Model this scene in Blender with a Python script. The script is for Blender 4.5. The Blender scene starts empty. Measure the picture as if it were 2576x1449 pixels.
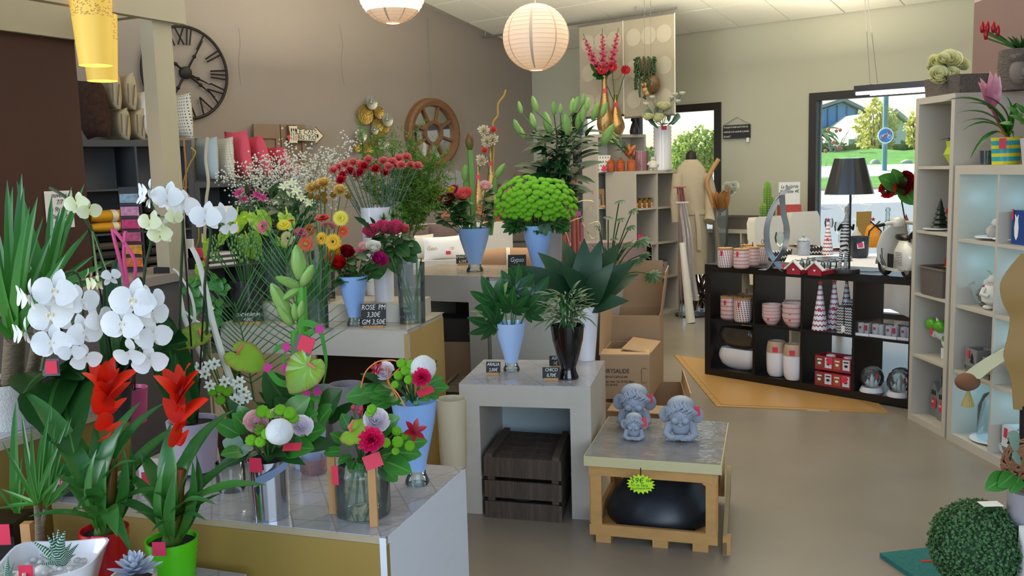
import bpy,math,random
from mathutils import Vector as V,Matrix as MX,noise
random.seed(11);RND = random.Random(5)
sc = bpy.context.scene;COL = sc.collection;PI = math.pi
# ---------- camera, world, sun, area lights, exposure ----------
FP,EYE = 2360.0,1.49
_p,_r = math.radians(7.24),0.027
CF = V((0,math.cos(_p),-math.sin(_p)));_R0 = V((1,0,0));_U0 = V((0,math.sin(_p),math.cos(_p)))
CR = _R0*math.cos(_r)-_U0*math.sin(_r);CU = _U0*math.cos(_r)+_R0*math.sin(_r)
CAM = V((0,0,EYE))
cd = bpy.data.cameras.new('camera');cam = bpy.data.objects.new('camera',cd);COL.objects.link(cam)
cd.sensor_width = 36;cd.lens = 36*FP/2576;cd.clip_start = .05;cd.clip_end = 400
cam.matrix_world = MX(((CR.x,CU.x,-CF.x,0),(CR.y,CU.y,-CF.y,0),(CR.z,CU.z,-CF.z,EYE),(0,0,0,1)))
sc.camera = cam
w = bpy.data.worlds.new('sky');sc.world = w;w.use_nodes = True
nt = w.node_tree;nt.nodes.clear()
sky = nt.nodes.new('ShaderNodeTexSky');sky.sky_type = 'NISHITA';sky.sun_disc = False
sky.sun_elevation = math.radians(38);sky.sun_rotation = math.radians(-35);sky.air_density = 1.0;sky.dust_density = 2.5
bg = nt.nodes.new('ShaderNodeBackground');bg.inputs[1].default_value = 0.34
ow = nt.nodes.new('ShaderNodeOutputWorld');nt.links.new(sky.outputs[0],bg.inputs[0]);nt.links.new(bg.outputs[0],ow.inputs[0])
def lamp(name,kind,loc,energy,color,**k):
    d = bpy.data.lights.new(name,kind);d.energy = energy;d.color = color
    for a,b in k.items(): setattr(d,a,b)
    o = bpy.data.objects.new(name,d);COL.objects.link(o);o.location = loc;return o
sun = lamp('sun','SUN',(-8,14,12),9,(1,.93,.8),angle=.01)
sun.rotation_euler = (V((-.56,.62,.55))).to_track_quat('Z','Y').to_euler()
fr = lamp('shop_front_daylight','AREA',(1.6,-2.4,1.9),160,(.72,.86,1.0),shape='RECTANGLE',size=5,size_y=2.6)
fr.rotation_euler = (math.radians(82),0,math.radians(14))
fr2 = lamp('side_window_daylight','AREA',(-4.6,1.5,2.0),200,(.84,.92,1.0),shape='RECTANGLE',size=3.5,size_y=2.5)
fr2.rotation_euler = (V((-1,-.25,.15))).to_track_quat('Z','Y').to_euler()
ul = lamp('ceiling_fill_uplight','AREA',(.6,6.6,2.45),215,(1,.93,.74),shape='RECTANGLE',size=5,size_y=4);ul.rotation_euler = (PI,0,0)  # unseen upward area light, added to brighten the ceiling
tl = lamp('ceiling_tube_light','AREA',(.7,5.6,3.3),34,(1,.95,.86),shape='RECTANGLE',size=4.5,size_y=2.5)
sc.view_settings.view_transform = 'Standard';sc.view_settings.look = 'None'
sc.view_settings.exposure = 0.02;sc.view_settings.gamma = 1.0;sc.view_settings.use_curve_mapping = False
# ---------- photogrammetry helpers: real points from measured picture points ----------
def ray(x,y): return CF*FP+CR*(x-1288)+CU*(724.5-y)
def at(x,y,Y): d = ray(x,y);return CAM+d*(Y/d.y)
def oz(x,y,z=0.0): d = ray(x,y);return CAM+d*((z-EYE)/d.z)
def onp(x,y,P,n): d = ray(x,y);return CAM+d*((P-CAM).dot(n)/d.dot(n))
def mpp(Y): return Y*1.005/FP
# ---------- colour and materials ----------
def lin(c):
    if isinstance(c,str): c = [int(c[i:i+2],16)/255 for i in (1,3,5)]
    return tuple((x/12.92 if x <= .04045 else ((x+.055)/1.055)**2.4) for x in c[:3])+(1,)
MATS = {}
def _nodes(name):
    m = bpy.data.materials.new(name);m.use_nodes = True;t = m.node_tree
    return m,t,t.nodes['Principled BSDF'],t.nodes['Material Output']
def N(t,typ,**k):
    n = t.nodes.new(typ)
    for a,b in k.items():
        if a == 'op': n.operation = b
        else: setattr(n,a,b)
    return n
def MATH(t,op,a,b=None):
    n = t.nodes.new('ShaderNodeMath');n.operation = op
    for i,x in enumerate((a,b)):
        if x is None: continue
        if isinstance(x,(int,float)): n.inputs[i].default_value = x
        else: t.links.new(x,n.inputs[i])
    return n.outputs[0]
def MIX(t,fac,a,b):
    n = t.nodes.new('ShaderNodeMix');n.data_type = 'RGBA'
    for i,x in ((0,fac),(6,a),(7,b)):
        if isinstance(x,(int,float)): n.inputs[i].default_value = x
        elif isinstance(x,tuple): n.inputs[i].default_value = x
        else: t.links.new(x,n.inputs[i])
    return n.outputs[2]
def MIXS(t,fac,a,b):
    n = t.nodes.new('ShaderNodeMixShader')
    if isinstance(fac,(int,float)): n.inputs[0].default_value = fac
    else: t.links.new(fac,n.inputs[0])
    t.links.new(a,n.inputs[1]);t.links.new(b,n.inputs[2]);return n.outputs[0]
def noisec(t,scale,stretch=None,detail=3,coord='Object'):
    tc = N(t,'ShaderNodeTexCoord');n = N(t,'ShaderNodeTexNoise');n.inputs['Scale'].default_value = scale;n.inputs['Detail'].default_value = detail
    if stretch:
        mp = N(t,'ShaderNodeMapping');mp.inputs['Scale'].default_value = stretch
        t.links.new(tc.outputs[coord],mp.inputs[0]);t.links.new(mp.outputs[0],n.inputs['Vector'])
    else: t.links.new(tc.outputs[coord],n.inputs['Vector'])
    return n.outputs[0]
def mat(name,col,rough=.5,metal=0.,var=.08,scale=9.,bump=0.,bscale=80.,emit=0.,trans=0.,coat=0.,stretch=None,col2=None,contrast=1.,spec=.5):
    if name in MATS: return MATS[name]
    m,t,p,out = _nodes(name);c = lin(col)
    n = noisec(t,scale,stretch)
    a = tuple(max(0,x*(1-var)) for x in c[:3])+(1,);b = tuple(min(1,x*(1+var)) for x in c[:3])+(1,)
    if col2: a,b = c,lin(col2)
    f = MATH(t,'MULTIPLY_ADD',n,contrast);f.node.inputs[2].default_value = .5-.5*contrast;f.node.use_clamp = True
    t.links.new(MIX(t,f,a,b),p.inputs['Base Color'])
    p.inputs['Roughness'].default_value = rough;p.inputs['Metallic'].default_value = metal
    p.inputs['Specular IOR Level'].default_value = spec
    if coat: p.inputs['Coat Weight'].default_value = coat;p.inputs['Coat Roughness'].default_value = .05
    if emit: p.inputs['Emission Color'].default_value = c;p.inputs['Emission Strength'].default_value = emit
    if bump:
        bn = N(t,'ShaderNodeBump');bn.inputs['Strength'].default_value = bump;bn.inputs['Distance'].default_value = .01
        t.links.new(noisec(t,bscale,stretch),bn.inputs['Height']);t.links.new(bn.outputs[0],p.inputs['Normal'])
    if trans:
        tr = N(t,'ShaderNodeBsdfTranslucent');tr.inputs[0].default_value = c
        t.links.new(MIXS(t,trans,p.outputs[0],tr.outputs[0]),out.inputs[0])
    MATS[name] = m;return m
def leafm(name,col,col2=None,vein=None,rough=.35,tr=.22,base=None,edge=None):
    """leaf or petal: UV u across, v along; col at the base fading to col2 at the tip, midrib vein, edge colour."""
    if name in MATS: return MATS[name]
    m,t,p,out = _nodes(name);c = lin(col)
    uv = N(t,'ShaderNodeTexCoord');sp = N(t,'ShaderNodeSeparateXYZ');t.links.new(uv.outputs['UV'],sp.inputs[0])
    u,v = sp.outputs[0],sp.outputs[1]
    cc = MIX(t,v,c,lin(col2 or col))
    n = noisec(t,14);d = tuple(x*.72 for x in c[:3])+(1,)
    n2 = MATH(t,'MULTIPLY',n,.5);cc = MIX(t,n2,cc,MIX(t,.6,cc,d))
    if vein:
        a = MATH(t,'ABSOLUTE',MATH(t,'SUBTRACT',u,.5));cc = MIX(t,MATH(t,'LESS_THAN',a,.035),cc,lin(vein))
    if edge:
        a = MATH(t,'MULTIPLY',MATH(t,'ABSOLUTE',MATH(t,'SUBTRACT',u,.5)),2.0)
        a = MATH(t,'MAXIMUM',a,v);a = MATH(t,'POWER',a,5.0);cc = MIX(t,a,cc,lin(edge))
    t.links.new(cc,p.inputs['Base Color']);p.inputs['Roughness'].default_value = rough
    if tr:
        x = N(t,'ShaderNodeBsdfTranslucent');t.links.new(cc,x.inputs[0])
        t.links.new(MIXS(t,tr,p.outputs[0],x.outputs[0]),out.inputs[0])
    MATS[name] = m;return m
def glassm(name,tint='#eef6f4',dens=.06,rough=.0,refl=1.0):
    if name in MATS: return MATS[name]
    m,t,p,out = _nodes(name);t.nodes.remove(p)
    tr = N(t,'ShaderNodeBsdfTransparent');tr.inputs[0].default_value = lin(tint)
    gl = N(t,'ShaderNodeBsdfGlossy');gl.inputs['Roughness'].default_value = rough
    df = N(t,'ShaderNodeBsdfDiffuse');df.inputs[0].default_value = lin(tint)
    lw = N(t,'ShaderNodeFresnel');lw.inputs[0].default_value = 1.45
    s = MIXS(t,dens,tr.outputs[0],df.outputs[0])
    t.links.new(MIXS(t,MATH(t,'MULTIPLY',lw.outputs[0],refl),s,gl.outputs[0]),out.inputs[0])
    MATS[name] = m;return m
def uvpat(name,base,fg,kind,nu=1.,nv=1.,th=.5,rough=.35,amp=.3,extra=None,metal=0.):
    """printed pattern in UV: zigzag, dots, stripes, hatch, zebra, check, rings"""
    if name in MATS: return MATS[name]
    m,t,p,out = _nodes(name)
    tc = N(t,'ShaderNodeTexCoord');sp = N(t,'ShaderNodeSeparateXYZ');t.links.new(tc.outputs['UV'],sp.inputs[0])
    u = MATH(t,'MULTIPLY',sp.outputs[0],nu);v = MATH(t,'MULTIPLY',sp.outputs[1],nv)
    tri = lambda x: MATH(t,'ABSOLUTE',MATH(t,'SUBTRACT',MATH(t,'FRACT',x),.5))
    if kind == 'zigzag': f = MATH(t,'LESS_THAN',MATH(t,'FRACT',MATH(t,'ADD',v,MATH(t,'MULTIPLY',tri(u),amp*2))),th)
    elif kind == 'dots': f = MATH(t,'MULTIPLY',MATH(t,'LESS_THAN',tri(MATH(t,'ADD',u,MATH(t,'MULTIPLY',MATH(t,'FLOOR',v),.13))),th/2),MATH(t,'LESS_THAN',tri(v),th/2*1.2))
    elif kind == 'rings': f = MATH(t,'LESS_THAN',MATH(t,'FRACT',v),th)
    elif kind == 'hatch':
        a = MATH(t,'LESS_THAN',MATH(t,'FRACT',v),th);n = noisec(t,60,(1,1,.2),coord='UV')
        f = MATH(t,'MULTIPLY',MATH(t,'ADD',MATH(t,'MULTIPLY',a,.45),MATH(t,'MULTIPLY',MATH(t,'LESS_THAN',MATH(t,'FRACT',u),.55),.35)),MATH(t,'ADD',n,.45))
    elif kind == 'zebra':
        n = noisec(t,3.0,coord='UV');f = MATH(t,'LESS_THAN',MATH(t,'FRACT',MATH(t,'ADD',v,MATH(t,'ADD',MATH(t,'MULTIPLY',tri(u),amp*2),MATH(t,'MULTIPLY',n,.9)))),th)
    elif kind == 'check': f = MATH(t,'ABSOLUTE',MATH(t,'SUBTRACT',MATH(t,'GREATER_THAN',MATH(t,'FRACT',u),.5),MATH(t,'GREATER_THAN',MATH(t,'FRACT',v),.5)))
    t.links.new(MIX(t,f,lin(base),lin(fg)),p.inputs['Base Color']);p.inputs['Roughness'].default_value = rough;p.inputs['Metallic'].default_value = metal
    MATS[name] = m;return m
# ---------- mesh builder ----------
def frame(d,up=(0,0,1)):
    z = V(d).normalized();u = V(up)
    if abs(z.dot(u.normalized())) > .98: u = V((0,-1,0)) if abs(z.y) < .9 else V((1,0,0))
    x = u.cross(z).normalized();y = z.cross(x);return MX((x,y,z)).transposed().to_4x4()
def T(x,y=None,z=None): return MX.Translation(V(x) if y is None else V((x,y,z)))
def RZ(a): return MX.Rotation(a,4,'Z')
def RX(a): return MX.Rotation(a,4,'X')
def RY(a): return MX.Rotation(a,4,'Y')
def SC(x,y=None,z=None): return MX.Diagonal(V((x,x if y is None else y,x if z is None else z,1)))
class MB:
    def __init__(s): s.v,s.f,s.uv,s.sh = [],[],[],40
    def add(s,vs,fs,M=None,uv=None):
        b = len(s.v);s.v += [tuple(M @ V(p)) for p in vs] if M else [tuple(p) for p in vs]
        s.uv += uv if uv else [(0,0)]*len(vs);s.f += [tuple(i+b for i in f) for f in fs];return s
    def box(s,c,d,M=None):
        x,y,z = c;a,b,e = d[0]/2,d[1]/2,d[2]/2
        vs = [(x+i*a,y+j*b,z+k*e) for k in (-1,1) for j in (-1,1) for i in (-1,1)]
        return s.add(vs,[(0,2,3,1),(4,5,7,6),(0,1,5,4),(2,6,7,3),(0,4,6,2),(1,3,7,5)],M,[((i+1)/2,(k+1)/2) for k in (-1,1) for j in (-1,1) for i in (-1,1)])
    def quad(s,q,z0,z1):
        n = len(q);vs = [(x,y,z0) for x,y in q]+[(x,y,z1) for x,y in q]
        return s.add(vs,[tuple(range(n))[::-1],tuple(range(n,2*n))]+[(i,(i+1) % n,n+(i+1) % n,n+i) for i in range(n)],None,[(i/n,0) for i in range(n)]+[(i/n,1) for i in range(n)])
    def prism(s,out,d,M=None):
        n = len(out);vs = [(x,y,-d/2) for x,y in out]+[(x,y,d/2) for x,y in out]
        xs = [p[0] for p in out];ys = [p[1] for p in out];a,b = min(xs),min(ys);e,g = max(xs)-a or 1,max(ys)-b or 1
        return s.add(vs,[tuple(range(n))[::-1],tuple(range(n,2*n))]+[(i,(i+1) % n,n+(i+1) % n,n+i) for i in range(n)],M,[((x-a)/e,(y-b)/g) for x,y in out]*2)
    def lathe(s,prof,n=24,M=None,cap=True,sq=None,ripple=0,rn=8):
        vs,fs,uv = [],[],[]
        z0 = min(p[1] for p in prof);zz = max(p[1] for p in prof)-z0 or 1
        for r,z in prof:
            for i in range(n+1):
                a = 2*PI*i/n;q = r*(1+ripple*math.cos(rn*a))
                cx,cy = math.cos(a),math.sin(a)
                if sq: k = (abs(cx)**sq+abs(cy)**sq)**(-1/sq);cx *= k;cy *= k
                vs.append((q*cx,q*cy,z));uv.append((i/n,(z-z0)/zz))
        for j in range(len(prof)-1):
            for i in range(n): a = j*(n+1)+i;fs.append((a,a+1,a+n+2,a+n+1))
        if cap and prof[0][0] > 1e-5: fs.append(tuple(range(n))[::-1])
        if cap == 2 and prof[-1][0] > 1e-5: fs.append(tuple((len(prof)-1)*(n+1)+i for i in range(n)))
        return s.add(vs,fs,M,uv)
    def tube(s,pts,r,n=6,M=None,cap=True,flat=1.):
        pts = [V(p) for p in pts];k = len(pts);rs = r if isinstance(r,(list,tuple)) else [r]*k
        vs,fs,uv = [],[],[];up = None
        for i,p in enumerate(pts):
            d = (pts[min(i+1,k-1)]-pts[max(i-1,0)]).normalized()
            if up is None: up = V((0,0,1)) if abs(d.z) < .9 else V((1,0,0))
            x = (up-d*up.dot(d)).normalized();y = d.cross(x);up = x
            for j in range(n): a = 2*PI*j/n;vs.append(p+(x*math.cos(a)*flat+y*math.sin(a))*rs[i]);uv.append((j/n,i/max(1,k-1)))
        for i in range(k-1):
            for j in range(n): a,b = i*n+j,i*n+(j+1) % n;fs.append((a,b,b+n,a+n))
        if cap: fs += [tuple(range(n))[::-1],tuple(range((k-1)*n,k*n))]
        return s.add(vs,fs,M,uv)
    def ball(s,c,r,nu=12,nv=8,M=None,bumpy=0):
        r = (r,r,r) if isinstance(r,(int,float)) else r;vs,fs,uv = [],[],[]
        for j in range(nv+1):
            b = PI*j/nv
            for i in range(nu):
                a = 2*PI*i/nu;q = 1+(bumpy*(random.random()-.5) if 0 < j < nv else 0)
                vs.append((c[0]+r[0]*q*math.sin(b)*math.cos(a),c[1]+r[1]*q*math.sin(b)*math.sin(a),c[2]-r[2]*q*math.cos(b)));uv.append((i/nu,j/nv))
        for j in range(nv):
            for i in range(nu): a,b = j*nu+i,j*nu+(i+1) % nu;fs.append((a,b,b+nu,a+nu))
        return s.add(vs,fs,M,uv)
    def blade(s,L,W,n=8,fold=.15,droop=0.,shape=None,M=None,cup=0.,wave=0.,twist=0.,th=0.):
        """leaf along +Y from the origin, face +Z; droop bends it down (total angle), shape(t)->0..1 half width"""
        shape = shape or (lambda t: math.sin(PI*min(1,t**.8))**.8 if t < 1 else 0)
        vs,fs,uv = [],[],[];y = z = 0.;a = 0.
        for i in range(n+1):
            t = i/n;w = max(W/2*shape(t),W*.008);tw = twist*t
            for k,u in ((-1,0.),(0,.5),(1,1.)):
                dx = k*w;h = abs(k)*w*(fold*2)+abs(k)*cup*math.sin(PI*t)*W+(wave*W*math.sin(t*9+k*2) if k else 0)
                dz = h*math.cos(tw)+dx*math.sin(tw);dx = dx*math.cos(tw)
                vs.append((dx,y-dz*math.sin(a),z+dz*math.cos(a)));uv.append((u,t))
            st = L/n;a = -droop*((i+1)/n);y += st*math.cos(a);z += st*math.sin(a)
        for i in range(n):
            for k in range(2): q = i*3+k;fs.append((q,q+1,q+4,q+3))
        return s.add(vs,fs,M,uv)
    def mesh(s,name,m,smooth=True):
        me = bpy.data.meshes.new(name);me.from_pydata(s.v,[],s.f)
        ul = me.uv_layers.new(name='uv');li = [0]*len(me.loops);me.loops.foreach_get('vertex_index',li)
        fl = []
        for i in li: fl += s.uv[i]
        ul.data.foreach_set('uv',fl)
        if smooth: me.shade_smooth();me.set_sharp_from_angle(angle=math.radians(s.sh))
        me.materials.append(m);me.validate();return me
    def build(s,name,m,parent=None,smooth=True,kind=None,label=None):
        xs = [p[0] for p in s.v];ys = [p[1] for p in s.v];zs = [p[2] for p in s.v]
        c = V(((min(xs)+max(xs))/2,(min(ys)+max(ys))/2,min(zs)));s.v = [tuple(V(p)-c) for p in s.v]
        o = put(name,s.mesh(name,m,smooth),parent,T(c))
        if kind: o['kind'] = kind
        if label: o['label'] = label
        return o
WM = {}
def put(name,me,parent=None,M=None):
    o = bpy.data.objects.new(name,me);COL.objects.link(o);M = M or MX.Identity(4)
    if parent: o.parent = parent;o.matrix_basis = WM[parent].inverted() @ M
    else: o.matrix_basis = M
    WM[o] = M.copy();return o
def tag(o,label,cat,group=None,kind=None):
    o['label'] = label;o['category'] = cat
    if group: o['group'] = group
    if kind: o['kind'] = kind
    return o
def thing(name,label,cat,loc=(0,0,0),group=None,M=None):
    return tag(put(name,None,None,M or T(loc)),label,cat,group)
def struct(o): o['kind'] = 'structure';return o
def dup(root,M,label=None,group=None,kids=True):
    def cp(o,p,MM):
        c = o.copy();COL.objects.link(c)
        if p: c.parent = p
        c.matrix_basis = MM if p is None else o.matrix_basis.copy();WM[c] = MM if p is None else WM[p] @ c.matrix_basis
        if kids:
            for k in o.children: cp(k,c,None)
        return c
    c = cp(root,None,M)
    if label: c['label'] = label
    if group: c['group'] = group
    return c
def setm(root,M):
    root.matrix_basis = M;WM[root] = M.copy()
    def rec(o):
        for k in o.children: WM[k] = WM[o] @ k.matrix_basis;rec(k)
    rec(root);return root
FONT = {}
def text(s,h,m,parent,M,shear=0.,name='lettering',align='CENTER',sx=1.,d=.0004,sp=1.0):
    c = bpy.data.curves.new('t','FONT');c.body = s;c.size = h*1.4;c.align_x = align;c.align_y = 'CENTER';c.shear = shear;c.extrude = d;c.resolution_u = 2;c.space_line = sp
    o = bpy.data.objects.new('t',c);me = bpy.data.meshes.new_from_object(o);bpy.data.objects.remove(o);bpy.data.curves.remove(c)
    me.name = name;me.materials.clear();me.materials.append(m)
    return put(name,me,parent,M @ SC(sx,1,1))
def face(p,n,up=(0,0,1)):
    """matrix whose XY plane faces n with +Y up: for flat labels and lettering"""
    z = V(n).normalized();x = V(up).cross(z).normalized();y = z.cross(x);return T(p) @ MX((x,y,z)).transposed().to_4x4()
def smooth(pts,n=4):
    pts = [V(p) for p in pts];out = []
    for i in range(len(pts)-1):
        p0,p1,p2,p3 = pts[max(0,i-1)],pts[i],pts[i+1],pts[min(len(pts)-1,i+2)]
        for k in range(n): t = k/n;out.append(.5*((2*p1)+(p2-p0)*t+(2*p0-5*p1+4*p2-p3)*t*t+(3*p1-p0-3*p2+p3)*t**3))
    return out+[pts[-1]]
# ---------- the setting ----------
A49 = math.radians(49);WN = V((math.cos(A49),math.sin(A49),0));WT = V((math.sin(A49),-math.cos(A49),0));W1 = V((1.99,9.934,0))
def wp(s,d,z=0): return W1+WT*s-WN*d+V((0,0,z))
def wq(mb,s0,s1,d0,d1,z0,z1): return mb.quad([wp(s0,d0).xy,wp(s1,d0).xy,wp(s1,d1).xy,wp(s0,d1).xy],z0,z1)
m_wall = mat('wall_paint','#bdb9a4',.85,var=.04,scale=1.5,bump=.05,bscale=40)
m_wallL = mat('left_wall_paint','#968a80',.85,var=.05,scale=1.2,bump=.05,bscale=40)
m_mauve = mat('mauve_paint','#775f5a',.85,var=.04,scale=2)
m_brown = mat('brown_paint','#46281a',.75,var=.06,scale=2)
m_tile = mat('ceiling_tile','#f4f1e2',.9,var=.03,scale=30,bump=.05,bscale=200)
m_grid = mat('ceiling_grid','#b9b5a4',.7)
m_dark = mat('anthracite_frame','#2a2422',.45)
m_ext = mat('outside_render','#d8cfbb',.9)
m_conc = mat('concrete_floor','#94897a',.33,var=.14,scale=1.6,col2='#7d7468',bump=.03,bscale=30,contrast=1.6)
f = MB().quad([(-5.2,-2.8),(4.6,-2.8),(6.6,6.6),wp(5,-.25).xy,wp(-2.6,-.25).xy,(-6.9,3.9)],-.1,0).build('floor',m_conc,smooth=False);struct(f)
mb = MB()
for s0,s1,z0,z1 in ((-2.5,-1.63,0,3.0),(.27,1.21,0,3.0),(3.9,5.4,0,3.0),(-1.63,.27,2.11,3.0),(1.21,3.9,2.13,3.0)): wq(mb,s0,s1,-.28,0,z0,z1)
struct(mb.build('wall_back',m_wall,smooth=False))
A44 = math.radians(44);LD = V((-math.sin(A44),-math.cos(A44),0));LN = V((math.cos(A44),-math.sin(A44),0));LC = V((.305,11.4,0))
def lw(u,d,z=0): return LC+LD*u+LN*d+V((0,0,z))
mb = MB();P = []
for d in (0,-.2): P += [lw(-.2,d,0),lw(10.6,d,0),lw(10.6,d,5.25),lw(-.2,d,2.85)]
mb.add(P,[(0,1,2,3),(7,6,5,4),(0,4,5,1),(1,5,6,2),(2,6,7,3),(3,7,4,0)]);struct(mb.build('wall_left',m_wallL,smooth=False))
struct(MB().quad([(2.97,6.1),(3.12,6.1),(2.98,-1),(2.84,-1)],0,3.6).build('wall_right',m_mauve,smooth=False))
bdir = V((math.sin(math.radians(26)),math.cos(math.radians(26)),0));bn = V((bdir.y,-bdir.x,0))
BE = at(203,300,5.0);BE.z = 0
q = [BE,BE-bdir*2.6,BE-bdir*2.6-bn*.1,BE-bn*.1]
struct(MB().quad([p.xy for p in q],0,2.21).build('wall_partition',m_brown,smooth=False))
def cz(d): return 2.82+.224*d
def ctop(p): return cz((W1-V(p)).dot(WN))+.01-V(p).z
ceil = MB()
P = [wp(s,d,cz(d)+.03+e) for e in (0,.05) for s,d in ((-2.6,-.3),(6.2,-.3),(6.2,10.2),(-6,10.2))]
ceil.add(P,[(3,2,1,0),(4,5,6,7),(0,1,5,4),(1,2,6,5),(2,3,7,6),(3,0,4,7)])
ceil = struct(ceil.build('ceiling',m_grid,smooth=False))
tb = MB().box((0,0,0),(.523,.55,.016)).mesh('ceiling_tile',m_tile,False)
_y = (-WN+V((0,0,.224))).normalized();CB = MX((-WT,_y,(-WT).cross(_y))).transposed().to_4x4()
for i in range(-6,9):
    for j in range(0,8):
        s = -.06+.535*(i+.5);d = .01+.553*(j+.5)
        if s < -2.3-.02*j or s > 3.6: continue
        put('ceiling_tile',tb,ceil,T(wp(s,d,cz(d)+.018+.003*RND.random())) @ CB)

def window(n,s0,s1,z1,mull=()):
    mb = MB();F = .075
    for a,b,c,e in ((s0,s0+F,0,z1),(s1-F,s1,0,z1),(s0+F,s1-F,z1-F,z1),(s0+F,s1-F,0,.06)): wq(mb,a,b,-.07,.02,c,e)
    for m in mull: wq(mb,m-.03,m+.03,-.06,.01,.06,z1-F)
    wn = struct(mb.build('window_%d' % n,m_dark,smooth=False))
    for a,b in zip([s0+F]+list(mull),list(mull)+[s1-F]): wq(MB(),a,b,-.035,-.025,.06,z1-F).build('pane',glassm('window_glass','#f4fbfa',.015,0,.8),wn,smooth=False)
    mb = MB();wq(mb,s0+F,s0+F+.012,-.09,-.07,.06,z1-F);mb.build('sash',mat('grey_seal','#7d8a90',.4),wn,smooth=False)
window(1,-1.63,.27,2.11,(-.75,));window(2,1.21,3.9,2.13)
# ---------- outside ----------
def gz(Y): return 0 if Y < 10.8 else min((Y-10.8)*.142,1.55+(Y-21.7)*.02)
m_road = mat('asphalt','#8f9196',.9,var=.2,scale=40);m_pave = mat('pavement','#c9c4bb',.9,var=.1,scale=6)
m_grass = mat('lawn','#5f9436',.9,var=.45,scale=5,bump=.6,bscale=60)
def strip(name,m,ys,x0=-14,x1=30,lift=0.,bumps=0.,n=1):
    mb = MB();vs,fs = [],[];K = n
    for y in ys:
        for i in range(K+1):
            x = x0+(x1-x0)*i/K;vs.append((x,y,gz(y)+lift+bumps*noise.noise((x*.8,y*.9,3))))
    for j in range(len(ys)-1):
        for i in range(K): a = j*(K+1)+i;fs.append((a,a+1,a+K+2,a+K+1))
    o = mb.add(vs,fs).build(name,m);o['kind'] = 'structure';return o
strip('street_pavement',m_pave,[9,10.8,12.6],lift=-.03);strip('street_road',m_road,[12.6,16.2],lift=-.03);strip('street_road_pale',mat('pale_road','#bdbab4',.9),[16.2,17.6],lift=-.03)  # last strip is road as well, in a paler colour
strip('street_verge',m_grass,[17.6,18.9]);strip('street_lane',mat('pale_lane','#d5d2cc',.9),[18.9,20.4])
mb = MB();vs,fs = [],[];prof = [(20.4,1.3),(21.6,1.36),(22.6,1.42),(23.9,1.66),(25,1.73),(27,1.7),(80,1.7)];K = 90
for y,z in prof:
    for i in range(K+1): x = -16+70*i/K;vs.append((x,y,z+.1*noise.noise((x*.9,y,1))))
for j in range(len(prof)-1):
    for i in range(K): a = j*(K+1)+i;fs.append((a,a+1,a+K+2,a+K+1))
struct(mb.add(vs,fs).build('grass_bank',m_grass))
AVOID = [at(2062,340,25.5).x,at(2105,350,24.6).x]+([at(1690,380,21).x+e for e in (-1.2,-.4,.4,1.2)])+[at(2205,325,26.3).x]
# grass tufts standing along the crest and foot of the bank
mb = MB();r = random.Random(3)
for k in range(2600):
    y,z = r.choice(((25.0,1.7),(25.1,1.7),(21.4,1.33),(23.5,1.55)));x = -4+18*r.random()
    if min(abs(x-q) for q in AVOID) < 1.0: continue
    y += r.uniform(-.5,.3);h = r.uniform(.05,.16);a = r.random()*3
    mb.add([(x,y,z),(x+.03*math.cos(a),y+.03*math.sin(a),z),(x+r.uniform(-.06,.06),y,z+h)],[(0,1,2)])
tag(mb.build('grass_tufts',leafm('grass_blade','#6ea53a','#b9cf5a'),smooth=False),'long sunlit grass growing along the bank across the road','grass',kind='stuff')
def leafcloud(mb,c,rad,n,L,r,squash=1.):
    for k in range(n):
        d = V((r.gauss(0,1),r.gauss(0,1),r.gauss(0,1))).normalized()*(.55+.45*r.random());p = V(c)+V((d.x*rad[0],d.y*rad[1],d.z*rad[2]))
        M = T(p) @ frame((r.uniform(-1,1),r.uniform(-1,1),r.uniform(-.3,1))) @ RZ(r.random()*6);q = L*r.uniform(.6,1.2)
        mb.add([(0,0,0),(q*.35,q*.5,0),(0,q,.1*q),(-q*.35,q*.5,0)],[(0,1,2,3)],M,[(.5,0),(1,.5),(.5,1),(0,.5)])
def hedge(x0,x1,y,z0,z1,m,lab):
    mb = MB().box(((x0+x1)/2,y,(z0+z1)/2),(x1-x0,.7,z1-z0));r = random.Random(int(x0*7+40))
    for k in range(1500):
        p = (r.uniform(x0,x1),y-.35+r.uniform(-.06,.02),r.uniform(z0,z1)) if r.random() < .6 else (r.uniform(x0,x1),y+r.uniform(-.35,.35),z1+r.uniform(-.02,.06))
        M = T(p) @ frame((r.uniform(-1,1),-1,r.uniform(-.2,1)));q = r.uniform(.06,.13);mb.add([(0,0,0),(q*.4,q*.5,0),(0,q,0),(-q*.4,q*.5,0)],[(0,1,2,3)],M)
    tag(mb.build('hedge',m,smooth=False),lab,'hedge','clipped hedges across the road')
hz = at(2190,365,27.5)
hedge(-5,17,27.5,1.6,hz.z,leafm('hedge_leaf','#4c6a2c','#7c9440',rough=.6),'long clipped green hedge on the bank across the road')
m_blue = mat('blue_cladding','#7ba3d6',.6,var=.05,scale=2);m_slate = mat('grey_slate','#9a968f',.8,var=.15,scale=14)
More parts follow.
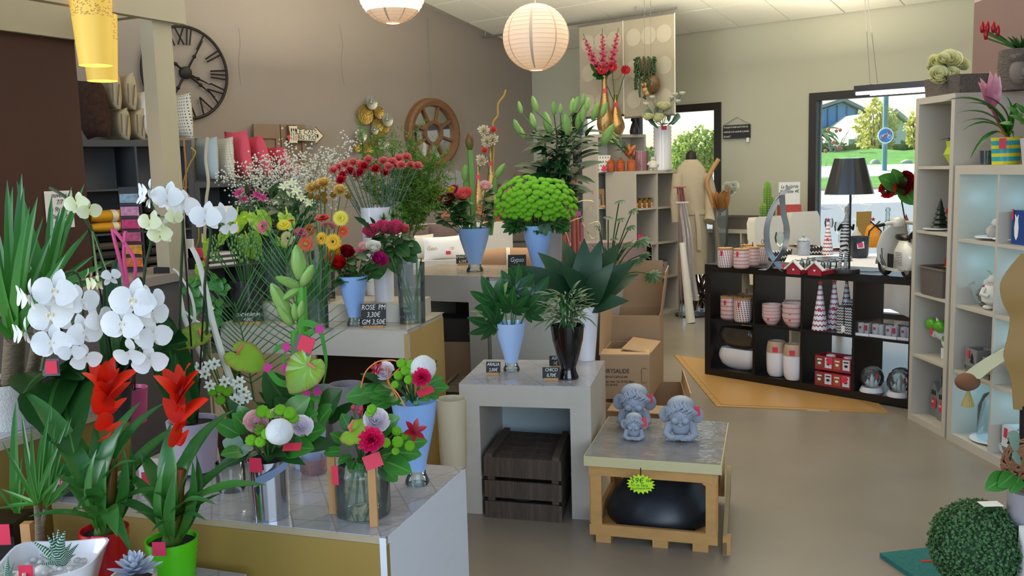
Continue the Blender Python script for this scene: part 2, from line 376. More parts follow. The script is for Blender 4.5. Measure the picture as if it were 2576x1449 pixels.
def house():
    Y = 42.;pk = at(2118,258,Y);l0 = at(2052,292,Y);r0 = at(2196,300,Y);zb = 1.7
    b = thing('barn','blue clad barn with a low gable seen through the big window','barn',(pk.x,Y,zb))
    D = 9
    out = [(l0.x-2.2,zb),(r0.x+.5,zb),(r0.x+.5,at(2220,311,Y).z),(pk.x,pk.z),(l0.x-2.2,l0.z-.45)]
    mb = MB();vs = [(x,y,z) for y in (Y,Y+D) for x,z in out]
    mb.add(vs,[(0,1,2,3,4),(9,8,7,6,5),(0,5,6,1),(1,6,7,2),(4,9,5,0)]);mb.build('gable_wall',m_blue,b,False)
    zs = at(2118,322,Y).z;rib = None;x = out[0][0]+.2
    MB().box(((out[0][0]+out[1][0])/2,Y-.03,zs),(out[1][0]-out[0][0],.05,.07)).build('joint_strip',mat('blue_trim','#4f6f9f',.6),b,False)
    while x < out[1][0]-.1:
        t = (x-out[4][0])/(pk.x-out[4][0]) if x < pk.x else (out[2][0]-x)/(out[2][0]-pk.x);e = out[4][1] if x < pk.x else out[2][1]
        zt = e+(pk.z-e)*max(0,min(1,t))-.05
        MB().box((x,Y-.02,(zt+zb)/2),(.05,.04,zt-zb)).build('cladding_seam',mat('blue_trim','#4f6f9f',.6),b,False);x += .42
    for i0,i1 in ((4,3),(3,2)):
        (xa,za),(xb,zb2) = out[i0],out[i1];mb = MB()
        mb.add([(xa,Y-.3,za+.05),(xb,Y-.3,zb2+.05),(xb,Y+D,zb2+.05),(xa,Y+D,za+.05),(xa,Y-.3,za+.2),(xb,Y-.3,zb2+.2),(xb,Y+D,zb2+.2),(xa,Y+D,za+.2)],[(0,1,2,3),(7,6,5,4),(0,4,5,1),(1,5,6,2),(2,6,7,3),(3,7,4,0)]).build('roof',m_slate,b,False)
    # low house whose long pale roof runs down to the left
    Y = 36.;b = thing('house','low house with a steep pale roof beyond the bush','house',(at(2250,355,Y).x,Y,1.7))
    p = [at(2150,357,Y),at(2248,288,Y),at(2277,312,Y),at(2292,357,Y)];a0,a1,a2,a3 = p
    b0,b3 = V((a0.x,a0.y,1.66)),V((a3.x,a3.y,1.66))
    MB().add([b0,b3,a2,a1]+[q+V((0,5,0)) for q in (b0,b3,a2,a1)],[(0,1,2,3),(7,6,5,4),(0,4,5,1),(1,5,6,2)]).build('wall',mat('house_render','#d9d3c8',.9),b,False)
    for u,v2 in ((a0,a1),(a1,a2)):
        o = V((0,-.25,.05));e = V((0,5.5,0));up = V((0,0,.16))
        MB().add([u+o,v2+o,v2+o+e,u+o+e,u+o+up,v2+o+up,v2+o+e+up,u+o+e+up],[(0,1,2,3),(7,6,5,4),(0,4,5,1),(1,5,6,2),(2,6,7,3),(3,7,4,0)]).build('roof',mat('pale_roof','#b9b2a6',.85,var=.1,scale=10),b,False)
    MB().box((at(2146,360,Y).x,Y+.5,1.95),(.7,2,.6)).build('lean_to',mat('grey_cement','#aaa6a0',.9),b,False)
house()
def bush(name,c,rad,n,L,m,lab,cat,stems=0,seed=1):
    r = random.Random(seed);b = thing(name,lab,cat,(c[0],c[1],c[2]-rad[2]))
    mb = MB();leafcloud(mb,c,rad,n,L,r);o = mb.build('foliage',m,b,False);o['kind'] = 'stuff'
    mb = MB()
    for k in range(7): a = r.random()*6;mb.tube([(c[0]+.08*math.cos(a),c[1]+.08*math.sin(a),c[2]-rad[2]),(c[0]+.5*rad[0]*math.cos(a),c[1]+.5*rad[1]*math.sin(a),c[2]+.5*rad[2])],[.03,.01],5)
    o = mb.build('stem',mat('bark_grey','#6d5b48',.9),b);return b
m_yel = leafm('autumn_leaf','#b5b04a','#e0d884',rough=.6,tr=.4);m_grn = leafm('bush_leaf','#6f8a3a','#b3bf5c',rough=.6,tr=.4)
p = at(2205,325,26.3);bush('bush',(p.x,26.3,p.z),(.58,.45,.82),700,.16,m_yel,'yellowing bush behind the blue round street sign','bush',seed=4)
p = at(2268,330,26.6);bush('bush',(p.x+.3,26.3,p.z),(.36,.25,.55),350,.14,m_yel,'smaller yellow bush right of the blue round street sign','bush',seed=5)
p = at(1750,372,17.5);bush('bush',(p.x+.1,17.5,p.z-.12),(.6,.55,.5),1300,.1,m_grn,'round yellow green bush seen through the far doorway window','bush',seed=6)
p = at(1690,380,21);bush('bush',(p.x,21,p.z-.35),(1.5,.6,.4),1200,.14,leafm('hedge_leaf2','#56783a','#8fa850',rough=.6),'darker hedge bush behind the round bush at the doorway','bush',seed=8)
p = at(2062,340,25.5)
pm = thing('palm','small palm in front of the blue barn','palm',(p.x,25.5,1.7));r = random.Random(2)
MB().tube([(p.x-.1,25.5,1.68),(p.x-.1,25.5,p.z)],.09,8).build('trunk',mat('bark_grey','#6d5b48',.9),pm)
fr_ = MB().blade(.75,.22,6,.2,1.3).mesh('frond',leafm('palm_far','#3f6a3a','#8ca85a'))
for k in range(16): put('frond',fr_,pm,T(p.x-.1,25.5,p.z) @ RZ(r.random()*6.28) @ RX(r.uniform(.0,.9)))
p = at(2105,350,24.6)
fb = thing('flowering_shrub','bare shrub with pink blooms below the blue barn','shrub',(p.x,24.6,1.7));mb = MB();r = random.Random(9)
for k in range(12): mb.tube([(p.x+r.uniform(-.2,.2),24.6,1.66),(p.x+r.uniform(-.55,.55),24.6+r.uniform(-.1,.1),p.z+r.uniform(-.15,.35))],[.012,.005],4)
mb.build('stem',mat('pale_twig','#b0aaa6',.8),fb);mb = MB().ball((0,0,0),.05,7,5,bumpy=.4).mesh('bloom',mat('far_pink','#e0786e',.6))
for k in range(11): put('bloom',mb,fb,T(p.x+r.uniform(-.5,.4),24.5,p.z+r.uniform(-.3,.25)))
# street sign on its pole
b = at(2222,432,19.6);tp = at(2231,245,19.6);m_pole = mat('green_pole','#5d8b90',.35)
sg = thing('street_sign','round blue sign with a red bar on a tall green pole','sign',(b.x,19.6,1.25))
MB().tube([(b.x+.02,19.6,1.2),(b.x+.02,19.6,4.2)],.052,12).build('pole',m_pole,sg)
c = at(2228,341,19.5);Mf = face(c,(0,-1,0));MB().lathe([(.165,-.01),(.165,.0)],32,Mf,2).build('disc',mat('sign_white','#f3f6f8',.4),sg,smooth=False)
MB().lathe([(.138,.0),(.138,.006)],32,Mf,2).build('blue_field',mat('sign_blue','#1f7fd0',.4),sg,smooth=False)
m_sw = mat('sign_white','#f3f6f8',.4)
mb = MB()
for sx in (-.075,.075): mb.lathe([(.042,.006),(.042,.01),(.032,.01),(.032,.006)],18,Mf @ T(sx,-.025,0),0)
mb.tube([Mf @ V(q) for q in ((-.075,-.025,.009),(-.03,.03,.009),(.04,.03,.009),(.075,-.025,.009))],.007,4);mb.tube([Mf @ V(q) for q in ((.03,.06,.009),(.04,.03,.009))],.007,4);mb.build('bicycle_mark',m_sw,sg,smooth=False)
MB().box((0,0,.011),(.25,.032,.004),Mf @ RZ(.75)).build('red_bar',mat('sign_red','#d0303c',.4),sg,smooth=False)
def rock(c,s,lab,seed):
    mb = MB().ball((0,0,0),s,12,8);r = random.Random(seed);mb.v = [tuple(V(p)*(1+.16*noise.noise(V(p)*6+V((seed,0,0))))) for p in mb.v]
    mb.v = [tuple(V(p)+V(c)) for p in mb.v];tag(mb.build('boulder',mat('limestone','#c2bcb0',.9,bump=.5)),lab,'boulder','boulders on the verge')
p = at(2202,408,22.2);rock((p.x,22.2,p.z-.02),(.12,.1,.1),'rounded pale boulder left of the street sign pole',1)
p = at(2280,407,22.2);rock((p.x,22.2,p.z-.02),(.15,.1,.07),'flat pale boulder right of the street sign pole',2)
# ---------- furniture and display stands ----------
m_white = mat('white_board','#c0b7a8',.4,var=.02);m_black = mat('black_brown_board','#16120f',.35,var=.1,scale=3)
m_ply = mat('limed_plywood','#b9b0a2',.6,var=.09,scale=3,stretch=(1,1,9));m_plyh = mat('limed_plywood_apron','#b9b0a2',.6,var=.09,scale=3,stretch=(1,6,1))
m_ochre = mat('ochre_board','#957a3a',.5,var=.09,scale=2.2,contrast=1.4);m_dkbrown = mat('dark_board','#4b3526',.7,var=.15)
m_grey = mat('grey_board','#3c4044',.5,var=.06);m_kraft = mat('cardboard','#a98a68',.85,var=.07,scale=5,bump=.05,bscale=120)
m_kraft2 = mat('cardboard_shade','#bb9a74',.85,var=.06);m_pine = mat('pine_wood','#c08f52',.6,var=.22,scale=4,stretch=(1,8,8));m_red = mat('red_tag','#d9304c',.5);m_pw = mat('paper_white','#ece9e2',.8)  # second cardboard is a slightly paler tone
def sheetm(name,lines,base,scale=16.,bump=.5):
    m,t,p,out = _nodes(name)
    tc = N(t,'ShaderNodeTexCoord');f = None
    if lines:
        sp = N(t,'ShaderNodeSeparateXYZ');t.links.new(tc.outputs['Object'],sp.inputs[0])
        for a in (.3,.3+PI/3,.3+2*PI/3):
            q = MATH(t,'ADD',MATH(t,'MULTIPLY',sp.outputs[0],math.cos(a)*lines),MATH(t,'MULTIPLY',sp.outputs[1],math.sin(a)*lines))
            g = MATH(t,'LESS_THAN',MATH(t,'ABSOLUTE',MATH(t,'SUBTRACT',MATH(t,'FRACT',q),.5)),.025)
            f = g if f is None else MATH(t,'MAXIMUM',f,g)
        t.links.new(MIX(t,MATH(t,'MULTIPLY',f,.45),lin(base),lin('#77746f')),p.inputs['Base Color'])
    else: t.links.new(MIX(t,noisec(t,9),lin(base),tuple(x*.6 for x in lin(base)[:3])+(1,)),p.inputs['Base Color'])
    p.inputs['Roughness'].default_value = .12;p.inputs['Specular IOR Level'].default_value = .7
    n1 = noisec(t,scale,(1,1.3,1),5);bn = N(t,'ShaderNodeBump');bn.inputs['Strength'].default_value = bump;bn.inputs['Distance'].default_value = .03
    t.links.new(n1,bn.inputs['Height']);t.links.new(bn.outputs[0],p.inputs['Normal']);return m
m_film = sheetm('patterned_paper_under_film',9.,'#a9a6a8',7,.12);m_filmg = sheetm('silver_film_sheet',0,'#8f8b88',7,.3);m_filmw = sheetm('marbled_paper_under_film',0,'#cabfae',7,.2)
def inset(q,t):
    """quad corners FL FR BR BL moved inwards by t metres"""
    q = [V(p) for p in q];c = sum(q,V((0,0)))/len(q);out = []
    for i,p in enumerate(q):
        a = (q[(i+1) % 4]-p).normalized();b = (q[i-1]-p).normalized();s = abs(a.x*b.y-a.y*b.x);out.append(p+(a+b)*t/s)
    return out
def lerp(a,b,t): return V(a)+(V(b)-V(a))*t
def strip4(a,b,w,inward):
    """quad along a-b with thickness w towards inward"""
    a,b = V(a),V(b);n = V((-(b-a).y,(b-a).x)).normalized();n = n if n.dot(V(inward)-a) > 0 else -n
    return [a,b,b+n*w,a+n*w]
def sheet(root,q,z,m,name='top_sheet',over=.004):
    return MB().quad(inset(q,-over),z,z+.003).build(name,m,root,False)
xy = lambda p: V((p.x,p.y))
# A: long low display platform nearest the camera
A = [V((-1.45,2.815)),V((-.362,2.452)),V((-.172,3.043)),V((-1.26,3.405))]
rA = thing('display_platform','low white and ochre display box under two bouquets at the front','display stand',((A[0]+A[2])/2).to_3d())
MB().quad(inset(A,.012),.478,.5).build('top_board',m_ply,rA,False);MB().quad(strip4(A[0],A[1],.02,A[2]),.0,.48).build('front_panel',m_ochre,rA,False)
MB().quad(strip4(A[0],A[1],.012,A[2]),.481,.5).build('edge_strip',mat('edge_tape','#a8977a',.5),rA,False)
MB().quad(strip4(A[1],A[2],.02,A[0]),0,.5).build('side_panel',mat('daylit_plywood','#d2d6dc',.55,var=.05,scale=3,stretch=(1,1,7)),rA,False)  # white side panel, bluish daylight mixed into its colour
MB().quad(strip4(A[2],A[3],.02,A[0]),0,.5).build('back_panel',m_ochre,rA,False);MB().quad(strip4(A[3],A[0],.02,A[2]),0,.5).build('side_panel',m_ochre,rA,False);sheet(rA,inset(A,.006),.5,m_film)
# low step in front of it with the bromeliad pots
L0 = oz(620,1440,.385);L1 = oz(505,1424,.385);du = (xy(L0)-xy(L1)).normalized();dv = V((-.31,-.95)).normalized()
Lq = [xy(L0)-du*.62+dv*.75,xy(L0)+dv*.75,xy(L0),xy(L0)-du*.62]
rL = thing('display_step','lowest display step carrying the red and green plant pots','display stand',((Lq[0]+Lq[2])/2).to_3d())
MB().quad(Lq,.36,.38).build('top_board',m_film,rL,False);MB().quad(inset(Lq,.01),0,.36).build('body',m_ochre,rL,False)
# G: higher stand on the left with the orchids
g0,g1 = xy(oz(0,1110,.7)),xy(oz(330,1009,.7));gg = (g1-g0).normalized();gn = V((-gg.y,gg.x));G = [g0-gg*.25,g1,g1+gn*.62,g0-gg*.25+gn*.62];zG = .7
rG = thing('orchid_stand','ochre stand carrying the potted orchids and yucca on the left','display stand',((G[0]+G[2])/2).to_3d())
MB().quad(G,.67,.7).build('top_board',mat('cream_edge_board','#c9bba0',.5),rG,False);MB().quad(inset(G,.008),0,.67).build('body',m_ochre,rG,False);sheet(rG,inset(G,.012),.7,m_film)
# B: square table with the aralia vases
B = [V((-.24,3.955)),V((.316,3.83)),V((.43,4.35)),V((-.145,4.455))];zB = .577
def table(name,label,q,z,ap,leg,m,mh,film,back=None):
    r = thing(name,label,'table',((V(q[0])+V(q[2]))/2).to_3d())
    MB().quad(q,z-ap,z).build('table_top',mh,r,False)
    u = (V(q[1])-V(q[0])).normalized();d = (V(q[3])-V(q[0])).normalized();e = (V(q[2])-V(q[1])).normalized()
    MB().quad([V(q[0]),V(q[0])+u*leg,V(q[3])+u*leg,V(q[3])],0,z-ap).build('side_leg',m,r,False)
    MB().quad([V(q[1])-u*leg,V(q[1]),V(q[2]),V(q[2])-u*leg],0,z-ap).build('side_leg',m,r,False)
    if back: MB().quad([V(q[3])+u*leg-d*.02,V(q[2])-u*leg-e*.02,V(q[2])-u*leg,V(q[3])+u*leg],0,z-ap).build('back_panel',back,r,False)
    sheet(r,inset(q,.004),z,film);return r
rB = table('display_table','square limed wood table carrying the aralia and black vases',B,zB,.094,.088,m_ply,m_plyh,m_film,mat('bluish_panel','#aab6ba',.6))
# D: rose table and E: amaryllis table behind
D = [V((-1.46,4.62)),V((-.49,4.3)),V((-.36,4.8)),V((-1.33,5.12))];zD = .76
rD = thing('rose_table','wide display table under the roses, white front and ochre side','table',((D[0]+D[2])/2).to_3d())
MB().quad(inset(D,.003),zD-.02,zD).build('table_top',m_plyh,rD,False);MB().quad(strip4(D[0],D[1],.02,D[2]),zD-.135,zD-.02).build('apron',m_plyh,rD,False)
MB().quad(strip4(D[1],D[2],.02,D[0]),0,zD-.02).build('side_panel',mat('ochre_side','#b39455',.5,var=.08,scale=2),rD,False);MB().quad(strip4(D[3],D[0],.02,D[2]),0,zD-.02).build('side_panel',m_ochre,rD,False)
MB().quad(strip4(D[2],D[3],.02,D[0]),0,zD-.02).build('back_panel',m_dkbrown,rD,False)
MB().quad(strip4(lerp(D[0],D[1],.1),lerp(D[0],D[1],.52),.015,D[2]),0,zD-.135).build('front_board',mat('tan_board','#a48c66',.6),rD,False);sheet(rD,D,zD,m_filmw)
zE = .88;e0 = xy(oz(1062,693,zE));e1 = xy(oz(1222,697,zE));eu = (e1-e0).normalized();ed = V((-eu.y,eu.x));ed = ed if ed.y > 0 else -ed
E1 = [e1-eu*.62,e1,e1+ed*.6,e1-eu*.62+ed*.6];E2 = [e1+eu*.005,e1+eu*.535,e1+eu*.535+ed*.5,e1+eu*.005+ed*.5]
rE = table('amaryllis_table','tall limed wood table with open front below the rose vase',E1,zE,.15,.115,m_ply,m_plyh,m_filmw,m_dkbrown)
rE2 = thing('tall_display_box','tall closed white box behind the aralia vase','display stand',((E2[0]+E2[2])/2).to_3d())
MB().quad(inset(E2,.01),zE-.02,zE).build('top_board',m_ply,rE2,False)
MB().quad(strip4(E2[0],E2[1],.02,E2[2]),0,zE-.02).build('front_panel',mat('pale_panel','#cfcfc6',.6,var=.04,scale=2.5,stretch=(1,1,7)),rE2,False)
for i in (1,3): MB().quad(strip4(E2[i],E2[(i+1) % 4],.02,E2[i-1]),0,zE-.02).build('side_panel',m_ply,rE2,False)
MB().quad(strip4(E2[2],E2[3],.02,E2[0]),0,zE-.02).build('back_panel',m_ply,rE2,False);sheet(rE2,E2,zE,m_filmw)
# C: fountain packed in a pallet crate with a covered top
Cq = [V((.27,3.595)),V((.772,3.437)),V((.932,4.014)),V((.428,4.168))]
rC = thing('fountain_crate','pine pallet crate with a silver covered top holding the cherub busts','crate',((Cq[0]+Cq[2])/2).to_3d())
MB().quad(inset(Cq,-.004),.318,.357).build('cover_board',mat('cream_cover','#c9bd8e',.5),rC,False);sheet(rC,inset(Cq,.004),.357,m_filmg)
ci = inset(Cq,.012)
def rail(q0,q1,z0,z1,t,name,cen): return MB().quad(strip4(q0,q1,t,cen),z0,z1).build(name,m_pine,rC,False)
cen = (ci[0]+ci[2])/2
for i in range(4):
    a,b = ci[i],ci[(i+1) % 4];rail(a,b,.276,.318,.018,'top_rail',cen)
    if i != 1: rail(a,b,.03,.075,.018,'bottom_rail',cen)
for i in range(4):
    a = ci[i];b = ci[(i+1) % 4];rail(lerp(a,b,.012),lerp(a,b,.09 if i % 2 else .1),.075,.276,.016,'post',cen)
    rail(lerp(b,a,.012),lerp(b,a,.09),.075,.276,.016,'post',cen)
for k in (.05,.5,.93): a = lerp(ci[0],ci[1],k);b = lerp(ci[3],ci[2],k);MB().quad(strip4(a,b,.06,ci[1] if k < .8 else ci[0]),0,.03).build('skid',m_pine,rC,False)
a = lerp(ci[1],ci[2],-.03)+V((.02,0));b = lerp(ci[1],ci[2],.98)+V((.012,0))
mb = MB();u = (b-a).normalized();n_ = V((u.y,-u.x))*.016
vs = []
for off in (V((0,0)),n_): vs += [(*(a+off),.002),(*(b+off),.055),(*(b+off),.17),(*(a+off),.05)]
mb.add(vs,[(0,1,2,3),(7,6,5,4),(0,4,5,1),(1,5,6,2),(2,6,7,3),(3,7,4,0)]).build('loose_board',mat('old_plank','#9b8a62',.7,var=.2,scale=5),rC,False)
MB().quad(strip4(a,lerp(a,b,.12),.03,a+n_),0,.06).build('skid',m_pine,rC,False)
c = (ci[0]+ci[2])/2;MB().lathe([(.0,.25),(.05,.243),(.1,.222),(.15,.185),(.19,.14),(.215,.09),(.225,.05),(.22,.034),(.1,.031)],40,T(c.x,c.y,0),0).build('granite_foot',mat('dark_granite','#23262b',.38,var=.5,scale=70),rC)
# ---------- cube shelves ----------
def shelf(name,label,p0,u,d,cols,rows,pw,ph,dep,m,fr=.045,th=.016,z0=0.,back=None,group=None):
    """p0: front corner on the floor, u: unit vector along the front, d: unit depth vector"""
    r = thing(name,label,'shelf',(p0.x,p0.y,z0),group);W = cols*pw+2*fr-th;H = rows*ph+2*fr-th
    def bx(nm,s0,s1,za,zb,m_=m,d0=0.,d1=None):
        a = p0+u*s0+d*d0;b = p0+u*s1+d*d0;e = d*((d1 or dep)-d0);return MB().quad([a,b,b+e,a+e],z0+za,z0+zb).build(nm,m_,r,False)
    bx('side_panel',0,fr,0,H-fr);bx('side_panel',W-fr,W,0,H-fr);bx('top_board',0,W,H-fr,H);bx('bottom_board',fr,W-fr,0,fr)
    for i in range(1,cols): s = fr+i*pw-th;bx('divider',s,s+th,fr,H-fr,d0=.003)
    for j in range(1,rows):
        for i in range(cols): s = fr+i*pw;z = fr+j*ph-th;bx('shelf_board',s,s+pw-th,z,z+th,d0=.004)
    if back: bx('back_panel',fr,W-fr,fr,H-fr,back,dep-.008,dep)
    r['cell'] = 0;del r['cell']
    return lambda c,row,fx,fd,lift=0.: (p0+u*(fr+c*pw+fx*(pw-th))+d*(fd*dep)).to_3d()+V((0,0,z0+(fr+row*ph if row < rows else H)+lift+.0005))
bu = V((2.318-1.336,5.402-6.448)).normalized();bd = V((-bu.y,bu.x));BP = V((1.336,6.448))*1.012
KB = shelf('black_cube_shelf','black brown open cube shelf two cells high in the middle of the shop',BP,bu,bd,4,2,.3535,.352,.39,m_black,.048,z0=.0095)
wu = V((2.325-2.301,4.971-5.359)).normalized();wd = V((-wu.y,wu.x));wd = wd if wd.x > 0 else -wd;WP = V((2.301,5.359))*.985
KT = shelf('tall_white_cube_shelf','tall narrow white cube shelf, five open cells high',WP,wu,wd,1,5,.352,.352,.39,m_white,.035,back=mat('white_back','#d8d6cd',.6))
WP2 = WP+wu*.4265
KW = shelf('white_cube_shelf','wide white cube shelf lit inside, four cells high at the right edge',WP2,wu,wd,4,4,.349,.343,.39,m_white,.045,back=mat('white_back_lit','#c6e2ee',.6))  # white back tinted blue, the cell glow is partly in its colour
for c in range(3):
    for k in range(4): q = KW(c,k,.55,.5,.2);lamp('cell_fill_light','POINT',q,.6,(.36,.76,1),shadow_soft_size=0)  # added point lights without fixtures, brighten the cells in blue
vp0 = V((1.2,9.06));v1 = V((1.715,9.475));vu = (v1-vp0).normalized();vd = V((-vu.y,vu.x))
KV = shelf('white_divider_shelf','white cube shelf two cells wide with a plain side beside the bathrobe',vp0,vu,vd,2,4,.308,.348,.39,m_white,.03,back=mat('grey_back','#b9bdb6',.6))
KB2 = shelf('white_back_shelf','tall white shelf half hidden behind the white divider shelf',V((.86,9.3)),vu,vd,2,5,.335,.352,.2,m_white,.03,back=mat('white_back','#d8d6cd',.6))
gu = xy(-LD);gd = xy(-LN);GP = xy(lw(5.54,.39));KG = shelf('grey_wall_shelf','tall charcoal cube shelf against the left wall under the cushions',GP,gu,gd,2,5,.43,.342,.385,m_grey,.05,back=mat('grey_back2','#6d7073',.6))
GP2 = xy(lw(4.60,.39));KG2 = shelf('grey_low_shelf','lower charcoal cube shelf carrying the pink cushions',GP2,gu,gd,2,4,.40,.342,.385,m_grey,.05,back=mat('grey_back2','#6d7073',.6))
# counter, post and beams
Fq = [V((-2.35,2.77)),V((-1.67,5.12)),V((-2.02,5.22)),V((-2.7,2.87))]
r = thing('counter','grey sales counter with a pale worktop behind the orchids','counter',((Fq[0]+Fq[2])/2).to_3d())
MB().quad(Fq,.955,1.0).build('worktop',mat('counter_top','#a79c95',.3),r,False);MB().quad(inset(Fq,.02),0,.955).build('body',mat('counter_grey','#6f6a6b',.6),r,False)
m_cream = mat('cream_paint','#b9ae92',.6,var=.04);PB = at(401,300,4.85);PB.z = 0
r = thing('pergola','cream wooden post and beams of the sales counter canopy','pergola',PB)
b2 = xy(bdir);n2 = xy(bn);p0 = xy(PB)
MB().quad([p0,p0+b2*.125,p0+b2*.125-n2*.09,p0-n2*.09],1.0,2.28).build('post',m_cream,r,False)
q0 = p0-n2*.1-b2*3.0+n2*.015;q1 = p0+b2*.22+n2*.015-n2*.1
MB().quad([p0+n2*.03-b2*3,p0+n2*.03+b2*.2,p0-n2*.02+b2*.2,p0-n2*.02-b2*3],2.28,2.44).build('beam',m_cream,r,False)
e = xy(BE);MB().quad([e+n2*.03-b2*2.4,e+n2*.03+b2*.12,e-n2*.04+b2*.12,e-n2*.04-b2*2.4],2.212,2.37).build('beam',m_cream,r,False)
for k in (-.05,-1.2): c0 = p0+b2*(k+.14);MB().quad([c0,c0+b2*.06,c0+b2*.06-n2*1.2,c0-n2*1.2],2.33,2.41).build('cross_beam',m_cream,r,False)
# pendant lamps of the counter
def shadem():
    m,t,p,out = _nodes('glowing_shade');tc = N(t,'ShaderNodeTexCoord');sp = N(t,'ShaderNodeSeparateXYZ');t.links.new(tc.outputs['UV'],sp.inputs[0])
    vo = N(t,'ShaderNodeTexVoronoi');vo.inputs['Scale'].default_value = 46;t.links.new(tc.outputs['UV'],vo.inputs['Vector'])
    f = MATH(t,'MULTIPLY',MATH(t,'GREATER_THAN',sp.outputs[1],.62),MATH(t,'LESS_THAN',vo.outputs['Distance'],.42))
    c = MIX(t,f,lin('#e6bd52'),lin('#b8863a'));t.links.new(c,p.inputs['Base Color']);t.links.new(c,p.inputs['Emission Color']);p.inputs['Emission Strength'].default_value = .42;return m
m_shade = shadem();m_cord = mat('grey_cord','#8b8880',.6)
for (x,yb,Y,rb,rt,h,lab) in ((241,165,3.95,.064,.085,.31,'nearer of the two tapered yellow pendant lamps by the post'),(258,204,4.45,.066,.086,.3,'farther of the two tapered yellow pendant lamps by the post')):
    c = at(x,yb,Y);r = thing('pendant_lamp',lab,'lamp',c,'pendant lamps over the counter');M = T(c)
    MB().lathe([(rb,0),(rt,h)],32,M,0).build('lamp_shade',m_shade,r);MB().tube([c+V((0,0,h)),c+V((0,0,2.34-c.z))],.004,5).build('cord',m_cord,r)
    MB().ball((0,0,h*.55),.03,10,8,M).build('bulb',mat('lit_bulb','#ffdc96',.5,emit=9),r)
    lamp('pendant_glow','POINT',c+V((0,0,h*.3)),2.5,(1,.74,.36),shadow_soft_size=.03)
# paper lanterns
def lanternm():
    m,t,p,out = _nodes('lit_paper');tc = N(t,'ShaderNodeTexCoord');c = lin('#dcc6b2');p.inputs['Base Color'].default_value = c;p.inputs['Roughness'].default_value = .8
    p.inputs['Emission Color'].default_value = lin('#ffc890');p.inputs['Emission Strength'].default_value = .4;return m
m_lan = lanternm();m_rib = mat('lantern_rib','#c8b29d',.8);m_tape = mat('lantern_tape','#d2baa2',.8)
for x,y,w_,Y,lab in ((1348,94,162,5.95,'round white paper lantern hanging in front of the curtain rod'),(985,-27,166,5.85,'round paper lantern cut by the top edge of the picture')):
    c = at(x,y,Y);R_ = w_/2*mpp(Y);r = thing('paper_lantern',lab,'lantern',c,'paper lanterns');
    prof = [(R_*math.sin(PI*(.07+.86*i/40)),-R_*math.cos(PI*(.07+.86*i/40))*.99) for i in range(41)]
    prof = [(q*(1-.012*(i % 2)),z) for i,(q,z) in enumerate(prof)]
    MB().lathe(prof,48,T(c),0).build('shade',m_lan,r)
    for i in range(2,40,2):
        q,z = prof[i];o = MB().tube([(q*1.002*math.cos(a),q*1.002*math.sin(a),z) for a in [2*PI*k/40 for k in range(41)]],.0011,3,T(c)).build('rib',m_rib,r)
    for k in range(8):
        a = k*PI/4-1.75;mb = MB();ww = .045 if k % 2 == 0 else .02
        vs = [];
        for q,z in prof[::2]:
            for e in (-1,1): b = a+e*ww;vs.append((q*1.006*math.cos(b),q*1.006*math.sin(b),z))
        mb.add(vs,[(2*i,2*i+1,2*i+3,2*i+2) for i in range(len(vs)//2-1)],T(c)).build('tape',m_tape,r)
    z0 = prof[0][1];MB().lathe([(prof[0][0],z0),(prof[0][0]+.003,z0-.004),(prof[0][0]-.004,z0)],24,T(c),0).build('rim',m_rib,r)
    MB().ball((0,0,-.01),.034,12,8,T(c)).build('bulb',mat('lit_bulb2','#ffd07a',.5,emit=14),r);MB().tube([c,c+V((0,0,ctop(c)))],.004,5).build('cord',m_cord,r)
    lamp('lantern_glow','POINT',c+V((0,0,-.08)),3.5,(1,.8,.5),shadow_soft_size=.04)
# curtain rail and panels
def wl(x,y,d): return onp(x,y,W1-WN*d,WN)
m_steel = mat('brushed_rail','#8f8c84',.4,.6);pn = mat('linen_panel','#c6baa2',.8,var=.06,scale=4,trans=.25)
a,b = wl(1215,91,.87),wl(1702,24,.87);b.z = a.z = min((a.z+b.z)/2,cz(.87)-.03)
r = thing('curtain_rail','grey metal curtain rail hanging from the ceiling','rail',(a+b)/2)
MB().tube([a,b],.013,8).build('track',m_steel,r)
for x in (1222,1612): q = a.lerp(b,(x-1215)/487);MB().tube([q,q+V((0,0,ctop(q)))],.005,6).build('hanger',m_steel,r)
for (x0,x1,lab) in ((1457,1567,'left linen curtain panel behind the pink foxgloves'),(1569,1697,'right linen curtain panel behind the trailing plant pot')):
    p0 = wl(x0,60,.85);p1 = wl(x1,45,.85);zt = a.z-.035;zb = wl((x0+x1)/2,292,.85).z
    r = thing('linen_curtain',lab,'curtain',((p0.x+p1.x)/2,(p0.y+p1.y)/2,zb),'curtain panels')
    MB().quad([p0.xy,p1.xy,(p1.xy-WN.xy*.004),(p0.xy-WN.xy*.004)],zb,zt).build('panel',pn,r,False)
    for z in (zt,zb): MB().tube([V((p0.x,p0.y,z)),V((p1.x,p1.y,z))],.011,6).build('bar',m_steel,r)
    u = (p1-p0);u.z = 0;L_ = u.length;u.normalize()
    for k in range(9):
        s = L_*(.2+.3*(k % 3));z = zt-.18-.3*(k//3);Mf = face((p0.x+u.x*s-WN.x*.0045,p0.y+u.y*s-WN.y*.0045,z),-WN)
        MB().lathe([(.085,0),(.085,.0015)],28,Mf,2).build('printed_circle',mat('linen_circle','#c3b8a1',.8),r,False)
    MB().tube([V((p1.x,p1.y,zb)),V((p1.x,p1.y,zt))],.007,5).build('side_hem',mat('pale_hem','#e2ddd0',.8),r)
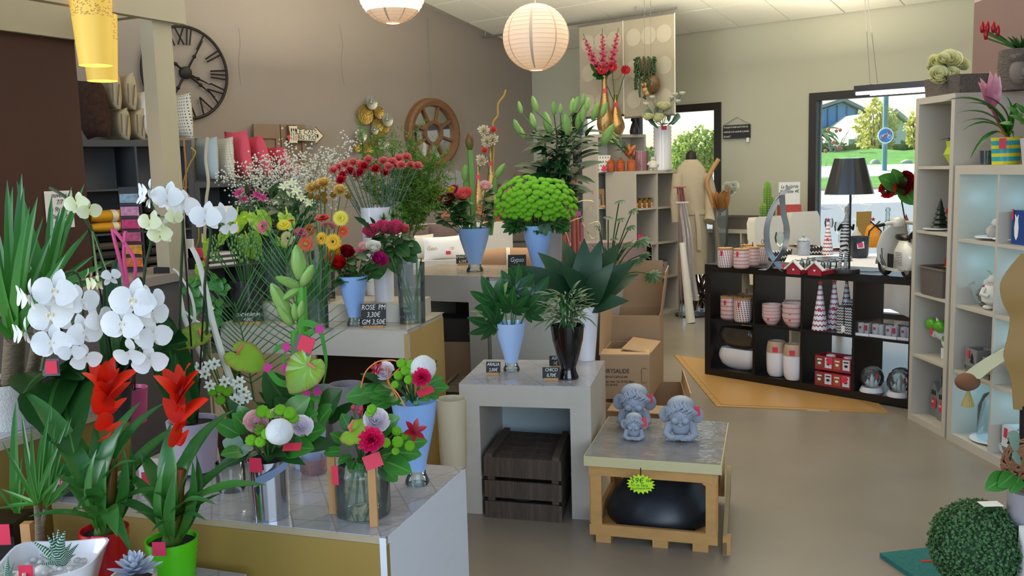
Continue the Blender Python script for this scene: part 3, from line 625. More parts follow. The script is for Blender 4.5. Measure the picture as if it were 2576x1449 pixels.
# hanging fluorescent lamp in front of the big window
a = onp(2152,232,V((2.75,7.25,0)),WN);b = a+WT*.95;r = thing('tube_lamp','black hanging fluorescent lamp lit in front of the big window','lamp',(a+b)/2)
for o,s in ((0,0),(.16,.05)):
    q0,q1 = a+WN*o+WT*s,b+WN*o+WT*s;MB().quad([q0.xy-WN.xy*.035,q1.xy-WN.xy*.035,q1.xy+WN.xy*.035,q0.xy+WN.xy*.035],a.z,a.z+.045).build('housing',mat('black_metal','#1d1a1a',.35),r,False)
    MB().tube([q0+V((.005,0,-.012)),q1+V((0,0,-.012))],.012,10).build('tube',mat('lit_tube','#f6ecff',.4,emit=5),r)
q = a+WT*.11+V((0,0,.05));MB().quad([(q+WN*.2+WT*.015).xy,(q-WN*.03+WT*.015).xy,(q-WN*.03-WT*.015).xy,(q+WN*.2-WT*.015).xy],q.z-.006,q.z).build('bracket',m_steel,r,False)
for e in (.0,.16): MB().tube([q+WN*e,q+WN*.08+V((0,0,1.1))+WT*-.12],.003,4).build('cable',m_cord,r)
# ---------- boxes, crates and tubs on the floor ----------
m_crate = mat('weathered_wood','#4a3c30',.75,var=.45,scale=5,stretch=(9,1.2,1.2),contrast=1.7,bump=.4,bscale=14)
m_crate2 = mat('weathered_wood2','#544538',.75,var=.45,scale=5,stretch=(1.2,9,1.2),contrast=1.7,bump=.4,bscale=14)
def crate(lab,q,z0,z1,rows=3,gap=.025,tops=5,grp='old wooden crates'):
    q = [V(p) for p in q];r = thing('wooden_crate',lab,'crate',((q[0]+q[2])/2).to_3d()+V((0,0,z0)),grp);h = (z1-z0-.012-gap*(rows-1))/rows
    for i in range(4):
        for k in range(rows): z = z0+k*(h+gap);MB().quad(strip4(q[i],q[(i+1) % 4],.012,q[i-2]),z,z+h).build('slat',m_crate if i % 2 == 0 else m_crate2,r,False)
        c = q[i];u = (q[(i+1) % 4]-c).normalized();v_ = (q[i-1]-c).normalized();c = c+(u+v_)*.013;MB().quad([c,c+u*.03,c+u*.03+v_*.03,c+v_*.03],z0,z1-.014).build('corner_post',m_crate2,r,False)
    for k in range(tops):
        a,b = lerp(q[0],q[3],k/tops),lerp(q[1],q[2],k/tops);c,d = lerp(q[1],q[2],(k+.94)/tops),lerp(q[0],q[3],(k+.94)/tops)
        MB().quad([a,b,c,d],z1-.012,z1).build('top_slat',m_crate,r,False)
    for t0,t1 in ((.02,.11),(.89,.98)):
        a,b = lerp(q[0],q[1],t0),lerp(q[0],q[1],t1);c,d = lerp(q[3],q[2],t1),lerp(q[3],q[2],t0)
        MB().quad([a,b,c,d],z1,z1+.014).build('batten',m_crate2,r,False)
    return r
r = crate('dark old wooden crate standing under the aralia table',[V((-.142,3.9)),V((.185,3.805)),V((.25,4.2)),V((-.06,4.3))],0,.27,3,.018)
mb = MB().lathe([(.0,0),(.055,0)],20,face((.02,3.853,.1),(-.28,-.96,0)) @ SC(1,.3,1));mb.build('hand_hole',mat('dark_hole','#0a0807',.9),r,False)
crate('weathered crate left of the aralia table, nearer the ochre side',[V((-.41,4.87)),V((-.19,4.8)),V((-.12,5.2)),V((-.34,5.25))],0,.33,3)
crate('weathered crate squeezed between the aralia table and the tall table leg',[V((-.165,4.6)),V((.06,4.55)),V((.12,5.1)),V((-.1,5.16))],0,.34,3)
def carton(lab,q,z0,z1,flaps=(),m=m_kraft,name='cardboard_box',th=.006,closed=False):
    q = [V(p) for p in q];r = thing(name,lab,'box',((q[0]+q[2])/2).to_3d()+V((0,0,z0)))
    for i in range(4): MB().quad(strip4(q[i],q[(i+1) % 4],th,q[i-2]),z0,z1).build('side',m,r,False)
    MB().quad(inset(q,th),z0,z0+th).build('bottom',m_kraft2,r,False)
    if closed: MB().quad(q,z1,z1+th).build('top_flap',m,r,False)
    for i,l,ang,t0,t1 in flaps:
        a,b = lerp(q[i],q[(i+1) % 4],t0).to_3d()+V((0,0,z1)),lerp(q[i],q[(i+1) % 4],t1).to_3d()+V((0,0,z1));u = (b-a).normalized();n = V((u.y,-u.x,0))
        n = -n if n.xy.dot((q[0]+q[2])/2-q[i]) > 0 else n
        o = n*math.cos(ang)*l+V((0,0,1))*math.sin(ang)*l;t_ = u.cross(o).normalized()*th
        MB().add([a,b,b+o,a+o,a+t_,b+t_,b+o+t_,a+o+t_],[(0,1,2,3),(7,6,5,4),(0,4,5,1),(1,5,6,2),(2,6,7,3),(3,7,4,0)]).build('flap',m_kraft2 if (i+int(l*100)) % 2 else m,r,False)
    return r
carton('low cardboard box at the bottom of the stack right of the table',[V((.5,5.16)),V((.95,5.0)),V((1.02,5.62)),V((.6,5.7))],0,.17,[(1,.08,1.5,0,1),(0,.12,-.1,.1,1)])
bx1 = [V((.49,5.245)),V((.765,5.2)),V((.90,5.62)),V((.6,5.67))]
r1 = carton('printed cardboard vase box on top of the stack, front flap torn',bx1,.171,.425,[(0,.13,PI-.05,.0,1),(1,.17,PI-.12,.1,.95),(3,.3,1.62,0,1)])
fn = V((-(bx1[1]-bx1[0]).y,(bx1[1]-bx1[0]).x,0)).normalized();fn = -fn if fn.y > 0 else fn
m_ink = mat('black_ink','#191615',.7)
def onbox(x,y): return onp(x,y,bx1[0].to_3d()+fn*.002,fn)
for s,x,y,h in (('CHRYSALIDE',1546,934,.026),("ITEM N°:CAP1014W",1548,948.5,.0135),('Désignation: Vase Tub 20 M/S Blanc',1548,960,.0125),('PCS 24 PCS',1537,968.5,.013)):
    text(s,h,m_ink,r1,face(onbox(x,y),fn) @ SC(.8 if h > .02 else .85,1,1),align='CENTER')
c = onbox(1620,945);Mf = face(c,fn);mb = MB()
mb.tube([(.014*math.cos(a)*1.0,.035*(1 if math.sin(a) >= 0 else -1)+.008*math.sin(a),.001) for a in [2*PI*k/24 for k in range(25)]],.001,4,Mf);mb.build('vase_drawing',m_ink,r1)
carton('tall cardboard box with upright flaps behind the printed box',[V((.52,5.76)),V((.905,5.7)),V((.99,6.1)),V((.58,6.16))],0,.57,[(2,.3,1.5,0,1),(1,.27,1.45,0,1)])
c0 = V((-.62,5.55));carton('brown cardboard box inside the opening of the tall table',[V((-.49,5.58)),V((-.25,5.54)),V((-.23,5.78)),V((-.47,5.83))],.0,.46,closed=True)
carton('dark box with a torn lid inside the opening of the tall table',[V((-.48,5.59)),V((-.26,5.55)),V((-.24,5.76)),V((-.46,5.8))],.47,.6,m=mat('dark_carton','#37302a',.8),closed=True)
m_tub = mat('cream_plastic','#cdbf9f',.45);m_tubg = mat('grey_plastic','#8d888c',.5)
def tub(lab,x,y,w_,Y,z0,h,m,taper=.75,name='flower_tub',dbl=True):
    c = at(x,y,Y);R_ = w_/2*mpp(Y);r = tag(MB().lathe([(R_*taper,c.z-h),(R_*(taper*.5+.5),c.z-h*.45),(R_,c.z),(R_*.96,c.z),(R_*.9,c.z-h*.4),(R_*taper*.9,c.z-h+.01),(0,c.z-h+.01)],32,T(c.x,c.y,0)).build(name,m),lab,'tub','empty tubs on the floor');return r
tub('tall cream plastic flower tub left of the aralia table leg',1135,1002,78,3.75,0,at(1135,1002,3.75).z-.001,m_tub,.7)
tub('large grey plastic tub behind the amaryllis arrangement, right',870,965,86,4.0,0,at(870,965,4.0).z-.001,m_tubg,.7)
tub('grey tub left of the larger grey tub',808,972,60,4.12,0,at(808,972,4.12).z-.001,m_tubg,.75)
# bamboo rug with a dark binding
q = [V((1.215,7.25)),V((1.21,5.62)),V((2.4,5.70)),V((2.4,7.3))]
q = [V((1.26,7.24)),V((1.24,5.64)),V((2.2,5.38)),V((2.3,6.3))]
r = thing('bamboo_rug','bamboo rug with a dark border under the black shelf','rug',((q[0]+q[2])/2).to_3d())
MB().quad(q,.0,.006).build('binding',mat('dark_binding','#3f3126',.8),r,False);MB().quad(inset(q,.035),.006,.009).build('bamboo_mat',uvpat('bamboo','#b98f55','#a97f46','check',1,1),r,False)
m,t,p,out = _nodes('bamboo_weave');tc = N(t,'ShaderNodeTexCoord');sp = N(t,'ShaderNodeSeparateXYZ');mp = N(t,'ShaderNodeMapping');mp.inputs['Rotation'].default_value = (0,0,.3);t.links.new(tc.outputs['Object'],mp.inputs[0]);t.links.new(mp.outputs[0],sp.inputs[0])
g = MATH(t,'LESS_THAN',MATH(t,'FRACT',MATH(t,'MULTIPLY',sp.outputs[0],90)),.3);h = MATH(t,'LESS_THAN',MATH(t,'FRACT',MATH(t,'MULTIPLY',sp.outputs[1],9)),.04)
t.links.new(MIX(t,h,MIX(t,MATH(t,'MULTIPLY',g,.5),MIX(t,noisec(t,5,(1,6,1)),lin('#c49a5c'),lin('#a37b43')),lin('#8d6a38')),lin('#d8b57c')),p.inputs['Base Color']);p.inputs['Roughness'].default_value = .5
r.children[1].data.materials[0] = m
# ---------- left wall decoration ----------
def wlp(x,y,d=.0): return onp(x,y,LC+LN*d,LN)
m_iron = mat('dark_iron','#221d1b',.5,.3)
c = wlp(467,183,.03);R_ = (wlp(467,66).z-wlp(467,297).z)/2;Mf = face(c,LN);r = thing('wall_clock','big round skeleton clock with roman numerals on the left wall','clock',c)
mb = MB().tube([(R_*math.cos(a),R_*math.sin(a),0) for a in [2*PI*k/64 for k in range(65)]],.013,8,Mf);mb.build('rim',m_iron,r)
MB().lathe([(.0,-.02),(.052,-.02),(.052,.015),(.04,.025),(0,.025)],28,Mf,0).build('hub',m_iron,r)
NUM = ['XII','I','II','III','IV','V','VI','VII','VIII','IX','X','XI']
for h in range(12):
    a = PI/2-h*PI/6;Mh = Mf @ RZ(a-PI/2);mb = MB();st = [];ri,ro = R_*.6,R_*.985;x = 0
    for ch in NUM[h]:
        if ch == 'I': st.append((x,x));x += .042
        elif ch == 'V': st += [(x+.05,x-.005),(x+.05,x+.105)];x += .135
        else: st += [(x-.0,x+.09),(x+.09,x-.0)];x += .125
    o = (x-.042)/2
    for i0,i1 in st: mb.tube([((i0-o)*.62,ri,0),((i1-o)*.95,ro,0)],.0075,5,Mh)
    mb.build('numeral',m_iron,r)
for ang,l,w_ in ((-1.07+PI/2-.0,.0,0),): pass
for dx,dy,tip in ((.53,.83,.86),(.80,-.60,.84),(-.62,.5,.55),(.88,-.36,.62),(-.5,-.85,.78)):
    d = V((dx,dy,0)).normalized();mb = MB().tube([d*.04,d*R_*tip],[.011,.004],6,Mf);mb.ball(tuple(d*R_*tip*.5),.017,8,6,Mf);mb.build('hand',m_iron,r)
# round wooden mirror
c = wlp(1090,335,.04);R_ = (wlp(1090,247).z-wlp(1090,423).z)/2;Mf = face(c,LN);r = thing('round_mirror','round wooden window mirror with spokes on the left wall','mirror',c);m_wood = mat('mirror_wood','#7a5434',.55,var=.25,scale=6,stretch=(1,1,5))
MB().lathe([(R_*.76,.0),(R_*.78,.03),(R_*.9,.045),(R_*.98,.03),(R_,-.03),(R_*.76,-.03),(R_*.76,.0)],56,Mf,0).build('frame',m_wood,r)
MB().lathe([(R_*.27,-.01),(R_*.27,.02),(R_*.35,.02),(R_*.35,-.01)],36,Mf,0).build('inner_ring',m_wood,r)
for k in range(8): a = PI/8+k*PI/4+.1;MB().box(((R_*.56),0,.004),(R_*.44,.024,.024),Mf @ RZ(a)).build('spoke',m_wood,r,False)
MB().lathe([(R_*.8,-.02),(R_*.8,-.012)],48,Mf,2).build('mirror_glass',mat('mirror','#e8ecec',.03,1.,var=0),r,False)
MB().tube([c+V((0,0,R_)),c+LN*-.02+V((0,0,1.2))],.003,4).build('hanging_cord',m_cord,r)
# metal disc wall art
m_gold = mat('hammered_gold','#b99a52',.28,.9,bump=.9,bscale=60);m_silv = mat('ribbed_silver','#c9c8bd',.3,.85);m_silv2 = mat('gold_back','#8d7540',.4,.8)
c = wlp(940,320,.05);r = thing('disc_wall_art','gold and silver metal disc wall sculpture beside the round mirror','wall art',c)
for x,y,d,k,dz in ((933,258,33,'s',.05),(917,288,46,'g',.03),(952,284,28,'g',.06),(973,301,32,'s',.07),(947,318,34,'g',.04),(941,327,21,'s',.08),(907,339,32,'s',.07),(965,318,30,'g',.02),(950,352,44,'g',.05),(963,362,32,'s',.08),(897,369,24,'g',.06),(925,375,30,'g',.03)):
    q = wlp(x,y,dz);mb = MB().lathe([(0,.0),(d/2*mpp(10.2)*.5,.004),(d/2*mpp(10.2),.016),(d/2*mpp(10.2),.012),(0,-.004)],30,face(q,LN),0,ripple=.015 if k == 's' else 0,rn=24)
    o = mb.build('disc',m_gold if k == 'g' else m_silv,r)
    if k == 's':
        mb = MB()
        for a in range(24): mb.tube([(.01*math.cos(a*PI/12),.01*math.sin(a*PI/12),.006),(d/2*mpp(10.2)*.97*math.cos(a*PI/12),d/2*mpp(10.2)*.97*math.sin(a*PI/12),.018)],.0018,3,face(q,LN))
        mb.ball((0,0,.006),.012,8,6,face(q,LN));mb.build('ribs',m_silv,o)
MB().tube([wlp(933,258,.02),wlp(947,318,.01),wlp(925,380,.02)],.008,5).build('frame_rod',m_silv2,r)
for pl_ in (((852,60),(862,110),(858,160),(866,215)),((600,70),(604,110),(600,160),(606,215))): MB().tube(smooth([wlp(x,y,.001) for x,y in pl_],3),.0013,3).build('crack',mat('crack_grey','#6f655c',.9),bpy.data.objects['wall_left'])
# louvred shutter panels and the arrow sign
m_taupe = mat('taupe_paint','#85705a',.7)
a,b = wlp(632,312,.04),wlp(765,312,.04);z1 = a.z;z0 = 1.46;r = thing('shutter','taupe louvred double shutter leaning on the left wall','shutter',((a+b)/2).xy.to_3d()+V((0,0,z0)))
for k in (0,1):
    u0,u1 = a.lerp(b,k*.5+.01),a.lerp(b,k*.5+.49);n = LN
    def pb(nm,f0,f1,za,zb,t_=.03): p,q = u0.lerp(u1,f0),u0.lerp(u1,f1);MB().quad([p.xy,q.xy,(q+n*t_).xy,(p+n*t_).xy],za,zb).build(nm,m_taupe,r,False)
    pb('stile',0,.17,z0,z1);pb('stile',.83,1,z0,z1);pb('rail',.17,.83,z1-.13,z1,.028);pb('rail',.17,.83,z0,z0+.12,.028);pb('panel',.17,.83,z1-.3,z1-.13,.012)
    for j in range(4):
        z = z1-.32-j*.042;p,q = u0.lerp(u1,.17),u0.lerp(u1,.83);MB().add([p+V((0,0,z-p.z-.032))+n*.028,q+V((0,0,z-q.z-.032))+n*.028,q+V((0,0,z-q.z))+n*.006,p+V((0,0,z-p.z))+n*.006,p+V((0,0,z-p.z-.036))+n*.024,q+V((0,0,z-q.z-.036))+n*.024,q+V((0,0,z-q.z-.006)),p+V((0,0,z-p.z-.006))],[(0,1,2,3),(7,6,5,4),(0,4,5,1),(2,6,7,3)]).build('louvre',m_taupe,r,False)
c = wlp(769,340,.1);s = mpp(9.0);Mf = face(c,LN) @ RZ(-.035);r = thing('arrow_sign','cream arrow sign lettered in black hanging over the shutter','sign',c)
ol = [(-50,21),(-26,22),(-26,14),(28,14),(28,20),(51,0),(28,-20),(28,-14),(-26,-14),(-26,-21),(-50,-21),(-46,0)]
MB().prism([(x*s*1.05,y*s*1.05) for x,y in ol],.012,Mf).build('rust_edge',mat('rusty_edge','#5a3c22',.7),r,False);MB().prism([(x*s*.98,y*s*.95) for x,y in ol],.012,Mf @ T(0,0,.003)).build('board',mat('aged_cream','#ddd3b8',.7,var=.1),r,False)
text('LE CAFE',12*s,m_ink,r,Mf @ T(1*s,6.5*s,.01));text('BISTRO',12*s,m_ink,r,Mf @ T(2*s,-6.5*s,.01));
mb = MB()
for x in (-42,-36,-30): mb.box((x*s,-3*s,.0105),(1.3*s,22*s,.001),Mf);mb.box((x*s,11*s,.0105),(3.2*s,7*s,.001),Mf)
mb.build('cutlery_mark',m_ink,r,False);MB().box((33*s,-1*s,.0105),(5*s,8*s,.001),Mf).build('cup_mark',m_ink,r,False)
def redtag(parent,p,n,w_=.03,h=.03,rot=0.,m=None,name='price_tag'): return MB().box((0,0,0),(w_,h,.0012),face(p,n) @ RZ(rot)).build(name,m or m_red,parent,False)
redtag(r,c+LN*.02-V((.14,.13,.02)),LN,.035,.035,.4)
# black slate sign on the back wall
c = onp(1853,331,W1-WN*.02,WN);Mf = face(c,-WN) ;r = thing('wall_slate','small black wall sign with white writing hung between the windows','sign',c);s = mpp(9.65)/.85
MB().box((0,0,0),(62*s,28*s,.012),Mf).build('board',mat('slate_black','#2b2a29',.7),r,False)
text("Pourquoi le lundi est-il si loin du\nvendredi, et le vendredi si proche\ndu lundi ?",4.6*s,mat('chalk','#e9e6df',.8),r,Mf @ T(-29*s,0,.008),align='LEFT',sx=.66,sp=1.5)
mb = MB().tube([(-30*s,14*s,0),(0,30*s,0),(30*s,14*s,0)],.003,4,Mf);mb.build('hanging_cord',m_cord,r)
MB().box((26*s,-18*s,.006),(6*s,9*s,.002),Mf).build('price_tag',mat('paper_white','#ece9e2',.8),r,False)
# ---------- seating, tables and cushions at the back ----------
def cushion(name,lab,c,w_,h,t,n,m,rot=0.,group=None,up=(0,0,1),puff=1.,lean=0.,cat='cushion'):
    """pillow standing on its lower edge: c bottom centre, n facing normal"""
    mb = MB();K = 10;vs,fs,uv = [],[],[]
    for s in (1,-1):
        for j in range(K+1):
            for i in range(K+1):
                u,v = i/K*2-1,j/K*2-1;e = (1-abs(u)**3)*(1-abs(v)**3);q = .93+.07*(abs(u*v))**1.5
                vs.append((u*w_/2*(1-.07*(1-v*v)*0-.06*(1-abs(v))*0)*(q),v*h/2*q,s*t/2*max(0,e)**.55));uv.append((i/K,j/K))
    k = (K+1)**2
    for s in range(2):
        for j in range(K):
            for i in range(K): a = s*k+j*(K+1)+i;f = (a,a+1,a+K+2,a+K+1);fs.append(f if s == 0 else f[::-1])
    M = face(V(c)+V((0,0,h/2*math.cos(lean))),n,up) @ RX(-lean) @ RZ(rot);mb.add(vs,fs,M,uv)
    return tag(mb.build(name,m),lab,cat,group)
m_pink = mat('pink_linen','#d85468',.85,var=.06,scale=30,bump=.2,bscale=300);m_beige = mat('beige_linen','#b9a684',.85,var=.07,scale=30,bump=.2,bscale=300);m_pale = mat('pale_blue_linen','#aebcc0',.85,var=.05,scale=20)
m_offw = mat('offwhite_linen','#d9d2c4',.85,var=.05,scale=20);m_fur = mat('brown_fur','#3a1f10',.95,var=.6,scale=30,bump=1,bscale=120,contrast=1.8);m_taupef = mat('taupe_fur','#7e6763',.95,var=.25,scale=40,bump=1,bscale=200)
gt = lambda u,d: lw(u,d,1.86+.001)
NR = V((.55,-.83,0))
TZ = 5*.342+2*.05-.016+.001;TZ2 = 4*.342+2*.05-.016+.001
def cpx(x,y,Y,z): p = at(x,y,Y);p.z = z;return p
NC = V((-.62,-.78,0))
def csh(x,z): p = onp(x,350,lw(0,.24,1.5),LN);p.z = z+.012;return p
cushion('fur_cushion','dark brown fur cushion at the left end of the grey shelf top',csh(240,TZ),.32,.46,.2,NC,m_fur,0,None,lean=-.1)
b0 = []
for k,(x,y,ln,lb) in enumerate(((303,353,.25,'lower left beige cushion on top of the grey shelf'),(342,353,.25,'lower right beige cushion on top of the grey shelf, beside the post'),(287,285,.2,'upper left beige cushion on the stacked pair'),(325,275,.2,'upper right beige cushion on the stacked pair'))):
    p = csh(x,TZ)
    c = cushion('beige_cushion',lb,(p.x,p.y,TZ if k < 2 else TZ+.235),.27,.25 if k < 2 else .29,.11,NC,m_beige,.0,'beige cushions with grey zigzag')
    for s in (-1,1): MB().tube([V((p.x+.10+.006*j,p.y-.12,(TZ if k < 2 else TZ+.235)+.03+.04*j+ (.015 if j % 2 else 0))) for j in range(5)] if s > 0 else [V((p.x+.07,p.y-.13,(TZ if k < 2 else TZ+.235)+.05)),V((p.x+.075,p.y-.13,(TZ if k < 2 else TZ+.235)+.2))],.006,4).build('grey_stripe',mat('grey_stripe','#6d6557',.8),c)
cushion('cushion','white cushion with red piping, half behind the cream post',csh(356,TZ),.34,.38,.1,NC,m_offw)
c = cushion('patterned_cushion','cream cushion with a dotted edge right of the cream post',csh(456,TZ),.36,.37,.1,NC,uvpat('dotted_linen','#d9cfbb','#4b5a5e','dots',14,14,.35,.85))
for k,(x,y,w_,m,lb) in enumerate(((516,452,.36,m_pale,'pale blue cushion at the left of the row on the low grey shelf'),(556,450,.36,uvpat('floral_linen','#cfc8ba','#a89a68','dots',16,16,.3,.85),'offwhite cushion with small print beside the pink cushions'))):
    cushion('cushion',lb,csh(x,TZ2),.33,.36,.1,NC,m,lean=.03)
for k,(x,ln,dz,lb) in enumerate(((592,.1,0,'leftmost of the three pink cushions'),(630,.3,-.01,'middle of the three pink cushions'),(680,.7,-.02,'rightmost pink cushion leaning back above the white flowers'))):
    c = cushion('pink_cushion',lb,csh(x+6+8*k,TZ2),.33,.42-.03*k,.12,NC,m_pink,.0,'pink cushions',lean=-ln)
    if k < 2: p = csh(x+6+8*k,TZ2+.2);MB().box((p.x-.03,p.y-.09,p.z),(.02,.004,.05)).build('label_tag',m_ink,c)
# folded throws, cards and dark goods in the grey shelves
m_must = uvpat('mustard_knit','#d79a12','#b37d0a','check',60,24,.5,.9)
for k in range(2):
    p = KG(0,3,.5,.06,.0+.085*k);r = thing('folded_throw',('lower' if k == 0 else 'upper')+' mustard knitted throw folded in the grey shelf','throw',p,'mustard throws');u = gu.to_3d()
    M = T(p) @ MX((u,-gd.to_3d()*-1,V((0,0,1)))).transposed().to_4x4()
    MB().lathe([(.001,-.165),(.04,-.16),(.048,-.1),(.05,0),(.048,.1),(.04,.16),(.001,.165)],18,M @ T(0,.06,.046) @ RY(PI/2) @ SC(.95 if k else .82,1.5,1),0).build('throw',m_must,r)
    MB().lathe([(.052,-.022),(.052,.022)],18,M @ T(.02,.06,.046) @ RY(PI/2) @ SC(.95 if k else .82,1.5,1),0).build('paper_band',mat('pale_band','#d9cdb8',.7),r)
for k,(c,rw) in enumerate(((0,2),(0,1),(1,3),(1,2))):
    for j in range(4):
        p = KG(c,rw,.45+.05*math.sin(j*2.1+k),.12,.07*j);M = T(p) @ MX((gu.to_3d(),gd.to_3d(),V((0,0,1)))).transposed().to_4x4();r = thing('folded_rug','%s dark folded fabric in the %s cell of the grey shelf' % (['lowest','second','third','topmost'][j],['middle left','lower left','upper right','middle right'][k]),'folded fabric',p,'dark folded fabrics')
        MB().box((0,.1,.03),(.27+.02*(j % 2),.2,.055),M).build('fold',mat('dark_fabric%d' % (j % 3),['#2a2422','#4a4038','#6a5a48'][j % 3],.9,bump=.5,bscale=80),r);MB().tube([M @ V((-.13,0,.03)),M @ V((.13,0,.03))],.026,8).build('fold_edge',mat('dark_fabric%d' % ((j+1) % 3),'#4a4038',.9),r)
p = KG2(0,3,.5,.03);M = T(p) @ MX((gu.to_3d(),gd.to_3d(),V((0,0,1)))).transposed().to_4x4();tag(MB().box((0,.0,.1),(.2,.02,.13),M).build('white_card',m_pw,smooth=False),'blank pale card standing in the low grey shelf','card')
for j in range(5):
    p = KG2(0,2,.5,.1,.022*j);M = T(p) @ MX((gu.to_3d(),gd.to_3d(),V((0,0,1)))).transposed().to_4x4()
    tag(MB().box((0,.1,.011),(.27-.02*(j % 2),.2,.02),M).build('placemat',mat('mat%d' % (j % 2),['#cfcac2','#39404c'][j % 2],.8),smooth=False),['lowest','second','third','fourth','topmost'][j]+' placemat in the pile inside the low grey shelf','placemat','pile of placemats')
# wooden dresser, sofa and armchair at the back
m_orange = mat('orange_wood','#b0693c',.5,var=.15,scale=3,stretch=(5,1,1))
a,b = at(1112,545,9.1),at(1400,545,9.1);zt = at(1250,535,9.1).z;r = thing('dresser','orange wooden console table behind the roses','table',(a.x,9.1,0))
MB().box(((a.x+b.x)/2,9.25,zt),(b.x-a.x,.5,.04)).build('table_top',m_orange,r,False);MB().box(((a.x+b.x)/2,9.06,zt-.1),(b.x-a.x-.06,.03,.14)).build('apron',m_orange,r,False)
for x in (a.x+.05,b.x-.05):
    for y in (9.07,9.43): MB().box((x,y,zt/2-.01),(.06,.06,zt-.02)).build('leg',m_orange,r,False)
MB().box(((a.x+b.x)/2,9.25,.45),(b.x-a.x-.1,.42,.03)).build('shelf_board',m_orange,r,False)
tag(MB().box(((a.x+b.x)/2+.05,9.25,.62),(b.x-a.x-.35,.32,.3)).build('carved_chest',mat('carved_grey','#6d665f',.8,bump=1,bscale=40)),'grey carved chest standing under the orange console','chest')
p = at(1090,660,8.1);r = thing('sofa','pale daybed carrying the white and fur cushions','sofa',(p.x,8.1,0));zs = at(1090,655,8.0).z
for nm,c,d in (('seat',(p.x+.12,8.35,zs-.09),(1.15,.75,.18)),('base',(p.x+.12,8.35,(zs-.18)/2+.02),(1.1,.7,zs-.22)),('backrest',(p.x+.12,8.78,zs+.06),(1.15,.12,.42))): MB().box(c,d).build(nm,mat('pale_upholstery','#c9c2ba',.9),r)
for x,y,w_,h,m,lb,Y in ((1063,650,.21,.17,m_offw,'white cushion leaning behind the lettered one',8.2),(1118,660,.36,.16,mat('white_cotton','#f2f0ee',.8,var=.02),'white cushion with gold lettering on the daybed',8.08),(1055,615,.24,.15,m_taupef,'left taupe fur cushion on the daybed',8.5),(1118,618,.27,.16,m_taupef,'right taupe fur cushion on the daybed',8.5)):
    q = at(x,y,Y);c = cushion('cushion',lb,(q.x,Y,max(zs+.0,q.z) if m is not m_taupef else zs+.09),w_,h+.04,.1,V((.1,-1,.12)),m,.03)
    if 'lettering' in lb: text('Good Vibes',.035,mat('gold_print','#c9a13a',.4,.6),c,face((q.x-.03,Y-.052,zs+.1),(.1,-1,.1)),.3);MB().box((q.x+.04,Y-.056,zs+.06),(.04,.003,.03)).build('printed_house',m_red,c,False)
p = at(1560,640,7.4);r = thing('armchair','rounded pinkish grey armchair behind the aspidistra leaves','armchair',(p.x,7.4,0));m_arm = mat('pinkish_felt','#8f7a78',.9,bump=.2,bscale=200)
M = T(p.x-.08,7.45,0);hb = at(1560,612,7.4).z
prof = [(.30,.42),(.33,.5),(.34,hb-.04),(.325,hb),(.30,hb-.02),(.28,.5),(.28,.44)]
mb = MB();mb.lathe(prof,40,M,0);mb.f = [f for f in mb.f if sum(mb.v[i][1] for i in f)/len(f) > 7.45-.1];mb.build('shell',m_arm,r);MB().lathe([(0,.36),(.28,.36),(.29,.44),(.25,.47),(0,.475)],32,M,0).build('seat',m_arm,r)
for sx in (-.2,.2):
    for sy in (-.2,.2): MB().tube([(p.x-.08+sx,7.45+sy,.37),(p.x-.08+sx*1.2,7.45+sy*1.2,0)],[.02,.012],8).build('leg',m_black,r)
a = at(1235,662,7.2);r = thing('wrapped_sofa_roll','tan wrapped bolster lying behind the amaryllis vase','bolster',(a.x,7.2,a.z));zr = at(1290,660,7.2).z
MB().lathe([(.02,-.3),(.055,-.28),(.075,-.15),(.085,.0),(.075,.2),(.05,.32),(.02,.34)],20,T(at(1290,650,7.2).x,7.2,zr+.03) @ RY(PI/2),0).build('cloth',mat('tan_cloth','#b0896a',.85),r);MB().lathe([(.086,-.05),(.086,-.02)],20,T(at(1290,650,7.2).x,7.2,zr+.03) @ RY(PI/2),0).build('white_band',m_offw,r)
MB().box((at(1290,650,7.2).x,7.2,(zr-.05)/2),(.66,.3,zr-.05)).build('bench',mat('pale_upholstery','#c9c2ba',.9),r)
# ---------- dining table by the big window ----------
m_cloth = mat('white_tablecloth','#dcdbe0',.85,var=.03);m_uph = mat('cream_upholstery','#ddd6c8',.85,var=.03)
dq = [V((1.98,6.76)),V((2.72,6.06)),V((3.3,6.9)),V((2.2,7.4))];zt = .75
r = thing('dining_table','dining table with a long white cloth laid for a meal behind the black shelf','table',((dq[0]+dq[2])/2).to_3d())
MB().quad(dq,zt-.03,zt).build('table_top',m_white,r,False)
c0 = (dq[0]+dq[2])/2
for k in range(4): q = lerp(dq[k],c0,.12);MB().quad([q+V((-.03,-.03)),q+V((.03,-.03)),q+V((.03,.03)),q+V((-.03,.03))],0,zt-.03).build('leg',mat('cream_leg','#cfc8b8',.6),r,False)
mb = MB();n = 20;ring = []
for k in range(4):
    for i in range(n): ring.append(lerp(dq[k],dq[(k+1) % 4],i/n))
top = [(*(p+(p-c0)*.012),zt+.004) for p in ring];bot = []
for i,p in enumerate(ring):
    e = .035+.018*math.sin(i*1.1)+.012*math.sin(i*2.7);d = (p-c0).normalized();cn = min(i % n,n-i % n)/n;bot.append((*(p+d*(e)),zt-.26-.1*(1-min(1,cn*4))))
m_ = len(ring);mb.add(top+bot,[tuple(range(m_))]+[(i,(i+1) % m_,m_+(i+1) % m_,m_+i) for i in range(m_)]);cl = tag(mb.build('tablecloth',m_cloth),'white cloth draped over the dining table','tablecloth')
ikat = uvpat('black_white_ikat','#2b2a2c','#e6e2da','zigzag',9,5,.28,.85,.35)
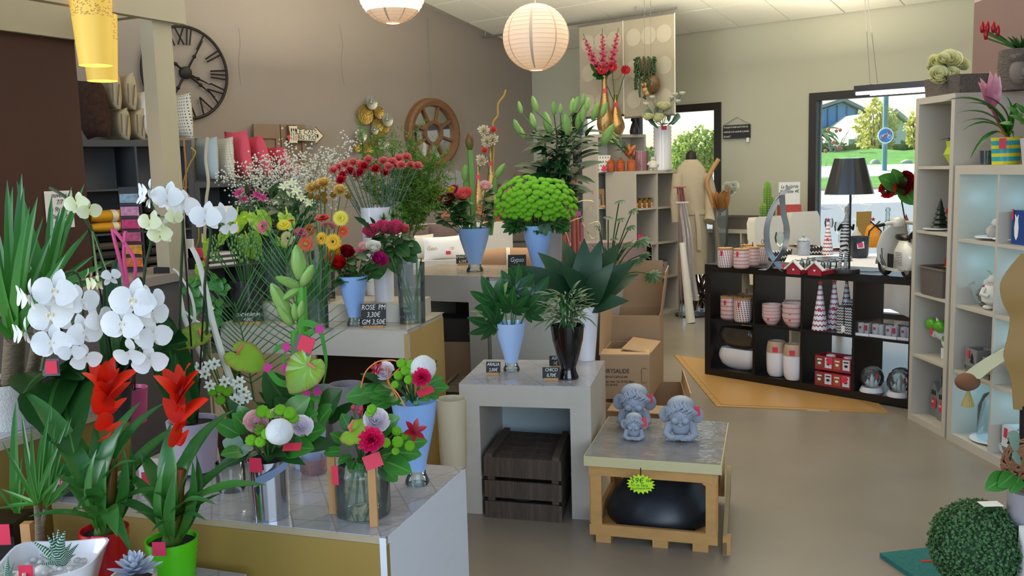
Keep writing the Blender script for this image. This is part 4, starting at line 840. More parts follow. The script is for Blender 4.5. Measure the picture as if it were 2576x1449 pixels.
for (x,y,Y,n,lb) in ((1944,600,8.0,V((.5,-.87,0)),'cream upholstered chair at the near left of the dining table'),(2034,575,8.35,V((.3,-.95,0)),'cream upholstered chair behind the dining table')):
    p = at(x,y,Y);p.z = 0;n = n.normalized();t_ = V((n.y,-n.x,0));zt2 = at(x,545 if Y < 8.1 else 533,Y).z;r = thing('dining_chair',lb,'chair',p,'cream dining chairs')
    M = T(p) @ MX((t_,n,V((0,0,1)))).transposed().to_4x4() if t_.cross(n).z > 0 else T(p) @ MX((-t_,n,V((0,0,1)))).transposed().to_4x4()
    w_ = .3 if Y > 8.1 else .34
    out = [(-w_/2,.0),(w_/2,.0),(w_/2,zt2-.5),(w_/2*.85,zt2-.45),(-w_/2*.85,zt2-.45),(-w_/2,zt2-.5)]
    MB().prism(out,.09,M @ T(0,-.05,.45) @ RX(PI/2+.08)).build('backrest',m_uph,r);MB().box((0,.16,.42),(w_,.36,.1),M).build('seat',m_uph,r)
    for sx in (-1,1):
        for sy in (-.06,.3): MB().box((sx*(w_/2-.03),sy,.19),(.04,.04,.37),M).build('leg',m_black,r,False)
    q = M @ V((0,.06,.475));cushion('ikat_cushion','black and white woven cushion on the '+('near left' if Y < 8.1 else 'far')+' dining chair',(q.x,q.y,q.z+.04),.30,.24,.1,n,ikat,0,'woven cushions',lean=-.2)
# low white cabinet with basket, cactus and box against the back wall
a = wp(.38,.42);zc = at(1860,573,9.2).z
KC = shelf('low_white_cabinet','low white cube cabinet between the two windows',wp(.33,.44).xy,WT.xy,WN.xy,2,2,.36,(zc-.07)/2,.38,m_white,.035,back=mat('white_back','#d8d6cd',.6))
def onc(s,d): p = wp(s,d);p.z = zc+.03;return p
ztop = 2*(zc-.07)/2+.07-.016+.001
m_wick = uvpat('grey_wicker','#6f655c','#4a423c','check',40,14,.5,.8)
def basket(name,lab,p,w_,d,h,u,m,taper=.95):
    r = thing(name,lab,'basket',p);v_ = V((-u.y,u.x,0));t_ = .012
    M = T(p) @ MX((u,v_,V((0,0,1)))).transposed().to_4x4()
    MB().lathe([(.5*taper,0),(.5,h),(.47,h),(.46*taper,.012),(0,.012)],32,M @ SC(w_,d,1),1,sq=8).build('woven_body',m,r)
    MB().lathe([(.47,h-.004),(.5,h+.008),(.515,h-.004)],32,M @ SC(w_,d,1),0,sq=8).build('rim',mat('wicker_rim','#5a5049',.8),r);return r,M
p = onp(1858,573,wp(0,.25),WN);p.z = ztop
basket('wicker_basket','grey wicker basket on the low white cabinet',p,.36,.24,.115,WT,m_wick)
p = at(1930,570,9.1);p.z = ztop;r = thing('cactus','tall green column cactus in a white pot on the low cabinet','cactus',p);m_cac = uvpat('cactus_ribs','#3f6a24','#7d9a3c','rings',1,1,.1,.6)
m_cac = leafm('cactus_skin','#3f6e22','#7fae3a',rough=.5,tr=0)
for (dx,dy,z0,h,rr) in ((0,0,.04,.42,.034),(-.045,-.01,.04,.22,.028),(.045,.01,.05,.26,.03)):
    mb = MB();pr = [(rr*.7,z0),(rr,z0+.05),(rr,z0+h*.8),(rr*.8,z0+h*.94),(rr*.3,z0+h),(0,z0+h)];vs = []
    mb.lathe(pr,32,T(p.x+dx,p.y+dy,p.z),0,ripple=.2,rn=8);o = mb.build('column',m_cac,r);mb = MB();rn = random.Random(4)
    for k in range(8):
        for j in range(int(h/.022)): a = k*PI/4;q = V((p.x+dx+rr*1.2*math.cos(a),p.y+dy+rr*1.2*math.sin(a),p.z+z0+.02+.022*j));mb.box(tuple(q),(.006,.006,.006)) if j*.022 < h*.86 else None
    mb.build('areoles',mat('pale_spine','#d9d6a8',.8),o,False)['kind'] = 'stuff'
MB().lathe([(.05,0),(.062,.075),(.056,.075),(.05,.06),(0,.06)],24,T(p),1).build('pot',m_white,r)
p = at(1985,575,8.9);p.z = ztop;r = thing('gift_box_display','red and white biscuit box with a handwritten card on the low cabinet','box',p)
MB().box((p.x,p.y,p.z+.12),(.2,.1,.24)).build('box',mat('red_print','#c24a44',.6,var=.3,scale=20),r,False);zc2 = p.z+.24;MB().box((p.x-.01,p.y-.03,zc2+.11),(.2,.004,.21)).build('card',m_pw,r,False)
text('La Boîte de\nNoisette 4€',.032,m_ink,r,face((p.x-.01,p.y-.034,zc2+.15),(0,-1,0)),.25,sx=.8)
# ---------- goods ----------
m_wlid = mat('pale_wood_lid','#b98a56',.5,var=.15,scale=6);m_gl = glassm('clear_glass','#f1f7f6',.05);m_glw = glassm('clear_glass_wall','#e9f2f2',.09)
m_dots = uvpat('red_dots','#e4ded6','#8d2f3a','dots',20,11,.5);m_hatch = uvpat('red_hatch','#e0d0c8','#b8333c','hatch',70,5,.35);m_hatch2 = uvpat('red_hatch_bowl','#e3cfc6','#b93a40','hatch',60,3,.3)
m_cer = mat('white_ceramic','#e6e2e4',.12,var=.02);m_zig = uvpat('zigzag_red','#eceaec','#a11f38','zigzag',12,9,.3,.3,.3);m_zigp = uvpat('zigzag_purple','#e4e6ea','#4a2340','zigzag',12,9,.3,.3,.3)
m_star = mat('red_star','#a8203a',.5);m_leath = mat('dark_leather','#3a2a20',.7)
def ribbon(mb,pts,w_,t_=.003,wd=(0,1,0)):
    pts = [V(p) for p in pts];wd = V(wd).normalized();vs,fs = [],[];k = len(pts)
    for i,p in enumerate(pts):
        d = (pts[min(i+1,k-1)]-pts[max(0,i-1)]).normalized();n = d.cross(wd).normalized();ww = w_[i] if isinstance(w_,(list,tuple)) else w_
        for a,b in ((-1,-1),(1,-1),(1,1),(-1,1)): vs.append(p+wd*(ww/2*a)+n*(t_/2*b))
    for i in range(k-1):
        for j in range(4): a,b = i*4+j,i*4+(j+1) % 4;fs.append((a,b,b+4,a+4))
    return mb.add(vs,fs+[(3,2,1,0),(4*k-4,4*k-3,4*k-2,4*k-1)])
def tocam(p): d = CAM-V(p);d.z = 0;return d.normalized()
def tagon(parent,p,r,z,w_=.018,h=.03,side=-.3,m=None):
    n = tocam(p);s = V((-n.y,n.x,0));d = (n*math.cos(side)+s*math.sin(side));return redtag(parent,V(p)+d*(r+.0015)+V((0,0,z)),d,w_,h,.06*side,m)
def canister(lab,p,r,h,m,tg=True,grp='red patterned canisters',loop=True):
    o = thing('canister',lab,'canister',p,grp);M = T(p)
    MB().lathe([(r*.86,0),(r*.97,.008),(r,.02),(r,h-.012),(r*.97,h-.006)],32,M).build('jar',m,o)
    MB().lathe([(r*.98,h-.006),(r*1.02,h-.004),(r*1.02,h+.006),(0,h+.007)],32,M).build('lid',m_wlid,o)
    if loop: MB().tube([(math.cos(a)*.011,.0,h+.008+.016*(1+math.sin(a))) for a in [2*PI*k/10+PI*1.5 for k in range(11)]],.0018,5,M @ RZ(random.random()*3)).build('loop',m_leath,o)
    if tg: tagon(o,p,r,h*.78,.016,.032,-.5)
    return o
kz = KB(0,2,0,0).z
for lab,x,y,w_,hh,m,tg in (('dotted canister at the left end of the black shelf top',1824,675,37,47,m_dots,1),('striped canister second from the left on the black shelf top',1865,677,40,47,m_hatch,1),('striped canister half behind, third along the black shelf top',1893,671,34,45,m_hatch,0),('dotted canister rightmost of those on the black shelf top',1918,667,28,47,m_dots,0),('back canister behind the striped one on the black shelf top',1878,660,34,40,m_hatch,0)):
    p = oz(x,y-3,kz);canister(lab,p,w_/2*mpp(p.y),hh*mpp(p.y),m,tg)
for lab,c,fx,fd,m,tg in (('striped canister at the left in the upper left cell',0,.30,.2,m_hatch,1),('dotted canister at the right in the upper left cell',0,.68,.13,m_dots,1),('striped canister behind, middle of the upper left cell',0,.42,.6,m_hatch,0),('dotted canister behind, right of the upper left cell',0,.8,.55,m_dots,0)):
    p = KB(c,1,fx,fd);canister(lab,p,.06,.155,m,tg)
def bowl(lab,p,r,h,m,grp,tg):
    o = thing('bowl',lab,'bowl',p,grp);M = T(p)
    MB().lathe([(r*.5,0),(r*.52,.004),(r*.78,h*.3),(r*.96,h*.65),(r,h),(r*.97,h),(r*.93,h*.65),(r*.7,h*.25),(0,h*.15)],32,M).build('body',m,o);MB().lathe([(r*.99,h-.002),(r*1.005,h+.001),(r*.96,h)],32,M,0).build('rim',m_cer,o)
    if tg: tagon(o,p,r*.93,h*.7,.014,.03,-.4)
for k in range(4): p = KB(1,1,.28,.15,.022*k);bowl(['lowest','second','third','topmost'][k]+' small striped bowl of the stack of four',p,.064,.07 if k else .07,m_hatch2,'stacks of striped bowls',k in (0,2,3))
for k in range(3): p = KB(1,1,.76,.17,.035*k);bowl(['lowest','middle','topmost'][k]+' large striped bowl of the stack of three',p,.078,.085,m_hatch2,'stacks of striped bowls',k < 2)
for k in range(2): p = KB(1,1,.4+.4*k,.66,.0);bowl('striped bowl at the back of the bowl cell, '+('left','right')[k],p,.06,.14,m_hatch2,'stacks of striped bowls',0)
def starmesh(R_,t_=.004):
    o = [(R_*(1 if k % 2 == 0 else .42)*math.sin(k*PI/5),R_*(1 if k % 2 == 0 else .42)*math.cos(k*PI/5)) for k in range(10)];return o
def conetree(lab,p,r,h,m,tg=True):
    o = thing('cone_tree',lab,'ornament',p,'zigzag cone trees');M = T(p)
    MB().lathe([(r,0),(r*1.0,.004),(r*.22,h*.93),(r*.12,h*.96),(0,h*.96)],36,M).build('cone',m,o);MB().prism(starmesh(.02),.005,face(V(p)+V((0,0,h)),tocam(p))).build('star',m_star,o,False)
    if tg: tagon(o,p,r*.62,h*.42,.018,.034,-.1)
for k,(fx,fd) in enumerate(((.27,.14),(.40,.4),(.53,.6),(.66,.8))): conetree(['front','second','third','last'][k]+' zigzag cone tree in the row inside the black shelf',KB(2,1,fx,fd),.05,.305,m_zigp if k > 1 else m_zig,k < 2)
# patterned gift boxes, cup tray, bean vases, white vases, mug boxes, snow globes
M49 = MX((bu.to_3d(),bd.to_3d(),V((0,0,1)))).transposed().to_4x4()
m_bwz = uvpat('black_white_zigzag','#c9c6c4','#3b3a3c','zigzag',6,10,.5,.5,.4)
for k,(fx,fd,w_,h,dz) in enumerate(((.84,.12,.095,.17,0),(.86,.4,.08,.2,0))):
    p = KB(2,1,fx,fd);o = thing('gift_box',('front','rear')[k]+' black and white zigzag gift box beside the cone trees','box',p,'zigzag gift boxes');MB().box((0,0,h/2),(w_,.09,h),T(p) @ M49).build('box',m_bwz,o,False)
    MB().box((0,-.0005,h/2),(.006,.093,h+.003),T(p) @ M49).build('ribbon',m_ink,o,False);MB().box((0,0,h*.5),(w_+.003,.092,.006),T(p) @ M49).build('ribbon',m_ink,o,False)
    if k == 0: MB().box((-.005,-.047,h*.2),(.022,.003,.04),T(p) @ M49).build('price_tag',m_pw,o,False)
m_cup = mat('white_cup','#e9e6e4',.3);
for k in range(4):
    p = KB(3,1,.12+.26*k,.12+.02*(k % 2));o = thing('cup_pair','white cups with red prints wrapped on a white tray, place %s from the left' % ['first','second','third','fourth'][k],'cup',p,'cups wrapped on trays')
    for j in (-.02,.021): MB().lathe([(.016,.016),(.019,.02),(.0205,.075),(.019,.075),(.017,.022),(0,.022)],18,T(p) @ M49 @ T(j,0,0)).build('cup',m_cup,o)
    MB().box((0,.04,.008),(.086,.15,.016),T(p) @ M49).build('tray',m_cup,o,False);MB().box((-.018,-.0195,.05),(.014,.004,.016),T(p) @ M49).build('red_print',m_red,o,False)
    MB().box((0,.045,.055),(.086,.15,.075),T(p) @ M49).build('clear_wrap',glassm('cellophane','#f6f8f8',.03,.05),o,False)
    if k % 2 == 0: MB().box((.02,-.022,.05),(.02,.002,.034),T(p) @ M49).build('price_tag',m_red,o,False)
def bean(lab,p,m,s=1.):
    o = thing('bean_vase',lab,'vase',p,'kidney shaped vases');prof = [(.0,0),(.5,0),(.66,.012),(.86,.035),(.98,.075),(1,.1),(.94,.13),(.87,.148),(.84,.148),(.9,.12),(.92,.09),(.7,.03),(0,.03)];mb = MB();mb.lathe(prof,48)
    mb.v = [(x*.155*s,(y*.085+.018*math.cos(x*3.0)*(1)-.012)*s,z*s) for x,y,z in mb.v];mb.v = [tuple(T(p) @ M49 @ V(q)) for q in mb.v];mb.build('body',m,o)
    MB().box((-.03,-.085*s+.012,.105*s),(.034,.003,.036),T(p) @ M49 @ RX(-.1)).build('price_tag',m_red,o,False)
p = KB(0,0,.5,.32);bean('white kidney shaped vase at the bottom left of the black shelf',p,m_cer);bean('dark olive kidney shaped vase stacked on the white one',p+V((0,0,.149)),mat('olive_glaze','#443d33',.15,var=.05),.97)
m_wgrain = mat('printed_woodgrain','#b79a7f',.5,var=.3,scale=12,stretch=(1,1,.2))
for k,(fx,fd) in enumerate(((.36,.2),(.79,.12))):
    p = KB(1,0,fx,fd);o = thing('two_tone_vase',('left','right')[k]+' white vase with a wood grain collar in the lower black shelf','vase',p,'wood collared vases');M = T(p)
    MB().lathe([(.035,0),(.048,.004),(.062,.03),(.066,.08),(.067,.15),(.0665,.165)],36,M).build('body',m_cer,o);MB().lathe([(.0667,.1652),(.064,.205),(.057,.235),(.052,.24),(.05,.236),(.058,.2)],36,M,0).build('wood_collar',m_wgrain,o);MB().lathe([(.0575,.2),(0,.198)],24,M,0).build('inside',m_cer,o);tagon(o,p,.064,.19,.035,.035,-.15)
p = KB(1,0,.66,.65);o = tag(MB().box((0,0,.09),(.12,.1,.18),T(p) @ M49).build('red_bag',mat('red_paper','#a81d2b',.6)),'red paper bag behind the two tone vases','bag')
m_mugb = mat('red_carton','#a3262f',.6)
for k in range(2):
    p = KB(2,0,.62,.2,.105*k);o = thing('mug_box',('lower','upper')[k]+' red carton of cups with coffee pictures in the black shelf','box',p,'red cup cartons');MP = T(p) @ M49
    for c_,d_ in (((0,-.068,.045),(.24,.004,.09)),((0,.068,.045),(.24,.004,.09)),((-.12,0,.045),(.004,.14,.09)),((.12,0,.045),(.004,.14,.09))): MB().box(c_,d_,MP).build('side',m_mugb,o,False)
    MB().box((0,0,.003),(.24,.13,.006),MP).build('bottom',m_mugb,o,False)
    for j in range(4):
        x = -.09+.06*j;MB().box((x,-.0705,.048),(.046,.002,.066),MP).build('printed_panel',mat(('panel_tan','panel_white','panel_rust','panel_white')[j],('#7a4a2e','#cfd2d4','#a8582a','#cfd2d4')[j],.6),o,False)
        MB().lathe([(.012,0),(.012,.001)],14,MP @ T(x,-.0718,.042) @ RX(PI/2) @ SC(1,.7,1),2).build('cup_picture',m_cup if j % 2 == 0 else m_ink,o,False);MB().box((x,-.0718,.066),(.032,.001,.008),MP).build('print_line',m_ink if j % 2 else m_cup,o,False)
    if k: MB().lathe([(.03,.0),(.03,.03),(.025,.035)],20,MP @ T(-.05,0,.055)).build('cup',m_cup,o);MB().lathe([(.03,.0),(.03,.03),(.025,.035)],20,MP @ T(.07,0,.055)).build('cup',m_cup,o)
    MB().box((-.02+.1*(1-k),-.073,.06),(.04,.002,.04),MP).build('price_tag',m_red,o,False)
p = KB(2,0,.82,.72);MB_ = MB().box((0,0,.11),(.11,.1,.22),T(p) @ M49);tag(MB_.build('red_gift_carton',mat('crimson_card','#8f1524',.6)),'crimson gift carton standing behind the cup cartons','box')
for k,(fx,fd,s) in enumerate(((.25,.18,1),(.6,.55,.9),(.77,.16,1))):
    p = KB(3,0,fx,fd);o = thing('snow_globe',('left','rear','right')[k]+' snow globe with a little white tree in the black shelf','snow globe',p,'snow globes');M = T(p) @ SC(s)
    MB().lathe([(.072,0),(.072,.008),(.06,.03),(.0,.03)],30,M).build('base',mat('plaster_white','#d9d9da',.6),o);MB().lathe([(.048,.031),(.07,.065),(.072,.095),(.058,.135),(.03,.155),(0,.16)],30,M,0).build('globe',m_gl,o)
    for dx,hh in ((.0,.085),(-.025,.05),(.026,.045)): MB().lathe([(.018,.03),(.012,.03+hh*.45),(.014,.03+hh*.45),(.006,.03+hh*.8),(0,.03+hh)],12,M @ T(dx,.0,.001)).build('snowy_tree',mat('frosted_tree','#c9ced2',.8,var=.15,scale=60),o)
    tagon(o,p,.068*s,.11,.014,.03,.45)
# steel flame ornament
ms = mat('brushed_steel','#aab4c4',.22,.85);p0 = oz(1955,676,kz);sY = p0.y
def fl(pts): return smooth([at(x,y,sY) for x,y in pts],5)
o = thing('flame_ornament','tall looped steel ribbon ornament beside the canisters','ornament',p0);wdf = (.68,.72,0)
MB_ = ribbon(MB(),fl(((2000,466),(1975,482),(1946,520),(1929,575),(1934,630),(1956,664),(1972,680),(1988,679))),.075,.003,wdf);MB_.build('ribbon',ms,o)
MB_ = ribbon(MB(),fl(((1967,484),(1970,530),(1980,580),(1973,625),(1952,657),(1936,676),(1915,677))),.075,.003,wdf);MB_.build('ribbon',ms,o)
# little house jar sets
m_roof = mat('white_wood','#e4e1dc',.5);m_redw = mat('red_wood','#a51c2c',.5)
for k,x in enumerate((1997,2050)):
    p = oz(x,690+3*k,kz);o = thing('house_jar_set',('left','right')[k]+' red house shaped holder with small glass jars on the black shelf','jar holder',p,'house jar holders');MP = T(p) @ M49
    MB().prism([(-.045,0),(.045,0),(.045,.035),(0,.075),(-.045,.035)],.012,MP @ T(0,-.0,0) @ RX(PI/2)).build('house_front',m_redw,o,False)
    for s in (-1,1): MB().box((s*.03,0,.058),(.085,.03,.008),MP @ T(0,0,0) @ T(s*.0,0,.006) @ RY(0) if False else MP @ T(s*.028,0,.06) @ RY(s*.72) @ T(-s*.03,0,-.058)).build('roof_board',m_roof,o,False)
    MB().box((0,.13,.014),(.09,.24,.024),MP).build('tray',m_redw,o,False);MB().prism([(x_*.008,y_*.008) for x_,y_ in ((0,-1),(1,.2),(.6,.9),(0,.5),(-.6,.9),(-1,.2))],.002,MP @ T(0,-.0075,.03) @ RX(PI/2)).build('heart',m_roof,o,False)
    for j in range(3): MB().lathe([(.026,.0),(.032,.01),(.032,.045),(.024,.052),(.026,.06),(.024,.06)],18,MP @ T(0,.06+.075*j,.028)).build('glass_jar',m_glw,o)
    if k == 0: MB().box((-.035,-.01,.07),(.02,.003,.03),MP @ RY(-.5)).build('price_tag',m_red,o,False)
# zebra lamp
p = oz(2127,686,kz);o = thing('zebra_lamp','black plastic wrapped lamp on a standing zebra base','lamp',p);M = T(p);mz = uvpat('zebra_skin','#d9d6d0','#161415','zebra',2,11,.42,.4,.25);sy = mpp(p.y)
MB().lathe([(.083,0),(.086,.01),(.082,.026),(0,.027)],36,M).build('base',mat('dark_base','#2c2926',.5),o)
mb = MB().tube([(-.012,0,.12),(-.012,0,.2),(-.008,0,.26),(-.004,0,.31),(.0,0,.335)],[.022,.026,.026,.02,.012],14,M);mb.build('zebra_body',mz,o)
for dx,e in ((-.024,-.034),(.006,.002)): MB().tube([(dx,0,.15),(e,0,.08),(e-.004,0,.027)],[.015,.011,.012],10,M).build('zebra_leg',mz,o)
mb = MB().tube([(.0,0,.33),(.006,0,.37),(.002,-.005,.40)],[.014,.012,.015],10,M);mb.tube([(.002,-.005,.4),(-.012,-.03,.385),(-.02,-.045,.375)],[.015,.012,.008],10,M);mb.tube([(.008,.0,.41),(.012,0,.43)],[.006,.002],6,M);mb.build('zebra_head',mz,o)
for s in (-1,1): MB().tube([(-.01+s*.02,0,.3),(-.01+s*.045,-.02,.27),(-.01+s*.04,-.04,.3)],[.01,.008,.007],8,M).build('zebra_arm',mat('black_paint','#17140f',.4),o)
MB().tube([(.022,.0,.026),(.022,0,.56)],.007,8,M).build('pole',mat('black_paint','#17140f',.4),o)
zs_ = at(2131,488,p.y).z-p.z;ms_ = mat('black_pleated','#211d1b',.25,var=.5,scale=10,stretch=(30,30,1),coat=.6)
MB().lathe([(.142,zs_),(.085,zs_+.215)],48,M @ T(.012,0,0),0).build('shade',ms_,o);MB().lathe([(.147,zs_-.004),(.09,zs_+.218),(.04,zs_+.222)],40,M @ T(.012,0,0),0).build('plastic_wrap',glassm('plastic_wrap','#eef2f4',.04,.12),o)
MB().tube([M @ V(q) for q in ((.08,.02,.004),(.16,-.03,.004),(.25,-.02,.004),(.3,.02,.004))],.0025,5).build('cord',m_ink,o)
# toy scooter
p = oz(2240,700,kz);p.x += .01;o = thing('toy_scooter','white retro motor scooter model with black seat and spare wheel','scooter',p);MP = T(p) @ MX((bu.to_3d(),bd.to_3d(),V((0,0,1)))).transposed().to_4x4() @ T(0,.07,0) @ RZ(-.6) @ SC(1.14);mw = mat('cream_enamel','#d9d4c6',.12,var=.02,coat=.4);mt = mat('tyre_black','#191718',.5)
def wheel(x,z,R_,t_,yy=0.,nm='wheel'):
    w1 = MB();w1.lathe([(R_*.6,-t_*.4),(R_*.85,-t_*.5),(R_,-t_*.25),(R_,t_*.25),(R_*.85,t_*.5),(R_*.6,t_*.4)],28,MP @ T(x,yy,z) @ RX(PI/2),0);w = w1.build(nm,mt,o)
    MB().lathe([(0,-t_*.42),(R_*.3,-t_*.42),(R_*.62,-t_*.3),(R_*.62,t_*.3),(R_*.3,t_*.42),(0,t_*.42)],24,MP @ T(x,yy,z) @ RX(PI/2),0).build('hub',mat('rim_grey','#b5b0a8',.3,.6),w)
wheel(-.115,.052,.052,.036);wheel(.1,.052,.052,.036,0);wheel(.155,.2,.05,.034,.0,'spare_wheel')
def body(nm,segs,m,n=18,sq=3):
    mb = MB();vs,fs = [],[]
    for (x,z,rx,ry) in segs:
        for i in range(n): a = 2*PI*i/n;cx,cy = math.cos(a),math.sin(a);k = (abs(cx)**sq+abs(cy)**sq)**(-1/sq);vs.append((x+rx*cx*k,ry*cy*k,z))
    for j in range(len(segs)-1):
        for i in range(n): a,b = j*n+i,j*n+(i+1) % n;fs.append((a,b,b+n,a+n))
    fs += [tuple(range(n))[::-1],tuple((len(segs)-1)*n+i for i in range(n))];mb.sh = 60;return mb.add(vs,fs,MP).build(nm,m,o)
body('leg_shield',[(-.055,.045,.012,.05),(-.07,.09,.012,.075),(-.06,.16,.012,.085),(-.035,.23,.012,.075),(-.012,.265,.014,.045)],mw)
body('front_fork_cover',[(-.1,.06,.03,.014),(-.09,.12,.022,.018),(-.06,.18,.012,.02),(-.025,.255,.012,.02)],mw)
mb = MB().lathe([(.064,-.022),(.064,.022)],24,None,0);mb.f = [f for f in mb.f if sum(mb.v[i][1] for i in f)/len(f) > -.004];mb.v = [tuple(MP @ V((x-.115,z,y+.052))) for x,y,z in mb.v];mb.build('front_fender',mw,o)
body('floorboard',[(.0,.036,.075,.05),(.0,.052,.078,.052)],mw);body('rear_body',[(.1,.05,.07,.045),(.105,.09,.092,.06),(.1,.14,.09,.06),(.085,.175,.06,.042),(.075,.195,.045,.03)],mw,sq=2.4)
body('seat',[(.055,.198,.045,.03),(.055,.21,.055,.034),(.05,.224,.045,.028)],mat('black_leather','#191617',.3));body('seat',[(.135,.21,.035,.028),(.135,.224,.035,.028)],mat('black_leather','#191617',.3))
body('headlight',[(-.012,.262,.03,.03),(-.016,.28,.042,.036),(-.01,.3,.034,.03),(.0,.31,.016,.014)],mw);MB().lathe([(.018,0),(.014,.008),(0,.01)],16,MP @ T(-.055,0,.283) @ RY(-PI/2)).build('lamp_glass',m_gl,o)
for s in (-1,1): MB().tube([MP @ V((-.01,0,.285)),MP @ V((.0,s*.06,.28)),MP @ V((.005,s*.085,.276))],.011,8).build('handlebar',mw,o);MB().tube([MP @ V((.005,s*.085,.276)),MP @ V((.01,s*.13,.27))],.011,8).build('grip',mat('black_leather','#191617',.3),o)
MB().box((.02,-.054,.09),(.05,.004,.07),MP).build('side_opening',mt,o,False)
for j in range(3): MB().tube([MP @ V(q) for q in ((-.083+.018*j,-.064,.15),(-.075+.018*j,-.0645,.1),(-.045+.016*j,-.058,.06))],.0028,5).build('shield_rib',mt,o)
for j in range(9): MB().tube([MP @ V((.07,-.0615,.075+.008*j)),MP @ V((.135,-.0615,.075+.008*j))],.0011,4).build('vent_slot',mt,o)
# ---------- things laid on the dining table ----------
tz = .7545
def plate(lab,x,y,r,m,rim,nap=True):
    p = oz(x,y,tz);o = thing('plate',lab,'plate',p,'plates on the dining table');MB().lathe([(r*.6,0),(r,.012),(r*.98,.015),(r*.6,.005),(0,.005)],32,T(p)).build('dish',m,o)
    if nap: MB().prism([(-.07,-.05),(.08,-.03),(.06,.06),(-.06,.05)],.012,T(p+V((0,0,.014))) @ RZ(.4)).build('red_napkin',m_redw,o,False);MB().lathe([(0,.02),(.07,.02),(.075,.024)],24,T(p),0).build('small_plate',m_cer,o)
m_slp = mat('dark_plate','#38302e',.3)
plate('dark plate with a red napkin at the left of the dining table',2020,622,.12,m_slp,0);plate('dark plate with cutlery at the front of the dining table',2090,655,.15,m_slp,0,False);plate('dark plate with a red napkin near the cone tree',2110,632,.12,m_slp,0)
p = oz(2021,642,tz);o = thing('crystal_jar','cut glass lidded jar on the dining table','jar',p);M = T(p);mcg = mat('cut_crystal','#b9c2cc',.12,.4,bump=1,bscale=120,var=.3,scale=90)
MB().lathe([(.045,0),(.05,.01),(.05,.1),(.046,.112),(.052,.118),(.045,.128),(.02,.14),(0,.14)],24,M).build('jar',mcg,o);MB().ball((0,0,.152),.012,10,8,M).build('knob',mcg,o)
p = oz(2082,640,tz);conetree('zigzag cone tree standing on the dining table',p,.045,.27,m_zig)
p = oz(2161,648,tz);o = thing('dark_pot','dark blue grey round pot with a pink price square on the table','pot',p);MB().lathe([(.055,0),(.066,.02),(.075,.16),(.07,.16),(.06,.03),(0,.02)],32,T(p)).build('body',mat('dark_blue_glaze','#27323b',.3),o);q = p+tocam(p)*.073+V((.01,0,.1));redtag(o,q,tocam(p),.05,.05,.1,m_pw);redtag(o,q+tocam(p)*.002,tocam(p),.035,.035,.1,mat('pink_tag','#d6407a',.5))
for x,y,lab in ((1962,646,'wine glass seen through the steel ornament'),(2110,612,'wine glass behind the zebra lamp'),(2085,600,'wine glass behind the cone tree on the table')):
    p = oz(x,y,tz);o = tag(MB().lathe([(.035,0),(.004,.006),(.004,.08),(.035,.11),(.042,.15),(.034,.19)],24,T(p),0).build('wine_glass',m_glw),lab,'glass','wine glasses')
p = oz(2172,612,tz);o = thing('gold_board','gold framed board with little lit houses behind the dark pot','ornament',p);MB().box((0,0,.14),(.14,.012,.28),T(p) @ RZ(.2)).build('board',mat('gold_board','#b58a3a',.4,.3),o,False)
p = oz(2195,622,tz);o = thing('amber_lantern','amber glass lantern with a dark wire bow on the dining table','lantern',p);MB().lathe([(.04,0),(.06,.03),(.066,.1),(.05,.17),(.03,.19)],24,T(p)).build('glass_body',mat('amber_glass','#d9912a',.15,emit=.35,trans=.3),o);mb = MB()
for s in (-1,1): mb.tube([T(p) @ V(q) for q in ((s*.055,-.03,.03),(s*.05,-.05,.14),(-s*.04,-.045,.22))],.006,6)
mb.build('wire_bow',m_ink,o);MB().prism(starmesh(.022),.005,face(p+V((0,0,.235)),tocam(p))).build('star',m_star,o,False)
for x,lab in ((2155,'left white lace tealight house in front of the window'),(2212,'right white lace tealight house in front of the window')):
    p = oz(x,618,tz);o = thing('lace_lantern',lab,'lantern',p,'white lace lanterns');MB().lathe([(.04,0),(.042,.07),(.036,.1),(.012,.13),(.006,.16),(0,.165)],16,T(p)).build('body',mat('white_lace','#e9e4d8',.5,trans=.4),o)
p = oz(2232,600,tz);tag(MB().lathe([(.03,0),(.038,.01),(.04,.12),(.028,.16),(.018,.17),(.018,.23),(.02,.235),(.012,.24),(.02,.25),(.024,.27),(.012,.29),(0,.29)],24,T(p)).build('carafe',m_glw),'glass carafe with a round stopper behind the scooter','carafe')
for x,lab in ((2278,'red hatted gnome figure behind the scooter, half hidden by the shelf'),):
    p = oz(x,600,tz);o = thing('gnome_figure',lab,'figurine',p);MB().lathe([(.04,0),(.045,.04),(.03,.1),(.02,.12)],18,T(p)).build('body',m_cup,o);MB().ball((0,0,.14),.026,12,8,T(p)).build('head',mat('skin_paint','#e2b9a0',.6),o);MB().lathe([(.03,.15),(.02,.18),(0,.23)],16,T(p)).build('hat',m_redw,o);MB().ball((0,-.018,.125),(.022,.012,.02),10,8,T(p)).build('beard',m_cup,o)
pA = onp(2150,530,wp(0,.5),WN);o = thing('wire_star','white wire star hanging in the big window','ornament',pA);mb = MB();st = [(.16*(1 if k % 2 == 0 else .45)*math.sin(k*PI/5),.16*(1 if k % 2 == 0 else .45)*math.cos(k*PI/5),0) for k in range(11)];mb.tube([face(pA,-WN) @ V(q) for q in st],.005,5);mb.build('wire',mat('white_wire','#f0ece4',.4,emit=.3),o);MB().tube([pA+V((0,0,.16)),pA+V((0,0,.75))],.001,3).build('thread',m_cord,o)
